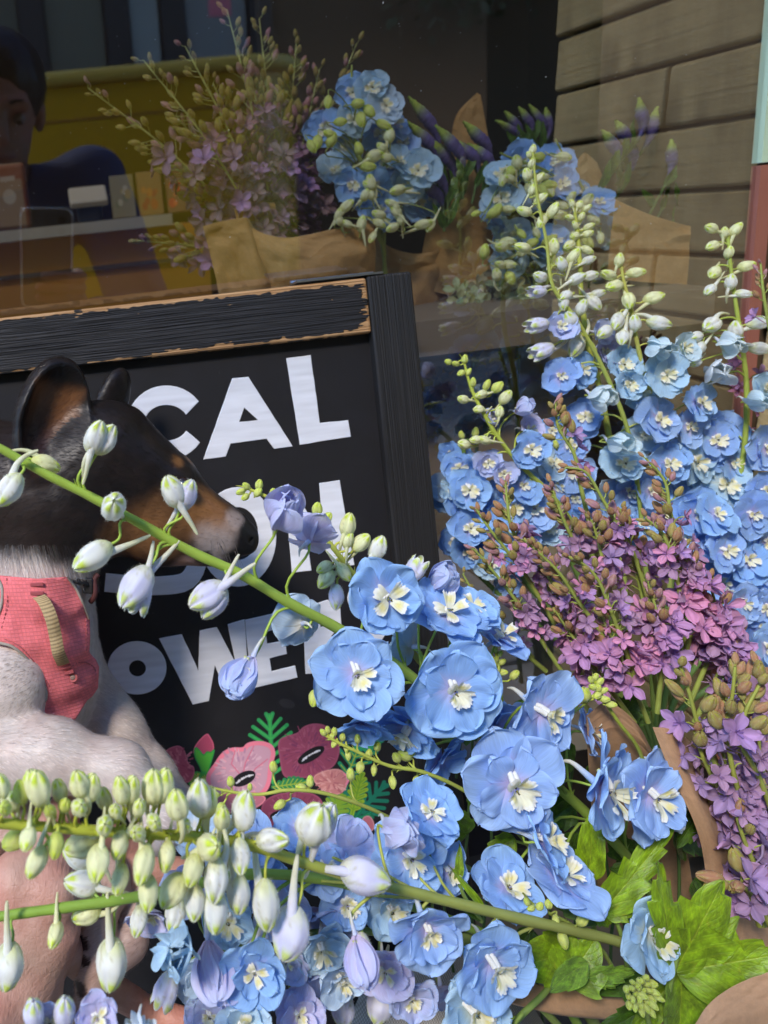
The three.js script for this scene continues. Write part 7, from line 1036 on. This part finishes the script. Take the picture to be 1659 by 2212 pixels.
  const fingersR = [[-0.074, -0.022], [-0.091, -0.03], [-0.108, -0.03], [-0.124, -0.02]].map(([y, tip], i) => fw([[0.043, y, 0.02], [0.046, y, 0.002], [0.022, y + 0.003, -0.0078], [tip + 0.012, y + 0.006, -0.0082]], 0.0092 - i * 0.0004, 0.0072 - i * 0.0004)).concat([fw([[0.03, -0.12, 0.036], [-0.002, -0.098, 0.034], [-0.026, -0.08, 0.0215]], 0.0118, 0.009)]);
  const handR = (x, y, z) => { let d = smin(palmR(x, y, z), armR(x, y, z), 0.012); for (const f of fingersR) d = smin(d, f(x, y, z), 0.005); return d; };
  const person = thing('person', 'crouching person in navy jacket and grey trousers, hand under the dog, holding up a phone', 'person', V(j.hips.x, 0, j.hips.z));
  const mv = (g) => g.translate(-person.position.x, -person.position.y, -person.position.z);
  const bx = (pts, pad) => { const a = V(1e9, 1e9, 1e9), b = V(-1e9, -1e9, -1e9); for (const p of pts) { a.min(p); b.max(p); } return [a.subScalar(pad), b.addScalar(pad)]; };
  const skinTex = (p) => { const n = fbm(p.x * 160, p.y * 160, p.z * 160, 3) - 0.5, m = fbm(p.x * 36, p.y * 36, p.z * 36, 2) - 0.5; const f = fbm(p.x * 700, p.y * 700, p.z * 700, 2) - 0.5, q = 1 + 0.14 * f; return [(0.47 + 0.08 * n + 0.20 * m) * q, (0.245 + 0.10 * n - 0.05 * m) * q, (0.185 + 0.09 * n - 0.04 * m) * q]; };
  const pores = texture(512, 512, (u, v) => { const a = Math.abs(fbm(u * 26, v * 26, 3, 3) - 0.5), b = Math.abs(fbm(u * 60 + 9, v * 34, 8, 2) - 0.5), c = Math.abs(fbm(u * 5, v * 12, 5, 2) - 0.5), k = 0.25 + 1.2 * Math.min(0.3, a * 1.2) + 0.9 * Math.min(0.2, b) + 0.7 * Math.min(0.16, c * 1.4); return [k, k, k]; }, false);
  const skinMat = new THREE.MeshPhysicalMaterial({ vertexColors: true, roughness: 0.5, specularIntensity: 0.6, side: THREE.DoubleSide, bumpMap: pores, bumpScale: 0.00035 });
  const core = union([torsoP, legs], 0.03);
  const gBody = nets((x, y, z) => smin(core(x, y, z) + 0.006, neckP(x, y, z), 0.02), ...bx([j.rs, j.ls, j.hips, rf, lf2, rk, lk2, hp(0, -0.06, 0)], 0.14), 0.014);
  const gHead = nets(headS, ...bx([headC], 0.15), 0.004);
  const gL = nets(handL, ...bx([lw, at(-40, 1850, 0.40), at(420, 1690, 0.46), at(420, 2210, 0.45), at(40, 2200, 0.4), j.le], 0.05), 0.0026);
  const gR = nets(handR, ...bx([j.rw, pf(-0.03, -0.05, -0.01), pf(0.05, -0.13, 0.04), j.re], 0.045), 0.0032);
  const clean = (g) => { const p = g.attributes.position, uv = new Float32Array(p.count * 2), v = V(0, 0, 0); for (let i = 0; i < p.count; i++) { v.fromBufferAttribute(p, i); uv[i * 2] = v.dot(camX) / 0.05; uv[i * 2 + 1] = v.dot(camY) / 0.05; } g.setAttribute('uv', new THREE.BufferAttribute(uv, 2)); return g; };

  part('body', mv(paint(merge([gBody, gHead, gL, gR].map(clean)), skinTex)), skinMat, person);
  const jm = std([0.035, 0.06, 0.16], 0.85), jacketF = (x, y, z) => smin(smin(torsoP(x, y, z), capSleeve(x, y, z), 0.04) - 0.012, collar(x, y, z), 0.02) + 0.008 * (fbm(x * 14, y * 9, z * 14, 3) - 0.5);
  const capSleeve = union([capsule(j.rs, j.re, 0.052, 0.046), capsule(j.re, j.rw.clone().lerp(j.re, 0.25), 0.046, 0.034), capsule(j.ls, j.le, 0.052, 0.046)], 0.02), collar = capsule(W(-0.098, 0.08, 0.985), W(-0.098, 0.05, 0.99), 0.075, 0.09);
  const jacket = part('jacket', mv(nets((x, y, z) => Math.max(jacketF(x, y, z), -(neckP(x, y, z) - 0.004)), ...bx([j.rs, j.ls, j.re, j.le, j.hips, j.rw], 0.17), 0.011)), jm, person);
  // grey woven trousers
  const weave = texture(128, 128, (u, v) => { const a = Math.sin(u * 6.283 * 16), b = Math.sin(v * 6.283 * 16 + (Math.floor(u * 32) % 2) * 3.14), k = 0.60 + 0.13 * a * 0.5 + 0.16 * b * 0.6; return [k, k * 0.985, k * 0.95]; });
  const gT = nets((x, y, z) => smin(legs(x, y, z) - 0.01, capsule(j.hips, j.belly, 0.13, 0.12)(x, y, z), 0.05) + 0.006 * (fbm(x * 18, y * 18, z * 18, 3) - 0.5), ...bx([rk, lk2, rf, lf2, j.hips], 0.16), 0.012);
  { const p = gT.attributes.position, uv = new Float32Array(p.count * 2); for (let i = 0; i < p.count; i++) { uv[i * 2] = (p.getX(i) + p.getY(i) * 0.2) / 0.024; uv[i * 2 + 1] = (p.getZ(i) - p.getY(i)) / 0.024; } gT.setAttribute('uv', new THREE.BufferAttribute(uv, 2)); }
  part('trousers', mv(gT), std(0xffffff, 0.95, { map: weave, bumpMap: weave, bumpScale: 0.0006 }), person);
  // hair, brows and eyes
  const hairF = (x, y, z) => { const d = ellipsoid(hp(0, 0.045, -0.025), 0.09, 0.096, 0.105, fxr, tiltY, fwd)(x, y, z), face = ellipsoid(hp(0, -0.045, 0.09), 0.066, 0.105, 0.08, fxr, tiltY, fwd)(x, y, z); return Math.max(smin(d, capsule(hp(0, -0.02, -0.085), hp(0, -0.1, -0.09), 0.05, 0.035)(x, y, z), 0.03), -face) + 0.006 * (fbm(x * 60, y * 20, z * 60, 3) - 0.5); };
  part('hair', mv(nets(hairF, ...bx([headC], 0.2), 0.006)), std([0.012, 0.009, 0.008], 0.45), person);
  for (const s of [-1, 1]) { part('eye', mv(new THREE.SphereGeometry(0.0105, 20, 14).translate(...hp(s * 0.032, -0.005, 0.0755).toArray())), std([0.3, 0.28, 0.27], 0.3), person); part('iris', mv(new THREE.SphereGeometry(0.0058, 16, 10).translate(...hp(s * 0.032, -0.0095, 0.0808).toArray())), std([0.03, 0.018, 0.01], 0.15), person); part('eyebrow', mv(tube([hp(s * 0.014, 0.021, 0.09), hp(s * 0.032, 0.026, 0.088), hp(s * 0.052, 0.02, 0.078)], (t) => 0.0032 * (1 - 0.5 * t), 8, 6)), std([0.015, 0.011, 0.01], 0.8), person); }
  const lipM = std([0.32, 0.12, 0.1], 0.4); part('lips', mv(tube([hp(-0.024, -0.066, 0.086), hp(0, -0.07, 0.0945), hp(0.024, -0.066, 0.086)], (t) => 0.0055 * Math.sin(Math.PI * (0.12 + 0.76 * t)), 12, 8)), lipM, person);
  for (const f of [rf, lf2]) { const s = part('shoe', mv(rbox(0.095, 0.08, 0.25, 0.035, 4).translate(f.x, 0.044, f.z - 0.06)), std([0.3, 0.3, 0.3], 0.7), person); }
  // the phone, its lens at the point of view
  const ph = thing('phone', 'slim silver phone in a clear case held up by the reflected person', 'phone', pf(-0.006, -0.046, 0.007)); ph.quaternion.copy(camera.quaternion);
  part('body', rbox(0.076, 0.15, 0.0078, 0.0038, 4), std([0.17, 0.18, 0.19], 0.28, { metalness: 0.4 }), ph);
  part('case_edge', new THREE.TorusGeometry(1, 0.05, 8, 48).applyMatrix4(new THREE.Matrix4().makeScale(0.001, 0.001, 0.001)), M.metal, ph).visible = true;
  const rim = (() => { const s = new THREE.Shape(), w = 0.0384, h = 0.0754, r = 0.013; const rr = (o, W2, H2, r2) => { o.moveTo(-W2 + r2, -H2); o.lineTo(W2 - r2, -H2); o.absarc(W2 - r2, -H2 + r2, r2, -Math.PI / 2, 0); o.lineTo(W2, H2 - r2); o.absarc(W2 - r2, H2 - r2, r2, 0, Math.PI / 2); o.lineTo(-W2 + r2, H2); o.absarc(-W2 + r2, H2 - r2, r2, Math.PI / 2, Math.PI); o.lineTo(-W2, -H2 + r2); o.absarc(-W2 + r2, -H2 + r2, r2, Math.PI, 1.5 * Math.PI); }; rr(s, w, h, r); const hole = new THREE.Path(); rr(hole, w - 0.0016, h - 0.0016, r - 0.0016); s.holes.push(hole); return new THREE.ExtrudeGeometry(s, { depth: 0.0096, bevelEnabled: true, bevelSize: 0.0007, bevelThickness: 0.0007, bevelSegments: 3, curveSegments: 12 }).translate(0, 0, -0.0048); })();
  ph.remove(ph.children[1]); part('case', rim, std([0.75, 0.77, 0.8], 0.15, { metalness: 0.9 }), ph);
  const bump = part('camera_plate', rbox(0.036, 0.038, 0.0016, 0.0007, 2).translate(0.014, 0.05, -0.0044), std([0.12, 0.125, 0.13], 0.3), ph);
  for (const [x, y] of [[0.022, 0.058], [0.022, 0.042]]) part('lens', new THREE.CylinderGeometry(0.0056, 0.0056, 0.001, 24).rotateX(Math.PI / 2).translate(x, y, -0.0056), M.black, bump);
}
renderer.render(scene, camera);
